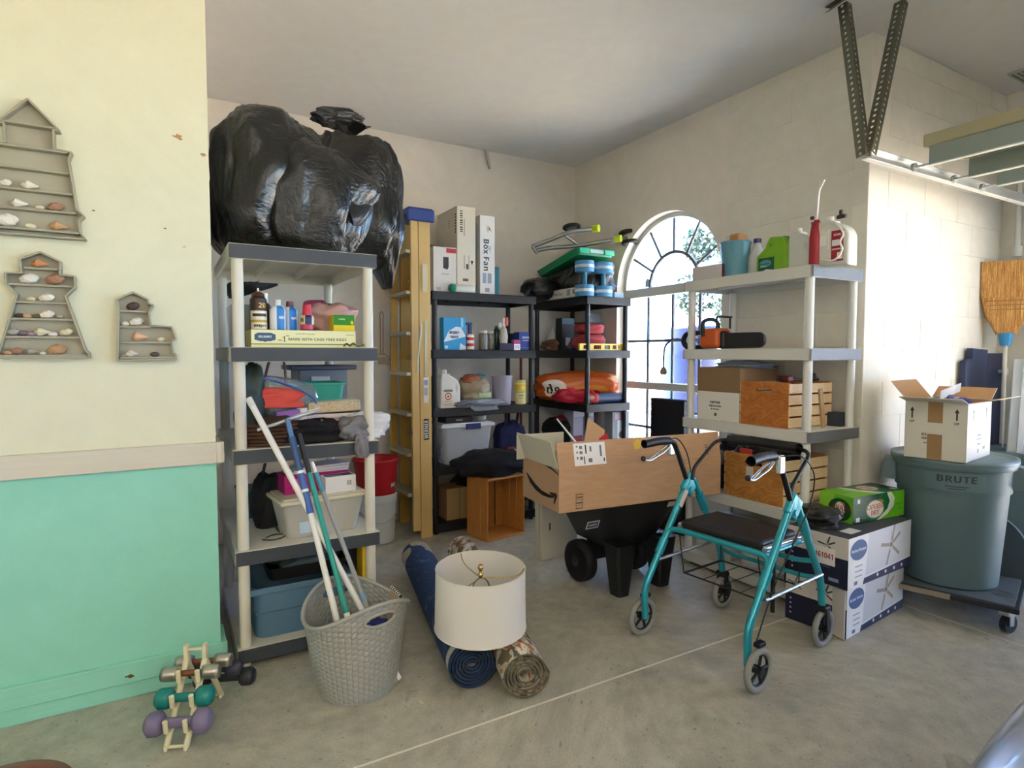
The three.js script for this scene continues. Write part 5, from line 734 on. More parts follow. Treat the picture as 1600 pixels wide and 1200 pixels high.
// ---------------------------------------------------------------- on the black shelf unit in the corner
{
  const z = BR.z1 - 0.03;
  const sk = thing('black_sack', 'glossy black sack stuffed on top of the corner shelf unit', 'garbage bag', [3.15, TOPS[0], -4.33]); { const g = bagGeo({ rx: 0.2, ry: 0.17, rz: 0.345, s: 4.4, amp: 0.07, fine: 0.06, seg: 100, pow: 0.5 }), p = g.attributes.position; for (let i = 0; i < p.count; i++) p.setY(i, p.getY(i) * (0.82 + 0.2 * p.getZ(i) / 0.345)); g.computeVertexNormals(); part(sk, 'sack', g, bagM); } part(sk, 'slumped_end', put(bagGeo({ rx: 0.17, ry: 0.1, rz: 0.15, s: 7, amp: 0.15, fine: 0.06, seg: 50 }), -0.27, 0.005, -0.12), bagM);
  const tr = thing('green_tray', 'flat green plastic tool tray lying on the black sack', 'tray', [3.12, TOPS[0] + 0.285, -4.3], 0); tr.rotation.x = -0.2; part(tr, 'tray', tubGeo(0.36, 0.6, 0.4, 0.64, 0.055, 0.005, 0.03), mat(0x1f8a5a, 0.45)); for (const s of [-1, 1]) part(tr, 'clip', rbox(0.1, 0.045, 0.014, 0.004), mat(0x45c39b, 0.4), [s * 0.13, 0.03, 0.322]); part(tr, 'label', rbox(0.14, 0.03, 0.006, 0.002), mat(0xa9c6c4, 0.5), [0, 0.03, 0.322]);
  // folded push scooter: silver tubes, black wheels, lime grips
  const K = (px, py, zz) => onZ(px, py, zz), o = K(900, 372, -4.15); const sc = thing('folding_scooter', 'folded silver scooter frame with lime grips lying above the green tray', 'scooter', o); const L = (px, py, zz) => K(px, py, zz).sub(o), tub = mat(0x9b9c96, 0.35, 0.7), lime = mat(0xc4d832, 0.5), rub = mat(0x1d1d1f, 0.7);
  part(sc, 'frame', join([bent([L(832, 385, -4.3), L(862, 374, -4.25), L(890, 362, -4.15), L(924, 358, -4.08)], 0.018, 0.03), bent([L(838, 392, -4.3), L(852, 388, -4.28), L(905, 384, -4.2), L(958, 375, -4.02)], 0.018, 0.03), bar(L(832, 385, -4.3), L(840, 396, -4.28), 0.016), bar(L(880, 366, -4.18), L(905, 384, -4.2), 0.01)]), tub);
  for (const [px, py, zz] of [[931, 357, -4.06], [966, 373, -4.0]]) part(sc, 'grip', turned(cyl(0.03, 0.03, 0.055, 18), Math.PI / 2, 0.5), lime, L(px, py, zz));
  for (const [px, py, zz, r] of [[893, 355, -4.2, 0.062], [980, 364, -4.0, 0.056], [984, 379, -3.98, 0.056]]) { const wl2 = part(sc, 'wheel', new THREE.TorusGeometry(r, 0.016, 10, 30).rotateX(Math.PI / 2 - 0.15), rub, L(px, py, zz)); part(wl2, 'hub', cyl(r * 0.8, r * 0.8, 0.014, 20).rotateX(-0.15), mat(0x7d7f82, 0.4, 0.4)); }
  part(sc, 'fork', bar(L(958, 375, -4.02), L(982, 372, -3.99), 0.01), tub); part(sc, 'fork', bar(L(885, 364, -4.17), L(893, 356, -4.2), 0.01), tub);
  const fm = mat(0x4b8fbd, 0.6), wm2 = mat(0xcdd8de, 0.6);
  for (const [px, l] of [[912, 'blue foam water dumbbell standing on end, left beside the box fan carton'], [941, 'blue foam water dumbbell standing on end, right beside the clear box']]) { const d = thing('foam_dumbbell', l, 'dumbbell', [fx(px, 440, z - 0.03), TOPS[0], z - 0.02], 0, 'foam water dumbbells'); part(d, 'handle', cyl(0.02, 0.02, 0.2, 16), mat(0x2a7488, 0.5), [0, 0.14, 0]); for (const y of [0.045, 0.24]) { const f = part(d, 'foam', lathe([[0.0005, -0.045], [0.074, -0.045], [0.078, -0.04], [0.078, 0.04], [0.074, 0.045], [0.0005, 0.045]], 28), fm, [0, y, 0]); part(f, 'band', cyl(0.079, 0.079, 0.024, 28, true), wm2, [0, 0, 0]); } }
  const bf = carton('box_fan_carton', 'flat Box Fan carton lying under the black sack on the corner shelf unit', 'box', [0.07, 0.075, 0.52], [2.94, TOPS[0] + 0.0, -4.2], 0, mat(0xc9c5bc, 0.6), { nx: printed(0.52, 0.075, (g, ar) => { txt(g, 'Box Fan', 42, 52, 44, '#4a4c50', ar); rect(g, '#8d8f93', 66, 12, 9, 70); rect(g, '#77797d', 82, 20, 6, 50); }, { bg: '#d3cfc6', scale: 1500 }) });
  carton('clear_box', 'small translucent blue box beside the foam dumbbells', 'box', [0.1, 0.05, 0.1], [3.32, TOPS[0], z - 0.06], 0, mat(0x9fb8cf, 0.3));
  // second shelf
  const lv = thing('spirit_level', 'yellow spirit level along the front edge of the corner shelf unit', 'level', [3.135, T2, -3.945], 0.06); { const s = shapeOf([[-0.24, 0], [0.24, 0], [0.24, 0.055], [-0.24, 0.055]]); for (const [a, b] of [[-0.2, -0.13], [-0.09, -0.01], [0.03, 0.09], [0.12, 0.2]]) { const h = new THREE.Path(); h.moveTo(a, 0.012); h.lineTo(a, 0.043); h.lineTo(b, 0.043); h.lineTo(b, 0.012); h.closePath(); s.holes.push(h); } part(lv, 'beam', put(extr(s, 0.022), 0, 0, -0.011), mat(0xd9b93a, 0.45)); for (const x of [-0.165, 0.06]) part(lv, 'vial', rbox(0.04, 0.03, 0.01, 0.003), mat(0x2a2a28, 0.3), [x, 0.0275, 0]); }
  const cu = thing('red_cushion', 'folded red cushion tied with a strap on the corner shelf unit', 'cushion', [3.15, T2, -4.13]); part(cu, 'lower_fold', put(bagGeo({ rx: 0.13, ry: 0.075, rz: 0.12, s: 2.7, amp: 0.05, fine: 0.01, seg: 44, pow: 0.7 }), 0, 0, 0), mat(0xa23a3e, 0.8)); part(cu, 'upper_fold', put(bagGeo({ rx: 0.12, ry: 0.05, rz: 0.11, s: 3.7, amp: 0.05, fine: 0.01, seg: 44, pow: 0.7 }), 0, 0.14, 0), mat(0xa8393f, 0.8)); part(cu, 'strap', rbox(0.17, 0.012, 0.2, 0.004), mat(0x2b1a22, 0.6), [0, 0.233, 0]);
  fbox('dark_box', 'dark box with printed panels at the back of the corner shelf unit', 'box', -4.35, 878, 897, 497, T2, 0.1, mat(0x20242b, 0.6), (w, h) => ({ pz: printed(w, h, (g) => { rect(g, '#c9ced6', 30, 60, 40, 25); rect(g, '#3d5a66', 0, 0, 100, 18); }, { bg: '#1d2129' }) }));
  fbox('pale_box', 'pale blue box at the back of the corner shelf unit', 'box', -4.35, 920, 944, 489, T2, 0.1, mat(0xaebdc9, 0.6));
  const sn = thing('plush_heap', 'brown and mauve heap of cloth on the corner shelf unit', 'cloth', [3.06, T2, -4.52]); part(sn, 'brown_cloth', bagGeo({ rx: 0.1, ry: 0.055, rz: 0.12, s: 3, amp: 0.2, seg: 40 }), mat(0x7b5a48, 0.9)); part(sn, 'mauve_cloth', put(bagGeo({ rx: 0.1, ry: 0.06, rz: 0.12, s: 5, amp: 0.2, seg: 40 }), 0.12, 0.0, 0.1), mat(0x6a5a72, 0.9)); part(sn, 'white_cone', put(new THREE.ConeGeometry(0.06, 0.13, 18), -0.02, 0.16, 0.0), mat(0xb9b9b6, 0.6));
  // third shelf
  const cbx = thing('snack_bag', 'shiny orange snack bag with black lettering on the corner shelf unit', 'snack bag', [3.13, T3, -4.28], -0.6); const ct = printed(0.6, 0.3, (g, ar) => { for (let i = 0; i < 24; i++) { g.globalAlpha = 0.5; oval(g, ['#e8b23a', '#b34a1c', '#f0d9a8', '#d8702a'][i % 4], rr(0, 100), rr(0, 100), rr(4, 12), rr(5, 14)); } g.globalAlpha = 1; oval(g, '#efe6d8', 67, 52, 6, 15); txt(g, 'ds', 67, 52, 15, '#1b1512', ar, { font: 'serif', wide: 0.9 }); oval(g, '#b8202c', 80, 60, 4, 8); }, { bg: '#c65a22', rough: 0.22 });
  part(cbx, 'bag', bagGeo({ rx: 0.34, ry: 0.135, rz: 0.1, s: 2.1, amp: 0.08, fine: 0.05, seg: 60, pow: 0.7 }), ct);
  const rb = thing('red_pouch', 'bright pink-red plastic pouch in front of the snack bag', 'pouch', [2.99, T3, -4.1], -0.9); part(rb, 'pouch', bagGeo({ rx: 0.17, ry: 0.058, rz: 0.055, s: 6.3, amp: 0.2, fine: 0.08, seg: 50 }), mat(0xc51e3d, 0.3)); part(rb, 'knot', put(bagGeo({ rx: 0.04, ry: 0.03, rz: 0.03, s: 2, amp: 0.2, seg: 24 }), -0.03, 0.07, 0.03), mat(0xd62a48, 0.3));
  const ro = thing('rolled_mat', 'navy rolled mat with a copper band on the corner shelf unit', 'mat', [3.2, T3 + 0.042, -3.98], 0.0); part(ro, 'roll', turned(lathe([[0.0005, -0.2], [0.034, -0.2], [0.042, -0.19], [0.042, 0.19], [0.034, 0.2], [0.0005, 0.2]], 24), 0, 0, Math.PI / 2), mat(0x22355a, 0.5)); part(ro, 'band', turned(cyl(0.0425, 0.0425, 0.09, 24, true), 0, 0, Math.PI / 2), mat(0x9a5c40, 0.5), [-0.13, 0, 0]);
  // fourth shelf
  fbox('purple_box', 'white and lilac box on the fourth level of the corner shelf unit', 'box', -4.2, 896, 928, 640, T4, 0.14, mat(0xb8b4cc, 0.6), (w, h) => ({ pz: printed(w, h, (g) => { rect(g, '#6d6a9a', 46, 0, 8, 100); rect(g, '#e3e2ea', 0, 0, 100, 16); rect(g, '#9d4a55', 0, 60, 44, 40); }, { bg: '#c3c0d8' }) }));
  fbox('pet_food_bag', 'grey and pink paper sack standing on the corner shelf unit', 'sack', -3.95, 957, 983, 643, T4, 0.11, mat(0x8e9294, 0.6), (w, h) => ({ pz: printed(w, h, (g) => { rect(g, '#b78a8d', 15, 4, 70, 14); rect(g, '#d3d6d6', 30, 20, 55, 60); oval(g, '#5e6a70', 58, 54, 20, 8); }, { bg: '#70757a' }) }));
  const dk = thing('dark_bag', 'dark crumpled bag on the fourth level of the corner shelf unit', 'bag', [3.07, T4, -4.45]); part(dk, 'bag', bagGeo({ rx: 0.1, ry: 0.15, rz: 0.2, s: 1.3, amp: 0.15, fine: 0.05, seg: 44 }), mat(0x151a22, 0.7)); part(dk, 'red_patch', put(bagGeo({ rx: 0.06, ry: 0.03, rz: 0.08, s: 3, amp: 0.2, seg: 24 }), -0.02, 0.25, 0.08), mat(0x7c2a35, 0.6));
}

// ---------------------------------------------------------------- rolled rugs and the lampshade
function rollGeo(r, L, turns = 5, th = 0.0085) { // spiral of carpet, swept along z
  const pts = [], n = turns * 28, r0 = Math.max(0.012, r - turns * (th + 0.006)); for (let i = 0; i <= n; i++) { const a = i / 28 * Math.PI * 2, q = r0 + (r - r0) * i / n, sq = 0.9 + 0.1 * i / n; pts.push([Math.cos(a) * q * (1.08 - 0.08 * i / n), Math.sin(a) * q * sq]); }
  const pos = [], idx = [], uv = [], off = pts.map(([x, y]) => { const l = Math.hypot(x, y); return [x * (1 - th / l), y * (1 - th / l)]; }), K = n + 1, J = 6;
  let acc = 0; const us = pts.map((p, i) => { if (i) acc += Math.hypot(p[0] - pts[i - 1][0], p[1] - pts[i - 1][1]); return acc; });
  for (const S of [pts, off]) for (let j = 0; j <= J; j++) for (let i = 0; i < K; i++) { pos.push(S[i][0], S[i][1], (j / J - 0.5) * L); uv.push(us[i] / 0.8, j / J); }
  const at = (s, j, i) => s * K * (J + 1) + j * K + i;
  for (let j = 0; j < J; j++) for (let i = 0; i < n; i++) { idx.push(at(0, j, i), at(0, j, i + 1), at(0, j + 1, i), at(0, j + 1, i), at(0, j, i + 1), at(0, j + 1, i + 1)); idx.push(at(1, j, i), at(1, j + 1, i), at(1, j, i + 1), at(1, j + 1, i), at(1, j + 1, i + 1), at(1, j, i + 1)); }
  const nSurf = idx.length;
  for (const j of [0, J]) for (let i = 0; i < n; i++) { const a = at(0, j, i), b = at(0, j, i + 1), c = at(1, j, i), d = at(1, j, i + 1); j ? idx.push(a, b, c, c, b, d) : idx.push(a, c, b, c, d, b); }
  const e = [at(0, 0, n), at(0, J, n), at(1, 0, n), at(1, J, n)]; idx.push(e[0], e[1], e[2], e[2], e[1], e[3]);
  const g = new THREE.BufferGeometry(); g.setAttribute('position', new THREE.Float32BufferAttribute(pos, 3)); g.setAttribute('uv', new THREE.Float32BufferAttribute(uv, 2)); const half = (I) => { const h = g.clone(); h.setIndex(I); const q = h.toNonIndexed(); q.computeVertexNormals(); return smooth(q); }; return [half(idx.slice(0, nSurf)), half(idx.slice(nSurf))];
}
{
  const blueT = texel(256, 512, (u, v) => { const a = loopF(u, v, 3, 6, 4), b = loopF(u, v, 14, 2, 2), f = (v > 0.955 && v < 0.985) ? 1 : 0, cr = v < 0.12 && loopF(u, v, 1.2, 9, 2) > -0.05 ? 1 : 0; const w = Math.max(0, a - 0.25) * 60; let c = [34 + w + b * 10, 58 + w + b * 12, 98 + w * 0.9 + b * 12]; if (f) c = [178, 174, 164]; if (cr) c = [168 + b * 16, 160 + b * 16, 136 + b * 12]; return c.map(cl); });
  const flT = texel(256, 512, (u, v) => { const a = loopF(u, v, 2.2, 16, 4), b = loopF(u, v, 3.4, 31, 3), f = loopF(u, v, 30, 5, 2) * 12; let c = [190, 178, 150]; if (a > 0.22) c = [214, 206, 186]; if (a < -0.18) c = [104, 92, 70]; if (b > 0.38) c = [170, 106, 84]; if (b < -0.42) c = [92, 96, 88]; return c.map((q) => cl(q + f)); });
  const rug = (label, A, B, r, m, turns, em) => { const d = B.clone().sub(A), L = d.length(), t = thing('rolled_rug', label, 'rug', A.clone().lerp(B, 0.5).setY(r), Math.atan2(d.x, d.z) + Math.PI); const [g0, g1] = rollGeo(r, L, turns); part(t, 'carpet', g0, m); part(t, 'rolled_edge', g1, em); return t; };
  blueT.needsUpdate = true; const a0 = onY(738, 1038, 0.105), a1 = onY(652, 868, 0.105), b0 = onY(822, 1055, 0.1), b1 = onY(722, 858, 0.1);
  const ra = rug('navy blue rolled rug with pale end bands lying beside the grey basket', a0, a1, 0.105, new THREE.MeshPhysicalMaterial({ map: blueT, roughness: 0.95, side: THREE.DoubleSide }), 6, mat(0x1c3047, 0.95));
  const rb = rug('floral beige and brown rolled rug under the lampshade', b0, b1, 0.1, new THREE.MeshPhysicalMaterial({ map: flT, roughness: 0.95, side: THREE.DoubleSide }), 5, mat(0x5f5844, 0.95));
  
  // lampshade resting on both rolls
  const c = onY(754, 985, 0.205), s = thing('lampshade', 'white drum lampshade with a brass finial resting on the rolled rugs', 'lampshade', [c.x + 0.005, 0.212, c.z - 0.03]); s.rotation.x = 0.05; s.rotation.z = 0.02;
  const sm = new THREE.MeshPhysicalMaterial({ color: 0xe6e2da, roughness: 0.8, side: THREE.DoubleSide, transmission: 0.12, thickness: 0 });
  const H = 0.262, R0 = 0.196, R1 = 0.19; part(s, 'shade', new THREE.CylinderGeometry(R1, R0, H, 64, 1, true), sm, [0, H / 2, 0]);
  for (const [y, r] of [[0.002, R0], [H - 0.002, R1]]) part(s, 'rim', new THREE.TorusGeometry(r, 0.0025, 8, 64).rotateX(Math.PI / 2), mat(0xddd6c4, 0.7), [0, y, 0]);
  const br = mat(0xb3995a, 0.25, 0.9), cy = H - 0.045; const sp = []; for (let i = 0; i < 3; i++) { const a = i * 2.094 + 0.5; sp.push(tube([[0, cy, 0], [Math.cos(a) * 0.05, cy - 0.002, Math.sin(a) * 0.05], [Math.cos(a) * R1 * 0.85, cy + 0.01, Math.sin(a) * R1 * 0.85], [Math.cos(a) * R1, H - 0.003, Math.sin(a) * R1]], 0.0025, 6, 20)); } part(s, 'spider', join(sp), br);
  part(s, 'harp', tube([[-0.035, cy - 0.16, 0], [-0.05, cy - 0.09, 0], [-0.03, cy - 0.02, 0], [0, cy - 0.002, 0], [0.03, cy - 0.02, 0], [0.05, cy - 0.09, 0], [0.035, cy - 0.16, 0]], 0.003, 6, 40), br);
  part(s, 'finial', lathe([[0.0005, 0.06], [0.008, 0.056], [0.0125, 0.046], [0.0125, 0.04], [0.007, 0.03], [0.005, 0.024], [0.012, 0.016], [0.012, 0.01], [0.008, 0.002], [0.0005, 0]], 20), br, [0, cy, 0]);
  const nut = new THREE.Mesh(turned(rbox(0.004, 0.004, 0.025, 0.001), 0, 0.3), mat(0xe8e2d0, 0.7)); nut.name = 'wood_chip'; scene.add(nut); const np = onY(658, 1098, 0); nut.position.set(np.x, 0.002, np.z); tag(nut, 'tiny pale splinter lying on the concrete near the navy rug', 'splinter');
}

// ---------------------------------------------------------------- black yard cart with the open long carton
{
  const bp = mat(0x101216, 0.42), t = thing('yard_cart', 'black plastic two-wheeled dump cart under the long open carton', 'cart', [2.3, 0, -2.83]);
  const g = tubGeo(0.38, 0.36, 0.6, 0.62, 0.3, 0.008, 0.07); part(t, 'tub', g, bp, [0.06, 0.265, 0]);
  part(t, 'rim', join([put(rbox(0.64, 0.028, 0.03, 0.01), 0.06, 0.558, 0.315), put(rbox(0.64, 0.028, 0.03, 0.01), 0.06, 0.558, -0.315), put(rbox(0.03, 0.028, 0.66, 0.01), 0.365, 0.558, 0), put(rbox(0.03, 0.028, 0.66, 0.01), -0.245, 0.558, 0)]), mat(0x1b1d22, 0.3));
  for (const x of [-0.08, 0.23]) { const lg = tubGeo(0.085, 0.09, 0.14, 0.14, 0.3, 0.04, 0.02); part(t, 'leg', lg, bp, [x, 0, 0.22]); }
  for (const x of [-0.15, 0.26]) { const w = part(t, 'wheel', turned(lathe([[0.0005, -0.035], [0.04, -0.035], [0.05, -0.02], [0.08, -0.02], [0.1, -0.04], [0.122, -0.034], [0.127, 0], [0.122, 0.034], [0.1, 0.04], [0.08, 0.02], [0.05, 0.02], [0.04, 0.035], [0.0005, 0.035]], 36), 0, 0, Math.PI / 2), mat(0x0d0d0f, 0.7), [x, 0.128, -0.06]); part(w, 'hub', turned(cyl(0.03, 0.03, 0.09, 16), 0, 0, Math.PI / 2), mat(0x2a2b2e, 0.5)); }
  part(t, 'axle', bar([-0.15, 0.128, -0.06], [0.26, 0.128, -0.06], 0.012), steel); part(t, 'axle_bracket', rbox(0.28, 0.16, 0.06, 0.01), bp, [0.055, 0.2, -0.06]);
  const lb = onZ(931, 813, -2.535); part(t, 'brand_plate', rbox(0.085, 0.05, 0.003, 0.001), printed(0.085, 0.05, (q, ar) => { rect(q, '#2a2d33', 8, 14, 84, 72); txt(q, 'AMES', 50, 52, 46, '#c9ccd0', ar, { wide: 0.9 }); }, { bg: '#b7bac0', scale: 4000 }), [lb.x - 2.3, 0.45, 0.268], [0.42, 0, 0]);
  part(t, 'paper_tag', rbox(0.1, 0.035, 0.003, 0.001), mat(0xd9d9d6, 0.6), [0.27, 0.5, 0.292], [0.4, 0, 0]);

  const card = mat(0xb98d63, 0.8), cardIn = mat(0xc9a67c, 0.85), pale = mat(0xcfcab4, 0.8), o = onY(873, 803, 0.575), b = thing('long_carton', 'long open brown shipping carton with a curved arrow logo lying across the black cart', 'box', [o.x, 0.575, o.z], -0.1), L = 1.06, W = 0.42, H = 0.225, th = 0.006;
  const wallT = texel(256, 256, (u, v) => { const q = loopF(u, v, 2, 12, 4) * 7; return [cl(188 + q), cl(150 + q), cl(114 + q)]; }), cm = new THREE.MeshPhysicalMaterial({ map: wallT, roughness: 0.85 });
  part(b, 'bottom', rbox(L, th, W, 0.002), cm, [L / 2, th / 2, -W / 2]);
  const fr = part(b, 'side_panel', rbox(L, H, th, 0.002), cm, [L / 2, H / 2, -th / 2]); part(b, 'side_panel', rbox(L, H, th, 0.002), cm, [L / 2, H / 2, -W + th / 2]); part(b, 'end_panel', rbox(th, H, W, 0.002), cm, [L - th / 2, H / 2, -W / 2]);
  const smile = printed(W, H, (g2, ar) => { g2.strokeStyle = '#1f1612'; g2.lineCap = 'round'; poly(g2, '#1f1612', [[10, 38], [22, 58], [38, 70], [56, 75], [74, 74], [86, 70], [88, 65], [72, 66], [54, 64], [38, 56], [24, 45], [12, 36]]); poly(g2, '#1f1612', [[76, 60], [94, 56], [96, 62], [90, 82], [87, 82], [89, 66], [78, 64]]); poly(g2, '#1f1612', [[62, 2], [80, 0], [100, 10], [100, 13], [82, 6]]); }, { bg: '#b89470', scale: 1400 });
  const eg = rbox(th, H, W, 0.002); part(b, 'end_panel', eg, [cm, smile, cm, cm, cm, cm], [th / 2, H / 2, -W / 2]);
  const ff = part(b, 'flap', rbox(L, 0.135, 0.005, 0.002), cm, [L / 2, H + 0.064, -0.018], [-0.2, 0, 0]);
  part(ff, 'shipping_label', rbox(0.19, 0.115, 0.001, 0.0004), printed(0.19, 0.115, (g2, ar) => { rect(g2, '#222', 36, 8, 4, 40); rect(g2, '#333', 30, 60, 3, 34); for (const [x, y, w, h] of [[8, 10, 5, 8], [18, 12, 9, 14], [8, 36, 5, 8], [18, 36, 9, 12], [8, 60, 5, 10], [18, 60, 9, 14], [50, 16, 6, 24], [44, 70, 12, 18], [82, 14, 6, 50]]) rect(g2, '#77757a', x, y, w, h); rect(g2, '#222', 92, 72, 4, 16); }, { bg: '#e9e8e6', scale: 2400 }), [-L / 2 + 0.19, 0.0, 0.003]);
  part(ff, 'yellow_tape', extr([[-0.02, -0.03], [0.015, -0.022], [0.03, 0.012], [0.005, 0.03], [-0.022, 0.01]], 0.001), mat(0xd9b62c, 0.5), [-0.04, 0.03, 0.003]);
  part(fr, 'printed_icons', rbox(0.045, 0.08, 0.001, 0.0004), printed(0.045, 0.08, (g2) => { g2.strokeStyle = '#3a2c20'; g2.lineWidth = 5; g2.strokeRect(5, 5, 90, 90); for (let i = 0; i < 4; i++) rect(g2, '#5a452f', 10, 20 + i * 18, 80, i % 2 ? 4 : 9); }, { bg: '#b89470', scale: 2400 }), [-L / 2 + 0.12, -0.06, th / 2 + 0.0006]);
  part(ff, 'printed_icons', rbox(0.035, 0.07, 0.001, 0.0004), printed(0.035, 0.07, (g2) => { for (let i = 0; i < 5; i++) rect(g2, '#6a5238', 20, 8 + i * 18, 60, 9); }, { bg: '#b89470' }), [L / 2 - 0.1, -0.03, 0.003]);
  const bf = part(b, 'flap', rbox(L, 0.005, 0.14, 0.002), cardIn, [L / 2, H + 0.01, -W - 0.06], [0.2, 0, 0]);
  part(b, 'flap', rbox(0.005, 0.15, W - 0.02, 0.002), pale, [-0.02, H + 0.07, -W / 2], [0, 0, 0.32]);
  part(b, 'inner_flap', rbox(0.3, 0.14, 0.005, 0.002), pale, [0.1, H + 0.06, -W + 0.02]); part(b, 'inner_flap', rbox(0.26, 0.12, 0.005, 0.002), pale, [0.13, H + 0.03, -0.05]);
  part(b, 'torn_flap', rbox(0.005, 0.11, 0.16, 0.002), cm, [L + 0.02, H + 0.04, -0.12], [0.0, 0, -0.5]);
  const cp = onZ(918, 690, -2.66), cs = thing('cardboard_scrap', 'torn cardboard piece sticking up out of the long carton', 'cardboard', [cp.x, 0.6, -2.68]); part(cs, 'sheet', extr([[-0.07, 0], [0.1, -0.01], [0.09, 0.36], [-0.035, 0.42]], 0.006), cardIn); part(cs, 'red_tape', rbox(0.06, 0.04, 0.012, 0.003), mat(0xc2222a, 0.5), [0.09, 0.31, 0.006], [0, 0, 0.6]); cs.rotation.z = -0.12;
  const st = new THREE.Mesh(bar([0, 0, 0], [-0.17, 0.27, -0.14], 0.009, 8, 0.004), mat(0xe9e6e0, 0.5)); st.name = 'white_rod'; scene.add(st); const sp = onZ(915, 692, -2.62); st.position.set(sp.x + 0.06, 0.75, -2.6); tag(st, 'thin white plastic rod slanting out of the long carton', 'rod');
  const bub = thing('bubble_wrap', 'pale packing cushion inside the long carton', 'packing', [o.x + 0.2, 0.59, o.z - 0.24]); part(bub, 'cushion', bagGeo({ rx: 0.13, ry: 0.12, rz: 0.1, s: 2.4, amp: 0.1, seg: 36 }), mat(0xc4c4b2, 0.5)); part(bub, 'brown_paper', put(bagGeo({ rx: 0.2, ry: 0.1, rz: 0.1, s: 5.4, amp: 0.25, fine: 0.2, seg: 36 }), 0.35, 0, 0), cardIn);
  // pale flat cartons leaning behind
  const wp = onY(849, 880, 0), w2 = onY(902, 868, 0), wt = thing('flat_carton', 'pale flat carton standing on the floor left of the black cart', 'box', [(wp.x + w2.x) / 2 + 0.02, 0, (wp.z + w2.z) / 2 - 0.06], 0.02);
  part(wt, 'carton', put(rbox(w2.x - wp.x - 0.0, 0.52, 0.03, 0.003), 0.0, 0.26, 0), pale); part(wt, 'carton', put(rbox(w2.x - wp.x + 0.04, 0.55, 0.05, 0.003), 0.02, 0.275, -0.05), mat(0xc6c0a8, 0.8)); part(wt, 'handle_slot', rbox(0.012, 0.05, 0.004, 0.001), mat(0x5b5648, 0.8), [-0.08, 0.22, 0.0155]);
}

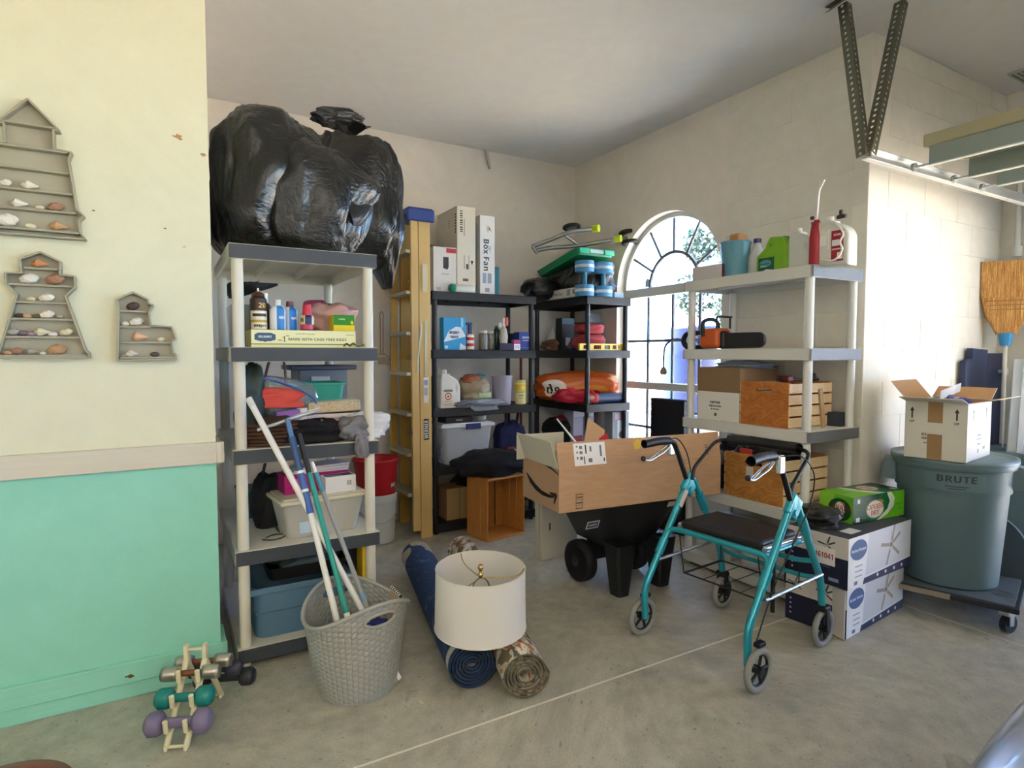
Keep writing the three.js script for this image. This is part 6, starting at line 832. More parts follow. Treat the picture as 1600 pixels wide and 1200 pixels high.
// ---------------------------------------------------------------- rollator walker
{
  const t = thing('rollator_walker', 'teal four-wheeled rollator walker with black seat and hand brakes', 'walker', [2.01, 0, -1.86], 0.1);
  const teal = mat(0x1f9fb0, 0.28, 0.35, { clearcoat: 0.5, clearcoatRoughness: 0.2 }), rub = mat(0x8d8c86, 0.7), blk = mat(0x121214, 0.45), pad = mat(0x1c1a1b, 0.5), sil = mat(0xc9cbcd, 0.25, 0.8);
  for (const s of [-1, 1]) {
    const z = s * 0.275, side = s < 0 ? 'left' : 'right';
    part(t, 'rear_leg', bent([[-0.005, 0.1, z], [-0.012, 0.25, z], [0.305, 0.74, z]], 0.0165, 0.05, 12), teal);
    part(t, 'front_leg', bent([[0.6, 0.2, z * 0.98], [0.58, 0.33, z * 0.98], [0.345, 0.735, z * 0.98]], 0.0165, 0.05, 12), teal);
    part(t, 'hinge', join([put(turned(rbox(0.1, 0.09, 0.03, 0.01), 0, 0, 0.9), 0.315, 0.715, z), put(turned(cyl(0.014, 0.014, 0.045, 12), Math.PI / 2), 0.31, 0.69, z)]), teal);
    part(t, 'collar', turned(cyl(0.022, 0.022, 0.075, 14), 0, 0, -0.575), teal, [0.108, 0.435, z]);
    part(t, 'collar', turned(cyl(0.022, 0.022, 0.1, 14), 0, 0, 0.525), teal, [0.415, 0.615, z * 0.98]);
    part(t, 'handle_tube', bent([[0.3, 0.73, z], [0.235, 0.86, z], [0.19, 0.945, z], [0.13, 0.95, z]], 0.013, 0.04, 12), blk);
    part(t, 'grip', bent([[0.15, 0.952, z], [0.09, 0.957, z], [-0.02, 0.95, z + s * 0.006]], 0.021, 0.03, 12), blk);
    const lv = part(t, 'brake_lever', join([bent([[0.16, 0.925, z], [0.12, 0.9, z], [0.01, 0.865, z], [-0.03, 0.88, z]], 0.0055, 0.02, 8), bent([[0.16, 0.94, z], [0.1, 0.9, z - 0.02], [0.02, 0.862, z - 0.02]], 0.0055, 0.02, 8)]), sil); part(lv, 'lever_tip', put(new THREE.SphereGeometry(0.013, 12, 8), -0.03, 0.882, z), blk);
    part(lv, 'brake_body', put(rbox(0.045, 0.08, 0.022, 0.008), 0.185, 0.915, z + s * 0.012), sil);
    part(t, 'brake_cable', tube([[0.17, 0.95, z + s * 0.02], [0.28, 0.945, z + s * 0.05], [0.37, 0.86, z + s * 0.06], [0.38, 0.72, z + s * 0.04], [0.3, 0.6, z + s * 0.03], [0.12, 0.38, z + s * 0.025], [0.02, 0.2, z + s * 0.02]], 0.003, 6, 60), blk);
    part(t, 'side_rod', join([bar([0.08, 0.36, z + s * 0.02], [0.54, 0.37, z + s * 0.02], 0.0085, 8)]), sil);
    // wheels
    const wheel = (n, x, zz, r, m) => { const w = part(t, n, new THREE.TorusGeometry(r - 0.012, 0.014, 12, 40), m, [x, r + 0.002, zz]); const sp = [put(turned(cyl(0.018, 0.018, 0.04, 14), Math.PI / 2), 0, 0, 0)]; for (let i = 0; i < 5; i++) { const a = i * 1.2566; sp.push(bar([0, 0, 0], [Math.cos(a) * (r - 0.016), Math.sin(a) * (r - 0.016), 0], 0.007, 6)); } part(w, 'spokes', join(sp), blk); part(w, 'rim', new THREE.TorusGeometry(r - 0.026, 0.006, 8, 36), blk); return w; };
    wheel('rear_wheel', 0.015, z + s * 0.035, 0.09, rub); wheel('front_wheel', 0.615, z * 0.98, 0.088, rub);
    part(t, 'fork', join([bar([0.6, 0.205, z * 0.98], [0.6, 0.19, z * 0.98], 0.022), put(rbox(0.05, 0.03, 0.06, 0.01), 0.603, 0.19, z * 0.98), put(turned(rbox(0.028, 0.13, 0.008, 0.003), 0, 0, 0.1), 0.61, 0.135, z * 0.98 + 0.024), put(turned(rbox(0.028, 0.13, 0.008, 0.003), 0, 0, 0.1), 0.61, 0.135, z * 0.98 - 0.024)]), blk);
    part(t, 'brake_shoe', rbox(0.05, 0.02, 0.03, 0.005), blk, [0.03, 0.195, z + s * 0.03]);
  }
  part(t, 'seat_bar', bent([[0.1, 0.42, -0.275], [0.155, 0.515, -0.265], [0.16, 0.52, -0.2], [0.16, 0.52, 0.2], [0.155, 0.515, 0.265], [0.1, 0.42, 0.275]], 0.0135, 0.05, 12), teal);
  part(t, 'front_cross_bar', bent([[0.52, 0.43, -0.27], [0.5, 0.42, -0.2], [0.5, 0.42, 0.2], [0.52, 0.43, 0.27]], 0.012, 0.04, 10), teal);
  part(t, 'lower_cross_bar', bent([[0.575, 0.34, -0.27], [0.56, 0.33, -0.2], [0.56, 0.33, 0.2], [0.575, 0.34, 0.27]], 0.011, 0.04, 10), teal);
  const seat = part(t, 'seat', rbox(0.29, 0.045, 0.43, 0.018, 4), pad, [0.32, 0.548, 0]); for (const s of [-1, 1]) part(seat, 'seat_edge', turned(rbox(0.29, 0.03, 0.022, 0.008), 0.25), sil, [0.0, -0.012, s * 0.226]);
  part(t, 'seat_support', bent([[0.47, 0.52, -0.235], [0.3, 0.518, -0.235], [0.17, 0.515, -0.235]], 0.008), teal); part(t, 'seat_support', bent([[0.47, 0.52, 0.235], [0.3, 0.518, 0.235], [0.17, 0.515, 0.235]], 0.008), teal);
  part(t, 'back_hoop', bent([[0.315, 0.74, -0.255], [0.33, 0.8, -0.26], [0.5, 0.93, -0.25], [0.53, 0.94, -0.16], [0.53, 0.94, 0.16], [0.5, 0.93, 0.25], [0.33, 0.8, 0.26], [0.315, 0.74, 0.255]], 0.009, 0.06, 10), blk);
  part(t, 'back_pad', bent([[0.515, 0.938, -0.19], [0.535, 0.94, -0.1], [0.535, 0.94, 0.1], [0.515, 0.938, 0.19]], 0.024, 0.05, 12), blk);
  part(t, 'strap', rbox(0.012, 0.36, 0.02, 0.003), blk, [0.47, 0.32, 0.1]);
  const bk = []; for (let i = 0; i < 5; i++) bk.push(bar([0.2, 0.3, -0.2 + i * 0.1], [0.5, 0.3, -0.2 + i * 0.1], 0.0022, 5)); bk.push(bent([[0.2, 0.3, -0.21], [0.5, 0.3, -0.21], [0.5, 0.3, 0.21], [0.2, 0.3, 0.21], [0.2, 0.3, -0.21]], 0.004, 0.02, 6)); for (const zz of [-0.21, 0.21]) bk.push(bar([0.2, 0.3, zz], [0.16, 0.51, zz], 0.003, 5), bar([0.5, 0.3, zz], [0.5, 0.42, zz], 0.003, 5)); part(t, 'wire_carrier', join(bk), blk);
  part(t, 'paper_sticker', turned(rbox(0.03, 0.09, 0.0025, 0.001), 0, 0, -0.57), mat(0xd9c8b4, 0.6), [0.25, 0.655, -0.257]);
}

// ---------------------------------------------------------------- on the cream shelf unit by the window
const xT = (px, py, x) => onX(px, py, x), woodM = M.wood;
{
  const y = TOPS[0], X = 3.08;
  { const a = xT(1080, 436, 2.97), b = xT(1126, 434, 2.97), h = xT(1100, 415, 2.97).y - y; const t = carton('white_box', 'white box with a maroon end on top of the window shelf', 'box', [0.14, h, b.z - a.z], [3.05, y, (a.z + b.z) / 2], 0, mat(0xc9c2be, 0.6), { pz: mat(0x6d2145, 0.5) }); }
  { const c = xT(1149, 405, X), h = xT(1149, 379, X).y - y, t = thing('teal_pail', 'teal plastic waste pail holding wooden pieces on the window shelf', 'pail', [X, y, c.z]); part(t, 'pail', vessel([[0.073, 0], [0.076, 0.008], [0.089, h - 0.012], [0.094, h - 0.01], [0.094, h]], 0.003, 36), mat(0x5d95a6, 0.45));
    const w = thing('wood_blocks', 'tan wooden pieces standing in the teal pail', 'wood', [X, y + 0.05, c.z]); part(w, 'block', rbox(0.09, h - 0.005, 0.07, 0.012), mat(0xc08a5a, 0.7), [0, h / 2, 0.02]); part(w, 'strip', rbox(0.008, h - 0.01, 0.03, 0.002), mat(0xd9d4c8, 0.5), [-0.03, h / 2, -0.035]); }
  { const c = xT(1183, 400, X + 0.06), t = thing('bleach_bottle', 'white bottle with a navy cap between the teal pail and the lime jug', 'bottle', [X + 0.06, y, c.z]); part(t, 'body', lathe([[0.0005, 0], [0.05, 0], [0.054, 0.01], [0.051, 0.05], [0.054, 0.09], [0.05, 0.13], [0.022, 0.19], [0.022, 0.205], [0.0005, 0.205]], 28), mat(0xcbccc8, 0.4)); part(t, 'cap', cyl(0.023, 0.023, 0.026, 20), mat(0x27315c, 0.4), [0, 0.218, 0]); }
  const jz = (px, px2, py) => [xT(px, py, X).z, xT(px2, py, X).z];
  { const [a, b] = jz(1193, 1233, 410), h = xT(1215, 374, X).y - y, t = thing('lime_jug', 'lime green slanted jug with a teal label on the window shelf', 'jug', [X, y, (a + b) / 2], -Math.PI / 2), W = b - a; const s = new THREE.Shape(); s.moveTo(-W / 2, 0); s.lineTo(W / 2, 0); s.lineTo(W / 2, h * 0.78); s.lineTo(W * 0.42, h * 0.96); s.lineTo(W * 0.0, h); s.quadraticCurveTo(-W * 0.1, h * 0.9, -W * 0.16, h * 0.72); s.lineTo(-W / 2, h * 0.5); s.closePath(); const hp = new THREE.Path(); hp.absellipse(W * 0.0, h * 0.8, W * 0.07, h * 0.08, 0, Math.PI * 2, true); s.holes.push(hp); const lm = mat(0x77ad1c, 0.4); part(t, 'body', put(extr(s, 0.09, 0.01, 10), 0, 0, -0.045), lm); part(t, 'cap', rbox(0.05, 0.022, 0.05, 0.006), mat(0x3f7a22, 0.4), [W * 0.28, h * 0.99, 0]); part(t, 'label', rbox(W * 0.62, h * 0.42, 0.002, 0.0008), printed(0.13, 0.08, (g, ar) => { oval(g, '#4f9a9a', 45, 40, 38, 26); rect(g, '#2c5f6a', 10, 40, 60, 8); rect(g, '#cfe0dc', 12, 58, 40, 6); poly(g, '#e2e6e0', [[20, 100], [50, 82], [100, 92], [100, 100]]); }, { bg: '#1d5a3a', scale: 2000 }), [-W * 0.14, h * 0.24, 0.0565]); }
  { const [a, b] = jz(1236, 1268, 400), h = xT(1250, 356, X).y - y, t = jugThing('white_jug', 'plain white plastic jug beside the red pump sprayer', X + 0.02, y, (a + b) / 2, b - a, h, mat(0xcfcfc8, 0.45), mat(0xc9c9c2, 0.45)); t.rotation.y = -Math.PI / 2; }
  { const c = xT(1275, 385, X - 0.03), t = thing('pump_sprayer', 'red pump sprayer with a long white wand on the window shelf', 'sprayer', [X - 0.03, y, c.z]); part(t, 'tank', lathe([[0.0005, 0], [0.03, 0], [0.034, 0.01], [0.034, 0.16], [0.026, 0.22], [0.012, 0.25], [0.0005, 0.252]], 26), mat(0xa8182a, 0.35)); part(t, 'wand', tube([[0, 0.24, 0.0], [0, 0.36, 0.006], [0, 0.41, 0.012], [0, 0.44, 0.03], [0, 0.455, 0.036]], 0.006, 8, 30), whiteP); part(t, 'clip', rbox(0.03, 0.065, 0.05, 0.006), whiteP, [0.0, 0.13, 0.05]); part(t, 'clip', rbox(0.012, 0.11, 0.012, 0.004), whiteP, [-0.01, 0.13, 0.08]); part(t, 'knob', join([put(rbox(0.018, 0.018, 0.018, 0.004), 0, 0.265, -0.025), put(rbox(0.016, 0.016, 0.016, 0.004), 0, 0.235, -0.02)]), mat(0x3b1a1c, 0.5)); }
  { const [a, b] = jz(1287, 1332, 400), h = xT(1305, 338, X).y - y, t = jugThing('weed_killer_jug', 'big white jug with a red and white label and sprayer hose on the window shelf', X, y, (a + b) / 2 - 0.01, b - a, h, mat(0xd2d1c4, 0.45), mat(0xe2e0d8, 0.45), null); t.rotation.y = -Math.PI / 2; const W = b - a; part(t, 'label', rbox(W * 0.42, h * 0.62, 0.002, 0.0008), printed(0.09, 0.17, (g, ar) => { rect(g, '#ece7e2', 6, 30, 60, 20); rect(g, '#d8c9c4', 6, 58, 88, 5); rect(g, '#f0ece8', 50, 72, 44, 22); smudge(g, 50, 14, 60, 8, '#f4efe8'); }, { bg: '#a51d2c', scale: 2000 }), [W * 0.22, h * 0.36, W * 0.21 + 0.0135]); part(t, 'hose', tube([[W * 0.1, h * 0.86, 0.06], [W * 0.4, h * 0.7, 0.075], [W * 0.5, h * 0.55, 0.07], [W * 0.44, h * 0.4, 0.08], [W * 0.5, h * 0.25, 0.075], [W * 0.3, h * 0.06, 0.085], [-W * 0.2, h * 0.1, 0.08]], 0.005, 6, 50), whiteP); part(t, 'trigger', join([put(rbox(0.016, 0.04, 0.016, 0.004), W * 0.14, h * 1.03, 0), put(rbox(0.05, 0.02, 0.02, 0.006), W * 0.16, h * 0.97, 0)]), mat(0x3a2325, 0.5)); }
}
{ // chainsaw on the second shelf
  const X = 3.02, y = T2, a = xT(1066, 530, X), m = xT(1105, 530, X), b = xT(1130, 530, X), e = xT(1197, 530, X), t = thing('chainsaw', 'orange and black electric chainsaw with a black bar cover on the window shelf', 'chainsaw', [X, y, b.z]); const Z = (p) => p.z - b.z, or = mat(0xc85a1a, 0.4), dk = mat(0x18181b, 0.45), gr = mat(0x8f9296, 0.4);
  part(t, 'motor_body', put(rbox(0.14, 0.13, Z(b) - Z(m) + 0.02, 0.03, 4), 0, 0.068, (Z(m) + Z(b)) / 2), or); { const Lb = Z(e) - Z(b), s = new THREE.Shape(); s.moveTo(0, -0.045); s.lineTo(Lb - 0.045, -0.042); s.absarc(Lb - 0.045, 0, 0.042, -Math.PI / 2, Math.PI / 2, false); s.lineTo(0, 0.045); s.closePath(); const g = extr(s, 0.016, 0.004); g.rotateY(-Math.PI / 2); part(t, 'bar_cover', put(g, 0.0, 0.052, 0), dk); }
  part(t, 'rear_handle', tube([[0, 0.09, Z(m)], [0, 0.105, Z(m) - 0.06], [0, 0.1, Z(a) + 0.04], [0, 0.06, Z(a) + 0.015], [0, 0.02, Z(a) + 0.04], [0, 0.014, Z(m)]], 0.019, 10, 40), dk); part(t, 'grip_panel', put(rbox(0.05, 0.035, 0.08, 0.012), 0, 0.055, Z(m) - 0.03), gr); part(t, 'front_handle', tube([[0.06, 0.08, Z(m) + 0.03], [0.07, 0.17, Z(m) + 0.02], [0.0, 0.19, Z(m) + 0.03], [-0.07, 0.17, Z(m) + 0.03], [-0.07, 0.08, Z(m) + 0.03]], 0.013, 10, 30), dk); part(t, 'hand_guard', join([put(rbox(0.13, 0.012, 0.012, 0.004), 0, 0.2, Z(b) + 0.01), put(rbox(0.012, 0.075, 0.012, 0.004), -0.06, 0.165, Z(b)), put(rbox(0.012, 0.075, 0.012, 0.004), 0.06, 0.165, Z(b))]), dk); part(t, 'chain_guard', put(rbox(0.06, 0.11, 0.05, 0.02), -0.01, 0.06, Z(b) + 0.01), dk);
  const c = part(t, 'power_cord', tube([[0, 0.06, Z(a) + 0.02], [-0.04, 0.07, Z(a) - 0.02], [-0.1, 0.03, Z(a) - 0.05], [-0.115, -0.06, Z(a) - 0.055], [-0.115, -0.12, Z(a) - 0.055]], 0.006, 8, 30), mat(0x2a2b4a, 0.5)); part(t, 'plug', lathe([[0.0005, 0], [0.016, 0], [0.024, 0.012], [0.022, 0.03], [0.01, 0.05], [0.0005, 0.052]], 18), mat(0x7d6a52, 0.5), [-0.115, -0.17, Z(a) - 0.055]);
}
// slatted wooden crate; local x is the long slatted run, solid ends face -x and +x
function crateThing(label, pos, turn, L, W, H, n = 4, tint = null) {
  const t = thing('wooden_crate', label, 'crate', pos, turn), em = tint ? new THREE.MeshPhysicalMaterial({ map: M.wood.map, color: tint, roughness: 0.6 }) : woodM, pale = M.paleWood;
  const s = shapeOf([[-W / 2, 0], [W / 2, 0], [W / 2, H], [-W / 2, H]]), h = new THREE.Path(), hw = W * 0.13, hy = H * 0.82; h.moveTo(-hw, hy - 0.012); h.absarc(hw, hy, 0.012, -Math.PI / 2, Math.PI / 2, false); h.absarc(-hw, hy, 0.012, Math.PI / 2, Math.PI * 1.5, false); h.closePath(); s.holes.push(h); const g = extr(s, 0.014, 0.001, 8); g.rotateY(Math.PI / 2); const uvg = metreUV(g); { const u = uvg.attributes.uv; for (let i = 0; i < u.count; i++) u.setXY(i, u.getX(i) * 2.2, u.getY(i) * 2.2); }
  for (const x of [-L / 2, L / 2 - 0.014]) part(t, 'end_board', uvg, em, [x, 0, 0]);
  const sh = H / n - 0.01; for (const sd of [-1, 1]) for (let i = 0; i < n; i++) part(t, 'side_slat', rbox(L, sh, 0.008, 0.002), pale, [0, H / n * (i + 0.5), sd * (W / 2 + 0.003)]);
  for (let i = 0; i < 3; i++) part(t, 'bottom_slat', rbox(L - 0.02, 0.008, W / 3 - 0.012, 0.002), pale, [0, 0.005, (i - 1) * W / 3]);
  return t;
}
{ // third shelf
  const y = T3, a = xT(1157, 655, 2.965), b = xT(1231, 664, 2.965), h = xT(1194, 597, 2.965).y - y, W = b.z - a.z;
  crateThing('honey-coloured wooden crate with a handle slot on the window shelf', [2.965 + 0.195, y, (a.z + b.z) / 2], 0, 0.39, W, h, 4, 0xf0bf8c);
  const c = xT(1089, 650, 2.965), h2 = xT(1120, 574, 2.965).y - y, w2 = a.z - c.z - 0.012;
  const bt = carton('half_white_carton', 'white and brown open carton beside the honey-coloured crate', 'box', [0.36, h2, w2], [2.965 + 0.18, y, (c.z + a.z) / 2 - 0.004], 0, mat(0xa4825a, 0.8), { nx: printed(w2, h2, (g, ar) => { rect(g, '#e3e0d6', 0, 46, 100, 54); rect(g, '#8a6e4e', 0, 0, 100, 46); smudge(g, 44, 66, 24, 5, '#4b4a46'); smudge(g, 44, 73, 28, 4, '#5b5a56'); smudge(g, 44, 79, 20, 3, '#6b6a66'); rect(g, '#55544f', 42, 86, 6, 6); }, { bg: '#e3e0d6', scale: 1600, rough: 0.8 }) });
  part(bt, 'flap', rbox(0.03, 0.004, w2, 0.001), mat(0xb08d62, 0.8), [0.17, h2 + 0.004, 0], [0, 0, 0.3]); part(bt, 'packing_film', put(bagGeo({ rx: 0.12, ry: 0.025, rz: w2 * 0.4, s: 2.2, amp: 0.2, fine: 0.2, seg: 36 }), 0.02, h2 - 0.01, 0.04), mat(0x9aa4b4, 0.3));
  const cl2 = thing('bar_clamp', 'red and black clamp lying on the honey-coloured crate', 'clamp', [3.13, y + h + 0.014, b.z - 0.06]); part(cl2, 'jaw', rbox(0.05, 0.035, 0.08, 0.01), mat(0x6b2420, 0.5), [-0.09, 0.006, -0.02]); part(cl2, 'bar', bar([-0.14, 0.0, -0.03], [0.16, 0.0, 0.02], 0.009), mat(0x2a2523, 0.5)); part(cl2, 'handle', put(bagGeo({ rx: 0.05, ry: 0.025, rz: 0.025, s: 3, amp: 0.1, seg: 24 }), 0.1, -0.01, 0.01), mat(0x1b1919, 0.4));
  const p0 = onZ(1298, 674, SR.z1 + 0.02), p1 = onZ(1274, 612, SR.z1 - 0.05), st = new THREE.Mesh(rbox(0.03, p1.distanceTo(V(p0.x, p0.y, p0.z)), 0.014, 0.003), mat(0xa98a60, 0.7)); st.name = 'wood_stick'; scene.add(st); st.position.set((p0.x + p1.x) / 2, T3 + 0.118, SR.z1 - 0.022); st.rotation.z = Math.atan2(p0.x - p1.x, p1.y - p0.y); st.scale.y = 0.95; tag(st, 'flat wooden stick leaning between the crate and the shelf post', 'stick');
  const bl = carton('small_black_box', 'small dark blue box behind the leaning stick', 'box', [0.07, 0.08, 0.08], [3.345, y, SR.z1 - 0.09], 0, mat(0x2b3440, 0.5));
}
{ // fourth shelf: second crate with a dark bag
  const y = T4, b = xT(1226, 782, 2.955), h = xT(1180, 707, 2.955).y - y - 0.02, W = 0.4;
  const cr = crateThing('pale wooden crate with a small sticker on the low window shelf', [2.955 + 0.2, y, b.z - W / 2 - 0.012], 0, 0.4, W, Math.min(0.27, h), 4, 0xf6dcb4); part(cr, 'sticker', rbox(0.002, 0.055, 0.05, 0.0008), mat(0xd8d2c8, 0.6), [-0.2025, 0.17, -0.02]);
  const bg = thing('garbage_bag', 'black plastic bag stuffed into the pale crate', 'garbage bag', [3.15, y + 0.12, b.z - 0.24]); part(bg, 'bag', bagGeo({ rx: 0.165, ry: 0.13, rz: 0.16, s: 3.6, amp: 0.1, fine: 0.06, seg: 70 }), bagM); part(bg, 'red_wrapper', rbox(0.02, 0.03, 0.09, 0.005), mat(0xb8352c, 0.5), [-0.165, 0.16, -0.04]);
  const tb = thing('tool_bag', 'dark tool bag with a pale pouch at the window end of the low shelf', 'bag', [3.13, y, -2.66]); part(tb, 'bag', bagGeo({ rx: 0.15, ry: 0.15, rz: 0.13, s: 6.9, amp: 0.12, seg: 44 }), mat(0x1b1b20, 0.7)); part(tb, 'pouch', put(bagGeo({ rx: 0.04, ry: 0.05, rz: 0.06, s: 2, amp: 0.15, seg: 24 }), -0.12, 0.16, 0.05), mat(0x77767a, 0.6));
  // bottom shelf
  const z0 = T5; carton('paint_carton', 'white carton of paint tins at the window end of the bottom shelf', 'box', [0.3, 0.22, 0.28], [3.16, z0, -2.63], 0, mat(0xc4c2bc, 0.6)); for (const [z, l, c] of [[-2.38, 'white paint tin on the bottom window shelf, next to the carton', 0xc9c9c6], [-2.2, 'grey paint tin on the bottom window shelf, next to the black case', 0x9a9c9e]]) { const p = thing('paint_tin', l, 'paint tin', [3.1, z0, z]); part(p, 'tin', lathe([[0.0005, 0], [0.08, 0], [0.082, 0.006], [0.08, 0.012], [0.08, 0.178], [0.083, 0.184], [0.08, 0.19], [0.06, 0.186], [0.0005, 0.186]], 30), mat(c, 0.4, 0.2)); part(p, 'label', cyl(0.0812, 0.0812, 0.13, 30, true), mat(0xd6d4ce, 0.6), [0, 0.095, 0]); }
  const bc = carton('tool_case', 'black tool case on the bottom window shelf', 'case', [0.3, 0.2, 0.14], [3.15, z0, -2.04], 0, mat(0x17171a, 0.5)); part(bc, 'handle', tube([[-0.152, 0.12, -0.04], [-0.17, 0.14, -0.02], [-0.17, 0.14, 0.02], [-0.152, 0.12, 0.04]], 0.006), blackP);
}
// dark board standing under the window
{ const a = onX(1033, 622, 3.38), b = onX(1068, 620, 3.38), t = thing('dark_board', 'black flat folding board leaning below the window', 'board', [3.37, 0, (a.z + b.z) / 2 - 0.02]); part(t, 'panel', put(rbox(0.05, a.y, b.z - a.z + 0.12, 0.004), 0, a.y / 2, 0), mat(0x14161b, 0.5)); part(t, 'edge_trim', put(rbox(0.054, 0.012, b.z - a.z + 0.12, 0.003), 0, a.y - 0.006, 0), mat(0x22262e, 0.5)); }

// ---------------------------------------------------------------- fan cartons and soda
{
  const fanPic = (g, cx, cy, s, c, ar) => { for (const a of [0.6, -0.5, -1.25, 2.0, 3.3]) { g.save(); g.translate(cx, cy); g.scale(1 / ar, 1); g.rotate(a); g.fillStyle = c; g.fillRect(s * 0.25, -s * 0.1, s, s * 0.2); g.restore(); } oval(g, '#8f8780', cx, cy, s * 0.2 / ar, s * 0.2); rect(g, '#b5aca2', cx - 0.5, cy - s * 0.9, 1, s * 0.8); oval(g, '#d9d2ca', cx, cy + s * 0.22, s * 0.14 / ar, s * 0.12); };
  const W = 0.635, H = 0.25, D = 0.31;
  const right = printed(W, H, (g, ar) => { rect(g, '#f0f0f2', 0, 0, 100, 100); poly(g, '#d8dbe2', [[30, 0], [100, 0], [100, 78], [26, 84]]); poly(g, '#22264f', [[24, 88], [100, 80], [100, 100], [22, 100]]); for (const x of [45, 58, 72, 85]) oval(g, '#e8e8f0', x, 91, 1.6, 3.6); poly(g, '#f6f6f8', [[4, 100], [4, 52], [10, 44], [24, 52], [26, 70], [22, 100]]); oval(g, '#4c6596', 15, 27, 12.5, 20); txt(g, 'Harbor Breeze', 15, 27, 8.5, '#dfe6f2', ar, { wide: 0.95 }); for (const y of [58, 68, 78]) rect(g, '#a9adb8', 10, y, 11, 2.4); rect(g, '#77798a', 9, 88, 5, 7); fanPic(g, 66, 40, 34, '#a89a8c', ar); }, { scale: 1500 });
  const left = printed(D, H, (g, ar) => { rect(g, '#cfc9c2', 0, 0, 100, 42); rect(g, '#141633', 0, 42, 100, 58); fanPic(g, 66, 22, 15, '#3a332f', ar); fanPic(g, 16, 20, 13, '#5d554f', ar); rect(g, '#3a3f66', 58, 60, 14, 7); rect(g, '#9aa0b8', 70, 84, 16, 7); for (const y of [54, 64, 74, 84]) oval(g, '#b9bccc', 9, y, 2, 2); }, { scale: 1500 });
  const topM = mat(0x3d4048, 0.6), body = mat(0xb8b2aa, 0.7), c0 = onY(1322, 1000, 0);
  const place = (n, y, rot, dx, dz, label) => { const r = V(D / 2 * 0, 0, 0), t = carton(n, label, 'box', [W, H, D], [c0.x + dx + Math.cos(rot) * W / 2 - Math.sin(rot) * D / 2, y, c0.z + dz - Math.sin(rot) * W / 2 - Math.cos(rot) * D / 2], rot, body, { pz: right, nx: left, py: topM }); return t; };
  const lo = place('ceiling_fan_carton', 0, 0.1, 0.0, 0, 'navy and white ceiling fan carton on the floor with a popped end flap');
  part(lo, 'popped_flap', rbox(0.006, H - 0.01, 0.1, 0.002), mat(0xcfcac2, 0.7), [-W / 2 - 0.006, H / 2, D / 2 - 0.045], [0, -0.35, 0]);
  const hi = place('ceiling_fan_carton', H + 0.001, 0.06, -0.025, 0.015, 'navy and white ceiling fan carton on top, with a handwritten number sticker');
  part(hi, 'number_sticker', rbox(0.001, 0.085, 0.125, 0.0004), printed(0.125, 0.085, (g, ar) => { txt(g, '1461041', 50, 48, 44, '#9c1f28', ar, { wide: 0.78 }); }, { bg: '#e6dfd8', scale: 3000 }), [-W / 2 - 0.0008, H * 0.56, 0.03]);
  part(hi, 'address_label', rbox(0.1, 0.001, 0.06, 0.0004), mat(0xe2e0dc, 0.6), [-W / 2 + 0.14, H + 0.0008, 0.09]);
  const sH = 0.142, sW = 0.44, sD = 0.19, blob = (g, x, y, s, ar) => { oval(g, '#cfc6ae', x, y, 17 * s, 34 * s); oval(g, '#b9862f', x + 9 * s, y - 24 * s, 7 * s, 10 * s); oval(g, '#efe6d4', x, y, 15.5 * s, 30 * s); txt(g, 'CANADA', x, y - 9 * s, 26 * s, '#a11a35', ar, { font: 'serif', wide: 0.9 }); txt(g, 'DRY', x, y + 14 * s, 25 * s, '#a11a35', ar, { font: 'serif', wide: 0.95 }); };
  const sodaSide = printed(sW, sH, (g, ar) => { rect(g, '#0d4a2c', 0, 0, 100, 100); poly(g, '#e4e8d8', [[58, 0], [73, 0], [80, 26], [78, 56], [66, 84], [50, 100], [44, 100], [62, 70], [66, 40]]); poly(g, '#14733a', [[52, 0], [64, 0], [70, 34], [66, 62], [50, 92], [44, 100], [30, 100]]); poly(g, '#68c21e', [[73, 0], [100, 0], [100, 100], [50, 100], [66, 84], [78, 56], [80, 26]]); for (let i = 0; i < 30; i++) oval(g, '#3f9c5c', rr(2, 50), rr(0, 100), 0.5, 1.4); blob(g, 42, 56, 1, ar); txt(g, 'GINGER', 89, 52, 12, '#3f7a1c', ar, { font: 'serif', wide: 0.8 }); txt(g, 'ALE', 91, 68, 12, '#3f7a1c', ar, { font: 'serif' }); rect(g, '#e2e6dc', 8, 10, 5, 16); rect(g, '#e2e6dc', 6, 78, 7, 16); }, { scale: 1800, rough: 0.35 });
  const sodaTop = printed(sW, sD, (g, ar) => { rect(g, '#7ccf22', 0, 0, 100, 100); poly(g, '#e4e8d8', [[30, 0], [44, 0], [52, 40], [66, 100], [48, 100], [34, 50]]); poly(g, '#14733a', [[38, 0], [100, 0], [100, 100], [62, 100], [46, 50]]); poly(g, '#0d4a2c', [[76, 0], [100, 0], [100, 100], [86, 100]]); blob(g, 64, 42, 0.8, ar); txt(g, 'ALE', 16, 50, 16, '#4f8f1e', ar, { font: 'serif' }); rect(g, '#e9ecdf', 88, 70, 8, 20); }, { scale: 1200, rough: 0.35 });
  const sodaEnd = printed(sD, sH, (g, ar) => { rect(g, '#8fd23a', 0, 0, 45, 100); oval(g, '#17502c', 62, 55, 34, 42); blob(g, 62, 55, 0.9, ar); }, { bg: '#6bb92c', rough: 0.35 });
  const yTop = 2 * H + 0.002, sp = onY(1308, 828, yTop); const soda = carton('soda_pack', 'green twelve-pack soda carton reading CANADA DRY on the fan cartons', 'soda pack', [sW, sH, sD], [sp.x + Math.cos(0.06) * sW / 2 + 0.155, yTop, sp.z + Math.sin(0.06) * sW / 2 - sD / 2 - 0.01], -0.06, mat(0x2d7d33, 0.4), { pz: sodaSide, py: sodaTop, nx: sodaEnd, px: sodaEnd });
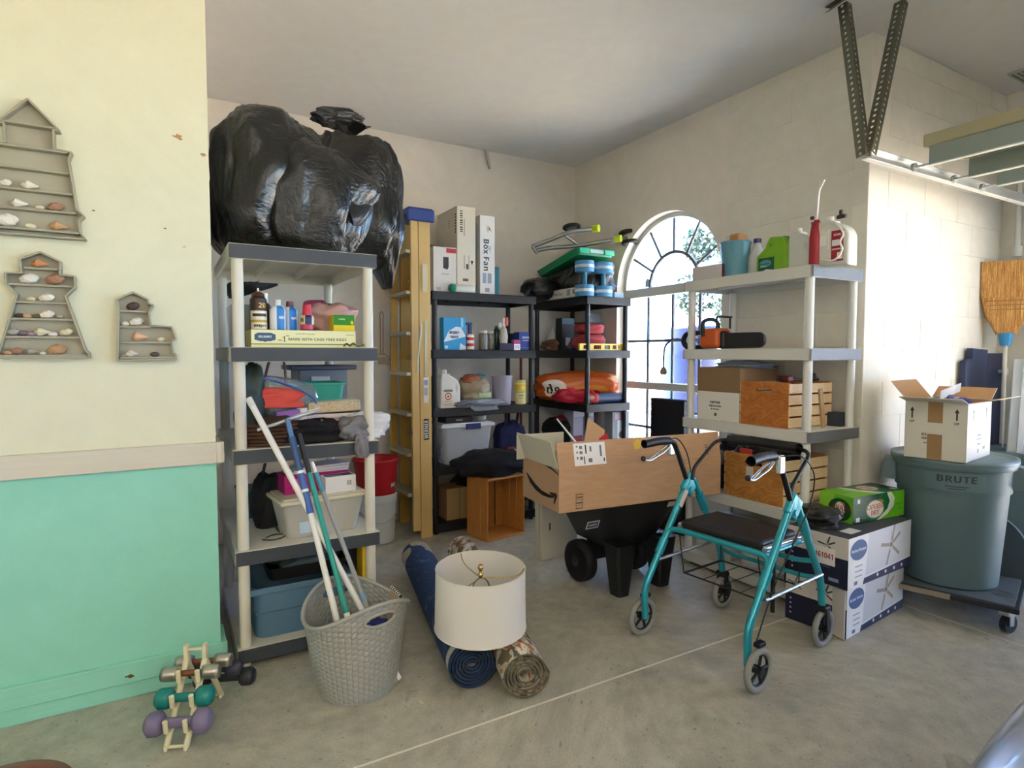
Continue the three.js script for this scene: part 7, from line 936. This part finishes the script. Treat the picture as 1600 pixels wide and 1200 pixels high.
  const pb = thing('garbage_bag', 'flattened black plastic bag on the fan carton behind the soda pack', 'garbage bag', [hi.position.x - 0.22, yTop, hi.position.z - 0.05]); part(pb, 'bag', bagGeo({ rx: 0.085, ry: 0.05, rz: 0.1, s: 2.9, amp: 0.15, fine: 0.1, seg: 44 }), bagM);
}
// ---------------------------------------------------------------- waste bins, dolly and the things round them
{
  const gm = mat(0x5f777d, 0.5), gl = mat(0x6b8086, 0.45);
  function bin(label, x, y, z, turn, h) {
    const t = thing('waste_bin', label, 'waste bin', [x, y, z], turn), r0 = 0.215, r1 = 0.265;
    part(t, 'body', vessel([[r0, 0], [r0 + 0.004, 0.012], [0.252, h * 0.76], [0.262, h * 0.765], [0.268, h * 0.95], [0.28, h * 0.955], [0.284, h], [0.276, h]], 0.005, 48), gm);
    for (const s of [-1, 1]) { const hd = new THREE.Shape(); hd.moveTo(0, 0); hd.lineTo(0.055, -0.02); hd.lineTo(0.075, -0.12); hd.lineTo(0.0, -0.125); hd.closePath(); const hg = extr(hd, 0.12, 0.004); const o = part(t, 'handle', put(hg, 0.255, h - 0.008, -0.06), gl); if (s < 0) o.rotation.y = Math.PI; }
    const dec = new THREE.CylinderGeometry(0.2705, 0.2672, 0.1, 28, 1, true, -0.5, 1.0);
    const pr = printed(0.28, 0.1, (g, ar) => { txt(g, 'BRUTE', 52, 36, 46, '#2c3438', ar, { wide: 1.3 }); rect(g, '#3d474b', 34, 72, 38, 6); rect(g, '#3d474b', 38, 84, 30, 5); }, { bg: '#5f777d', scale: 2400, rough: 0.5 }); part(t, 'lettering', dec, pr, [0, h * 0.87, 0]);
    return t;
  }
  const B1 = V(3.72, 0.15, -1.61), turn1 = -1.1; const h1 = 0.66;
  const b1 = bin('slate grey round bin reading BRUTE on the dolly, open box on its lid', B1.x, B1.y, B1.z, turn1, h1); b1.children[1].rotation.y += 0; 
  const lidG = lathe([[0.0005, 0.012], [0.2, 0.014], [0.23, 0.004], [0.26, 0.004], [0.27, 0.016], [0.286, 0.014], [0.288, -0.006], [0.284, -0.008], [0.28, 0.0], [0.0005, 0.0]], 48);
  part(b1, 'lid', lidG, gl, [0, h1 + 0.009, 0]);
  const b2 = bin('slate grey round bin reading BRUTE standing on the floor behind, near the broom', 4.78, 0.08, -1.57, -1.0, 0.69); 
  const d2 = thing('bin_dolly', 'round black wheeled base under the rear grey bin', 'dolly', [4.78, 0, -1.57]); part(d2, 'disc', cyl(0.21, 0.21, 0.025, 36), blackP, [0, 0.066, 0]); for (let i = 0; i < 5; i++) { const a = i * 1.257 + 0.4; part(d2, 'caster', turned(cyl(0.026, 0.026, 0.02, 14), Math.PI / 2), i % 2 ? whiteP : blackP, [Math.cos(a) * 0.17, 0.027, Math.sin(a) * 0.17]); }
  // spare lid standing on edge behind the first bin
  const l2 = thing('round_cover', 'dark grey round lid standing on its edge between the two bins', 'lid', [4.04, 0.25, -1.6]); part(l2, 'disc', turned(lidG.clone().scale(0.86, 1, 0.86), 0, 0, -Math.PI / 2 + 0.06), mat(0x5a666b, 0.45)); part(l2, 'tab', rbox(0.02, 0.06, 0.1, 0.006), mat(0x4c565a, 0.5), [0.0, -0.19, 0.15], [-0.7, 0, 0]);
  // wheeled dolly
  const dl = thing('wheeled_dolly', 'four-wheeled black platform dolly under the front grey bin', 'dolly', [3.69, 0, -1.6], 0.29), w = 0.52, d = 0.64;
  part(dl, 'platform', rbox(w, 0.03, d, 0.006), mat(0x23262a, 0.5), [0, 0.132, 0]); part(dl, 'wooden_edge', rbox(0.014, 0.026, d * 0.55, 0.002), mat(0x9c8f7c, 0.7), [-w / 2 - 0.004, 0.132, -d * 0.2]); part(dl, 'mat', rbox(w - 0.04, 0.004, d - 0.04, 0.001), mat(0x55606a, 0.5), [0, 0.1485, 0]);
  const ring = []; for (let i = 0; i < 3; i++) ring.push(put(new THREE.TorusGeometry(0.018 + i * 0.014, 0.0022, 6, 28).rotateX(Math.PI / 2), 0, 0, 0)); part(dl, 'embossed_rings', join(ring), mat(0x3d464e, 0.5), [-0.08, 0.1505, 0.265 - 0.02]);
  for (const sx of [-1, 1]) for (const sz of [-1, 1]) { const c = part(dl, 'caster', join([put(rbox(0.05, 0.03, 0.05, 0.005), 0, 0.105, 0), put(rbox(0.03, 0.07, 0.006, 0.002), 0.006, 0.075, 0.02), put(rbox(0.03, 0.07, 0.006, 0.002), 0.006, 0.075, -0.02)]), steel, [sx * (w / 2 - 0.05), 0, sz * (d / 2 - 0.05)]); part(c, 'wheel', turned(cyl(0.044, 0.044, 0.028, 24), Math.PI / 2), blackP, [0.012, 0.046, 0]); c.rotation.y = -0.5; }
  // open white carton on the lid
  const yb = B1.y + h1 + 0.022, bw = 0.42, bh = 0.3, bd = 0.275, white = mat(0xd8d4c8, 0.7), inner = mat(0xab8358, 0.8), bt = thing('open_white_carton', 'open white carton with brown tape and up arrows on the grey bin', 'box', [3.64, yb, -1.6], 0.15);
  const arrow = (g, x, s) => { poly(g, '#2c2b2a', [[x, 10], [x + 3.2 * s, 17], [x + 1.1 * s, 17], [x + 1.1 * s, 30], [x - 1.1 * s, 30], [x - 1.1 * s, 17], [x - 3.2 * s, 17]]); };
  const fl = printed(bd, bh, (g, ar) => { rect(g, '#9b7a4e', 38, 0, 24, 36); rect(g, '#9b7a4e', 38, 56, 24, 44); arrow(g, 12, 1.2); arrow(g, 84, 1.2); txt(g, 'UP', 12, 35, 6, '#3a3a38', ar); txt(g, 'UP', 84, 35, 6, '#3a3a38', ar); txt(g, 'RE', 33, 57, 7, '#4a4946', ar); smudge(g, 33, 64, 9, 4, '#4a4946'); rect(g, '#8a8880', 32, 71, 6, 2); }, { bg: '#d5d1c3', scale: 1800 });
  const fr = printed(bw, bh, (g, ar) => { arrow(g, 24, 0.7); arrow(g, 78, 0.7); smudge(g, 50, 58, 16, 4, '#8f8d88'); smudge(g, 50, 65, 20, 4, '#9f9d98'); rect(g, '#a3a19c', 42, 72, 14, 3); rect(g, '#8a8884', 44, 82, 5, 7); rect(g, '#a3a19c', 66, 80, 10, 5); }, { bg: '#dedbd2', scale: 1600 });
  part(bt, 'bottom', rbox(bw, 0.005, bd, 0.002), white, [0, 0.0025, 0]); part(bt, 'end_panel', rbox(0.005, bh, bd, 0.002), [inner, fl, white, white, white, white], [-bw / 2 + 0.0025, bh / 2, 0]); part(bt, 'end_panel', rbox(0.005, bh, bd, 0.002), [white, inner, white, white, white, white], [bw / 2 - 0.0025, bh / 2, 0]); part(bt, 'side_panel', rbox(bw, bh, 0.005, 0.002), [white, white, white, white, fr, inner], [0, bh / 2, bd / 2 - 0.0025]); part(bt, 'side_panel', rbox(bw, bh, 0.005, 0.002), [white, white, white, white, inner, white], [0, bh / 2, -bd / 2 + 0.0025]);
  const flap = (name, W2, L2, pos, rotv, flipIn) => part(bt, 'flap', rbox(W2, 0.004, L2, 0.0015), [inner, white, inner, white, white, white], pos, rotv);
  flap('f', 0.1, bd, [-bw / 2 - 0.045, bh + 0.012, 0], [0, 0, -0.25]); flap('b', bw, 0.13, [0, bh + 0.012, bd / 2 + 0.058], [-0.22, 0, 0]); flap('l', bw * 0.9, 0.13, [0.0, bh + 0.05, -bd / 2 - 0.04], [0.9, 0, 0]);
  part(bt, 'flap', rbox(0.4, 0.05, 0.004, 0.0015), white, [0.06, bh + 0.045, -0.01], [0.1, 0.05, 0.07]);
  part(bt, 'flap', rbox(0.12, 0.004, bd, 0.0015), [inner, white, inner, white, white, white], [bw / 2 + 0.05, bh + 0.03, 0], [0, 0, 0.5]);
  const fm = thing('blue_film', 'crumpled royal blue plastic in the open white carton', 'plastic', [3.63, yb + bh - 0.12, -1.595], 0.15); part(fm, 'film', bagGeo({ rx: 0.145, ry: 0.07, rz: 0.088, s: 3.9, amp: 0.16, fine: 0.14, seg: 56 }), mat(0x1c1673, 0.25));
  // navy boards and pale shutters against the block wall
  { const z = WZ + 0.05, x0 = fx(1507, 620, z), x1 = Math.min(DX - 0.03, fx(1578, 620, z)), y1 = onZ(1520, 560, z).y, y2 = onZ(1545, 545, z).y, t = thing('navy_board', 'dark navy padded board with a stepped top standing against the block wall', 'board', [x0, 0, z]); const W3 = x1 - x0; part(t, 'board', put(extr([[0, 0], [W3 * 0.55, 0], [W3 * 0.55, y2 - 0.01], [W3 * 0.16, y2], [W3 * 0.16, y1], [0, y1 - 0.02]], 0.03, 0.003), 0, 0, -0.03), mat(0x2c3757, 0.6)); part(t, 'second_leaf', put(rbox(W3 * 0.44, y2 - 0.03, 0.028, 0.004), W3 * 0.78, (y2 - 0.03) / 2, -0.012), mat(0x27314f, 0.6)); part(t, 'knob', turned(lathe([[0.0005, 0], [0.012, 0], [0.012, 0.03], [0.026, 0.035], [0.026, 0.05], [0.0005, 0.052]], 18), Math.PI / 2), mat(0xc9cbd0, 0.4), [W3 * 0.86, onZ(1568, 580, z).y, 0.005]); }
  for (const [px, py, l, dz] of [[1562, 562, 'pale grey shutter panel standing in the rear bin, next to the navy board', 0.09], [1592, 575, 'pale grey shutter panel standing in the rear bin, next to the broom', 0.05]]) { const x = 4.72 + (0.09 - dz) * 2.2, y = onX(px + 10, py, x).y - 0.09, t = thing('shutter_panel', l, 'shutter', [x, 0.09, -1.6 + (0.09 - dz)], -1.0); part(t, 'panel', put(rbox(0.3, y, 0.026, 0.004), 0, y / 2, 0), mat(0xb9c0c4, 0.55)); part(t, 'stile', put(rbox(0.03, y, 0.012, 0.003), -0.09, y / 2, 0.018), mat(0xc6ccd0, 0.55)); t.rotation.z = -0.03; }
  // broom hanging head up
  { const c = onX(1574, 465, 4.9), t = thing('straw_broom', 'straw broom with a blue collar hanging upside down by the garage door', 'broom', c, -1.05), st = texel(256, 128, (u, v) => { const q = loopN(u, v * 0.1, 14, 3) * 60 + loopN(u, v * 0.2, 40, 8) * 40; return [cl(196 + q), cl(142 + q), cl(78 + q * 0.8)]; });
    const hy = 0.235, bs = shapeOf([[-0.045, -hy], [0.045, -hy], [0.1, -0.12], [0.135, 0.02], [0.14, hy], [-0.14, hy], [-0.135, 0.02], [-0.1, -0.12]]); const g = metreUV(extr(bs, 0.03, 0.012)); { const u = g.attributes.uv; for (let i = 0; i < u.count; i++) u.setXY(i, u.getX(i) * 3, u.getY(i) * 1); } part(t, 'bristles', put(g, 0, 0, -0.015), new THREE.MeshPhysicalMaterial({ map: st, roughness: 0.9, bumpMap: st, bumpScale: 0.004 }));
    for (const y of [-0.02, -0.05, -0.08]) part(t, 'stitching', rbox(0.25 - (-0.02 - y) * 0.9, 0.006, 0.058, 0.002), mat(0x8f6f45, 0.8), [0, y, 0]); part(t, 'collar', cyl(0.045, 0.03, 0.085, 20), mat(0x3f97cf, 0.4), [0, -hy - 0.045, 0]); part(t, 'handle', cyl(0.0125, 0.0125, 0.75, 14), mat(0xe2ddd0, 0.5), [0, -hy - 0.45, 0]); }
  { const c = onX(1589, 400, 5.06), t = thing('wall_pipe', 'white plastic pipe on the wall above the broom', 'pipe', [5.06, c.y, c.z]); part(t, 'pipe', cyl(0.016, 0.016, 0.5, 16), whiteP, [0, 0.3, 0]); part(t, 'cap', cyl(0.026, 0.026, 0.07, 16), whiteP, [0, 0.03, 0]); }
}
// ---------------------------------------------------------------- the parked car; only the front corner is in the picture
{
  const t = thing('car', 'silver parked car, headlight corner showing', 'car', [0, -0.03, 0.47]), body = new THREE.MeshPhysicalMaterial({ color: 0xaeb4b6, metalness: 0.75, roughness: 0.32, clearcoat: 1, clearcoatRoughness: 0.05 });
  const st = [[0.74, 0.3, 0.58, 0.5], [0.78, 0.24, 0.7, 0.7], [0.86, 0.2, 0.79, 0.84], [1.0, 0.18, 0.85, 0.92], [1.3, 0.18, 0.9, 0.95], [1.8, 0.18, 0.94, 0.95], [2.2, 0.18, 0.97, 0.95], [3.6, 0.18, 0.98, 0.95], [4.5, 0.2, 0.98, 0.93], [4.82, 0.25, 0.95, 0.86], [4.9, 0.32, 0.8, 0.7]];
  const pos = [], idx = [], K = 40; st.forEach(([x, y0, y1, hw]) => { for (let i = 0; i < K; i++) { const a = i / K * Math.PI * 2, c = Math.cos(a), s = Math.sin(a), e = 0.42; pos.push(x + 0.06 * (1 - Math.abs(c)) * (x < 1.2 ? -1 : 0), (y0 + y1) / 2 + Math.sign(s) * Math.pow(Math.abs(s), e) * (y1 - y0) / 2, Math.sign(c) * Math.pow(Math.abs(c), e) * hw); } });
  for (let j = 0; j < st.length - 1; j++) for (let i = 0; i < K; i++) { const a = j * K + i, b = j * K + (i + 1) % K; idx.push(a, b, a + K, b, b + K, a + K); }
  for (const [j, f] of [[0, 1], [st.length - 1, 0]]) { const c = pos.length / 3; pos.push(st[j][0] - (j ? 0 : 0.05), (st[j][1] + st[j][2]) / 2, 0); for (let i = 0; i < K; i++) { const a = j * K + i, b = j * K + (i + 1) % K; f ? idx.push(c, b, a) : idx.push(c, a, b); } }
  const g = new THREE.BufferGeometry(); g.setAttribute('position', new THREE.Float32BufferAttribute(pos, 3)); g.setIndex(idx); g.computeVertexNormals(); part(t, 'body', g, body);
  const cab = new THREE.Shape(); cab.moveTo(2.0, 0.94); cab.lineTo(2.75, 1.36); cab.quadraticCurveTo(3.4, 1.46, 4.1, 1.36); cab.lineTo(4.7, 0.97); cab.closePath(); part(t, 'cabin', put(extr(cab, 1.2, 0.06), 0, 0, -0.6), mat(0x1c2226, 0.08, 0, { clearcoat: 1 })); part(t, 'roof', put(rbox(1.35, 0.03, 1.2, 0.012), 3.42, 1.44, 0), body);
  for (const s of [-1, 1]) { const h = new THREE.SphereGeometry(1, 28, 18); h.scale(0.2, 0.075, 0.09); const o = part(t, 'headlight', h, new THREE.MeshPhysicalMaterial({ color: 0x8f979a, roughness: 0.08, metalness: 0.2, clearcoat: 1 }), [0.97, 0.73, s * 0.76], [0, s * 0.75, s * -0.2]); part(o, 'reflector', put(new THREE.SphereGeometry(0.045, 20, 14), -0.08, 0.02, -s * 0.05), chrome); for (const x of [1.45, 4.15]) part(t, 'wheel', turned(lathe([[0.0005, -0.1], [0.2, -0.1], [0.3, -0.09], [0.315, 0], [0.3, 0.09], [0.2, 0.1], [0.0005, 0.1]], 36), Math.PI / 2), mat(0x17181a, 0.7), [x, 0.316, s * 0.8]); }
  part(t, 'hood_seam', join([-1, 1].map((s) => tube([[0.98, 0.765, s * 0.6], [1.4, 0.848, s * 0.66], [2.0, 0.928, s * 0.7]], 0.004, 6, 20))), mat(0x2c3033, 0.6));
}

scene.traverse((o) => { if (o.isMesh) { o.castShadow = true; o.receiveShadow = true; } });
renderer.render(scene, camera);
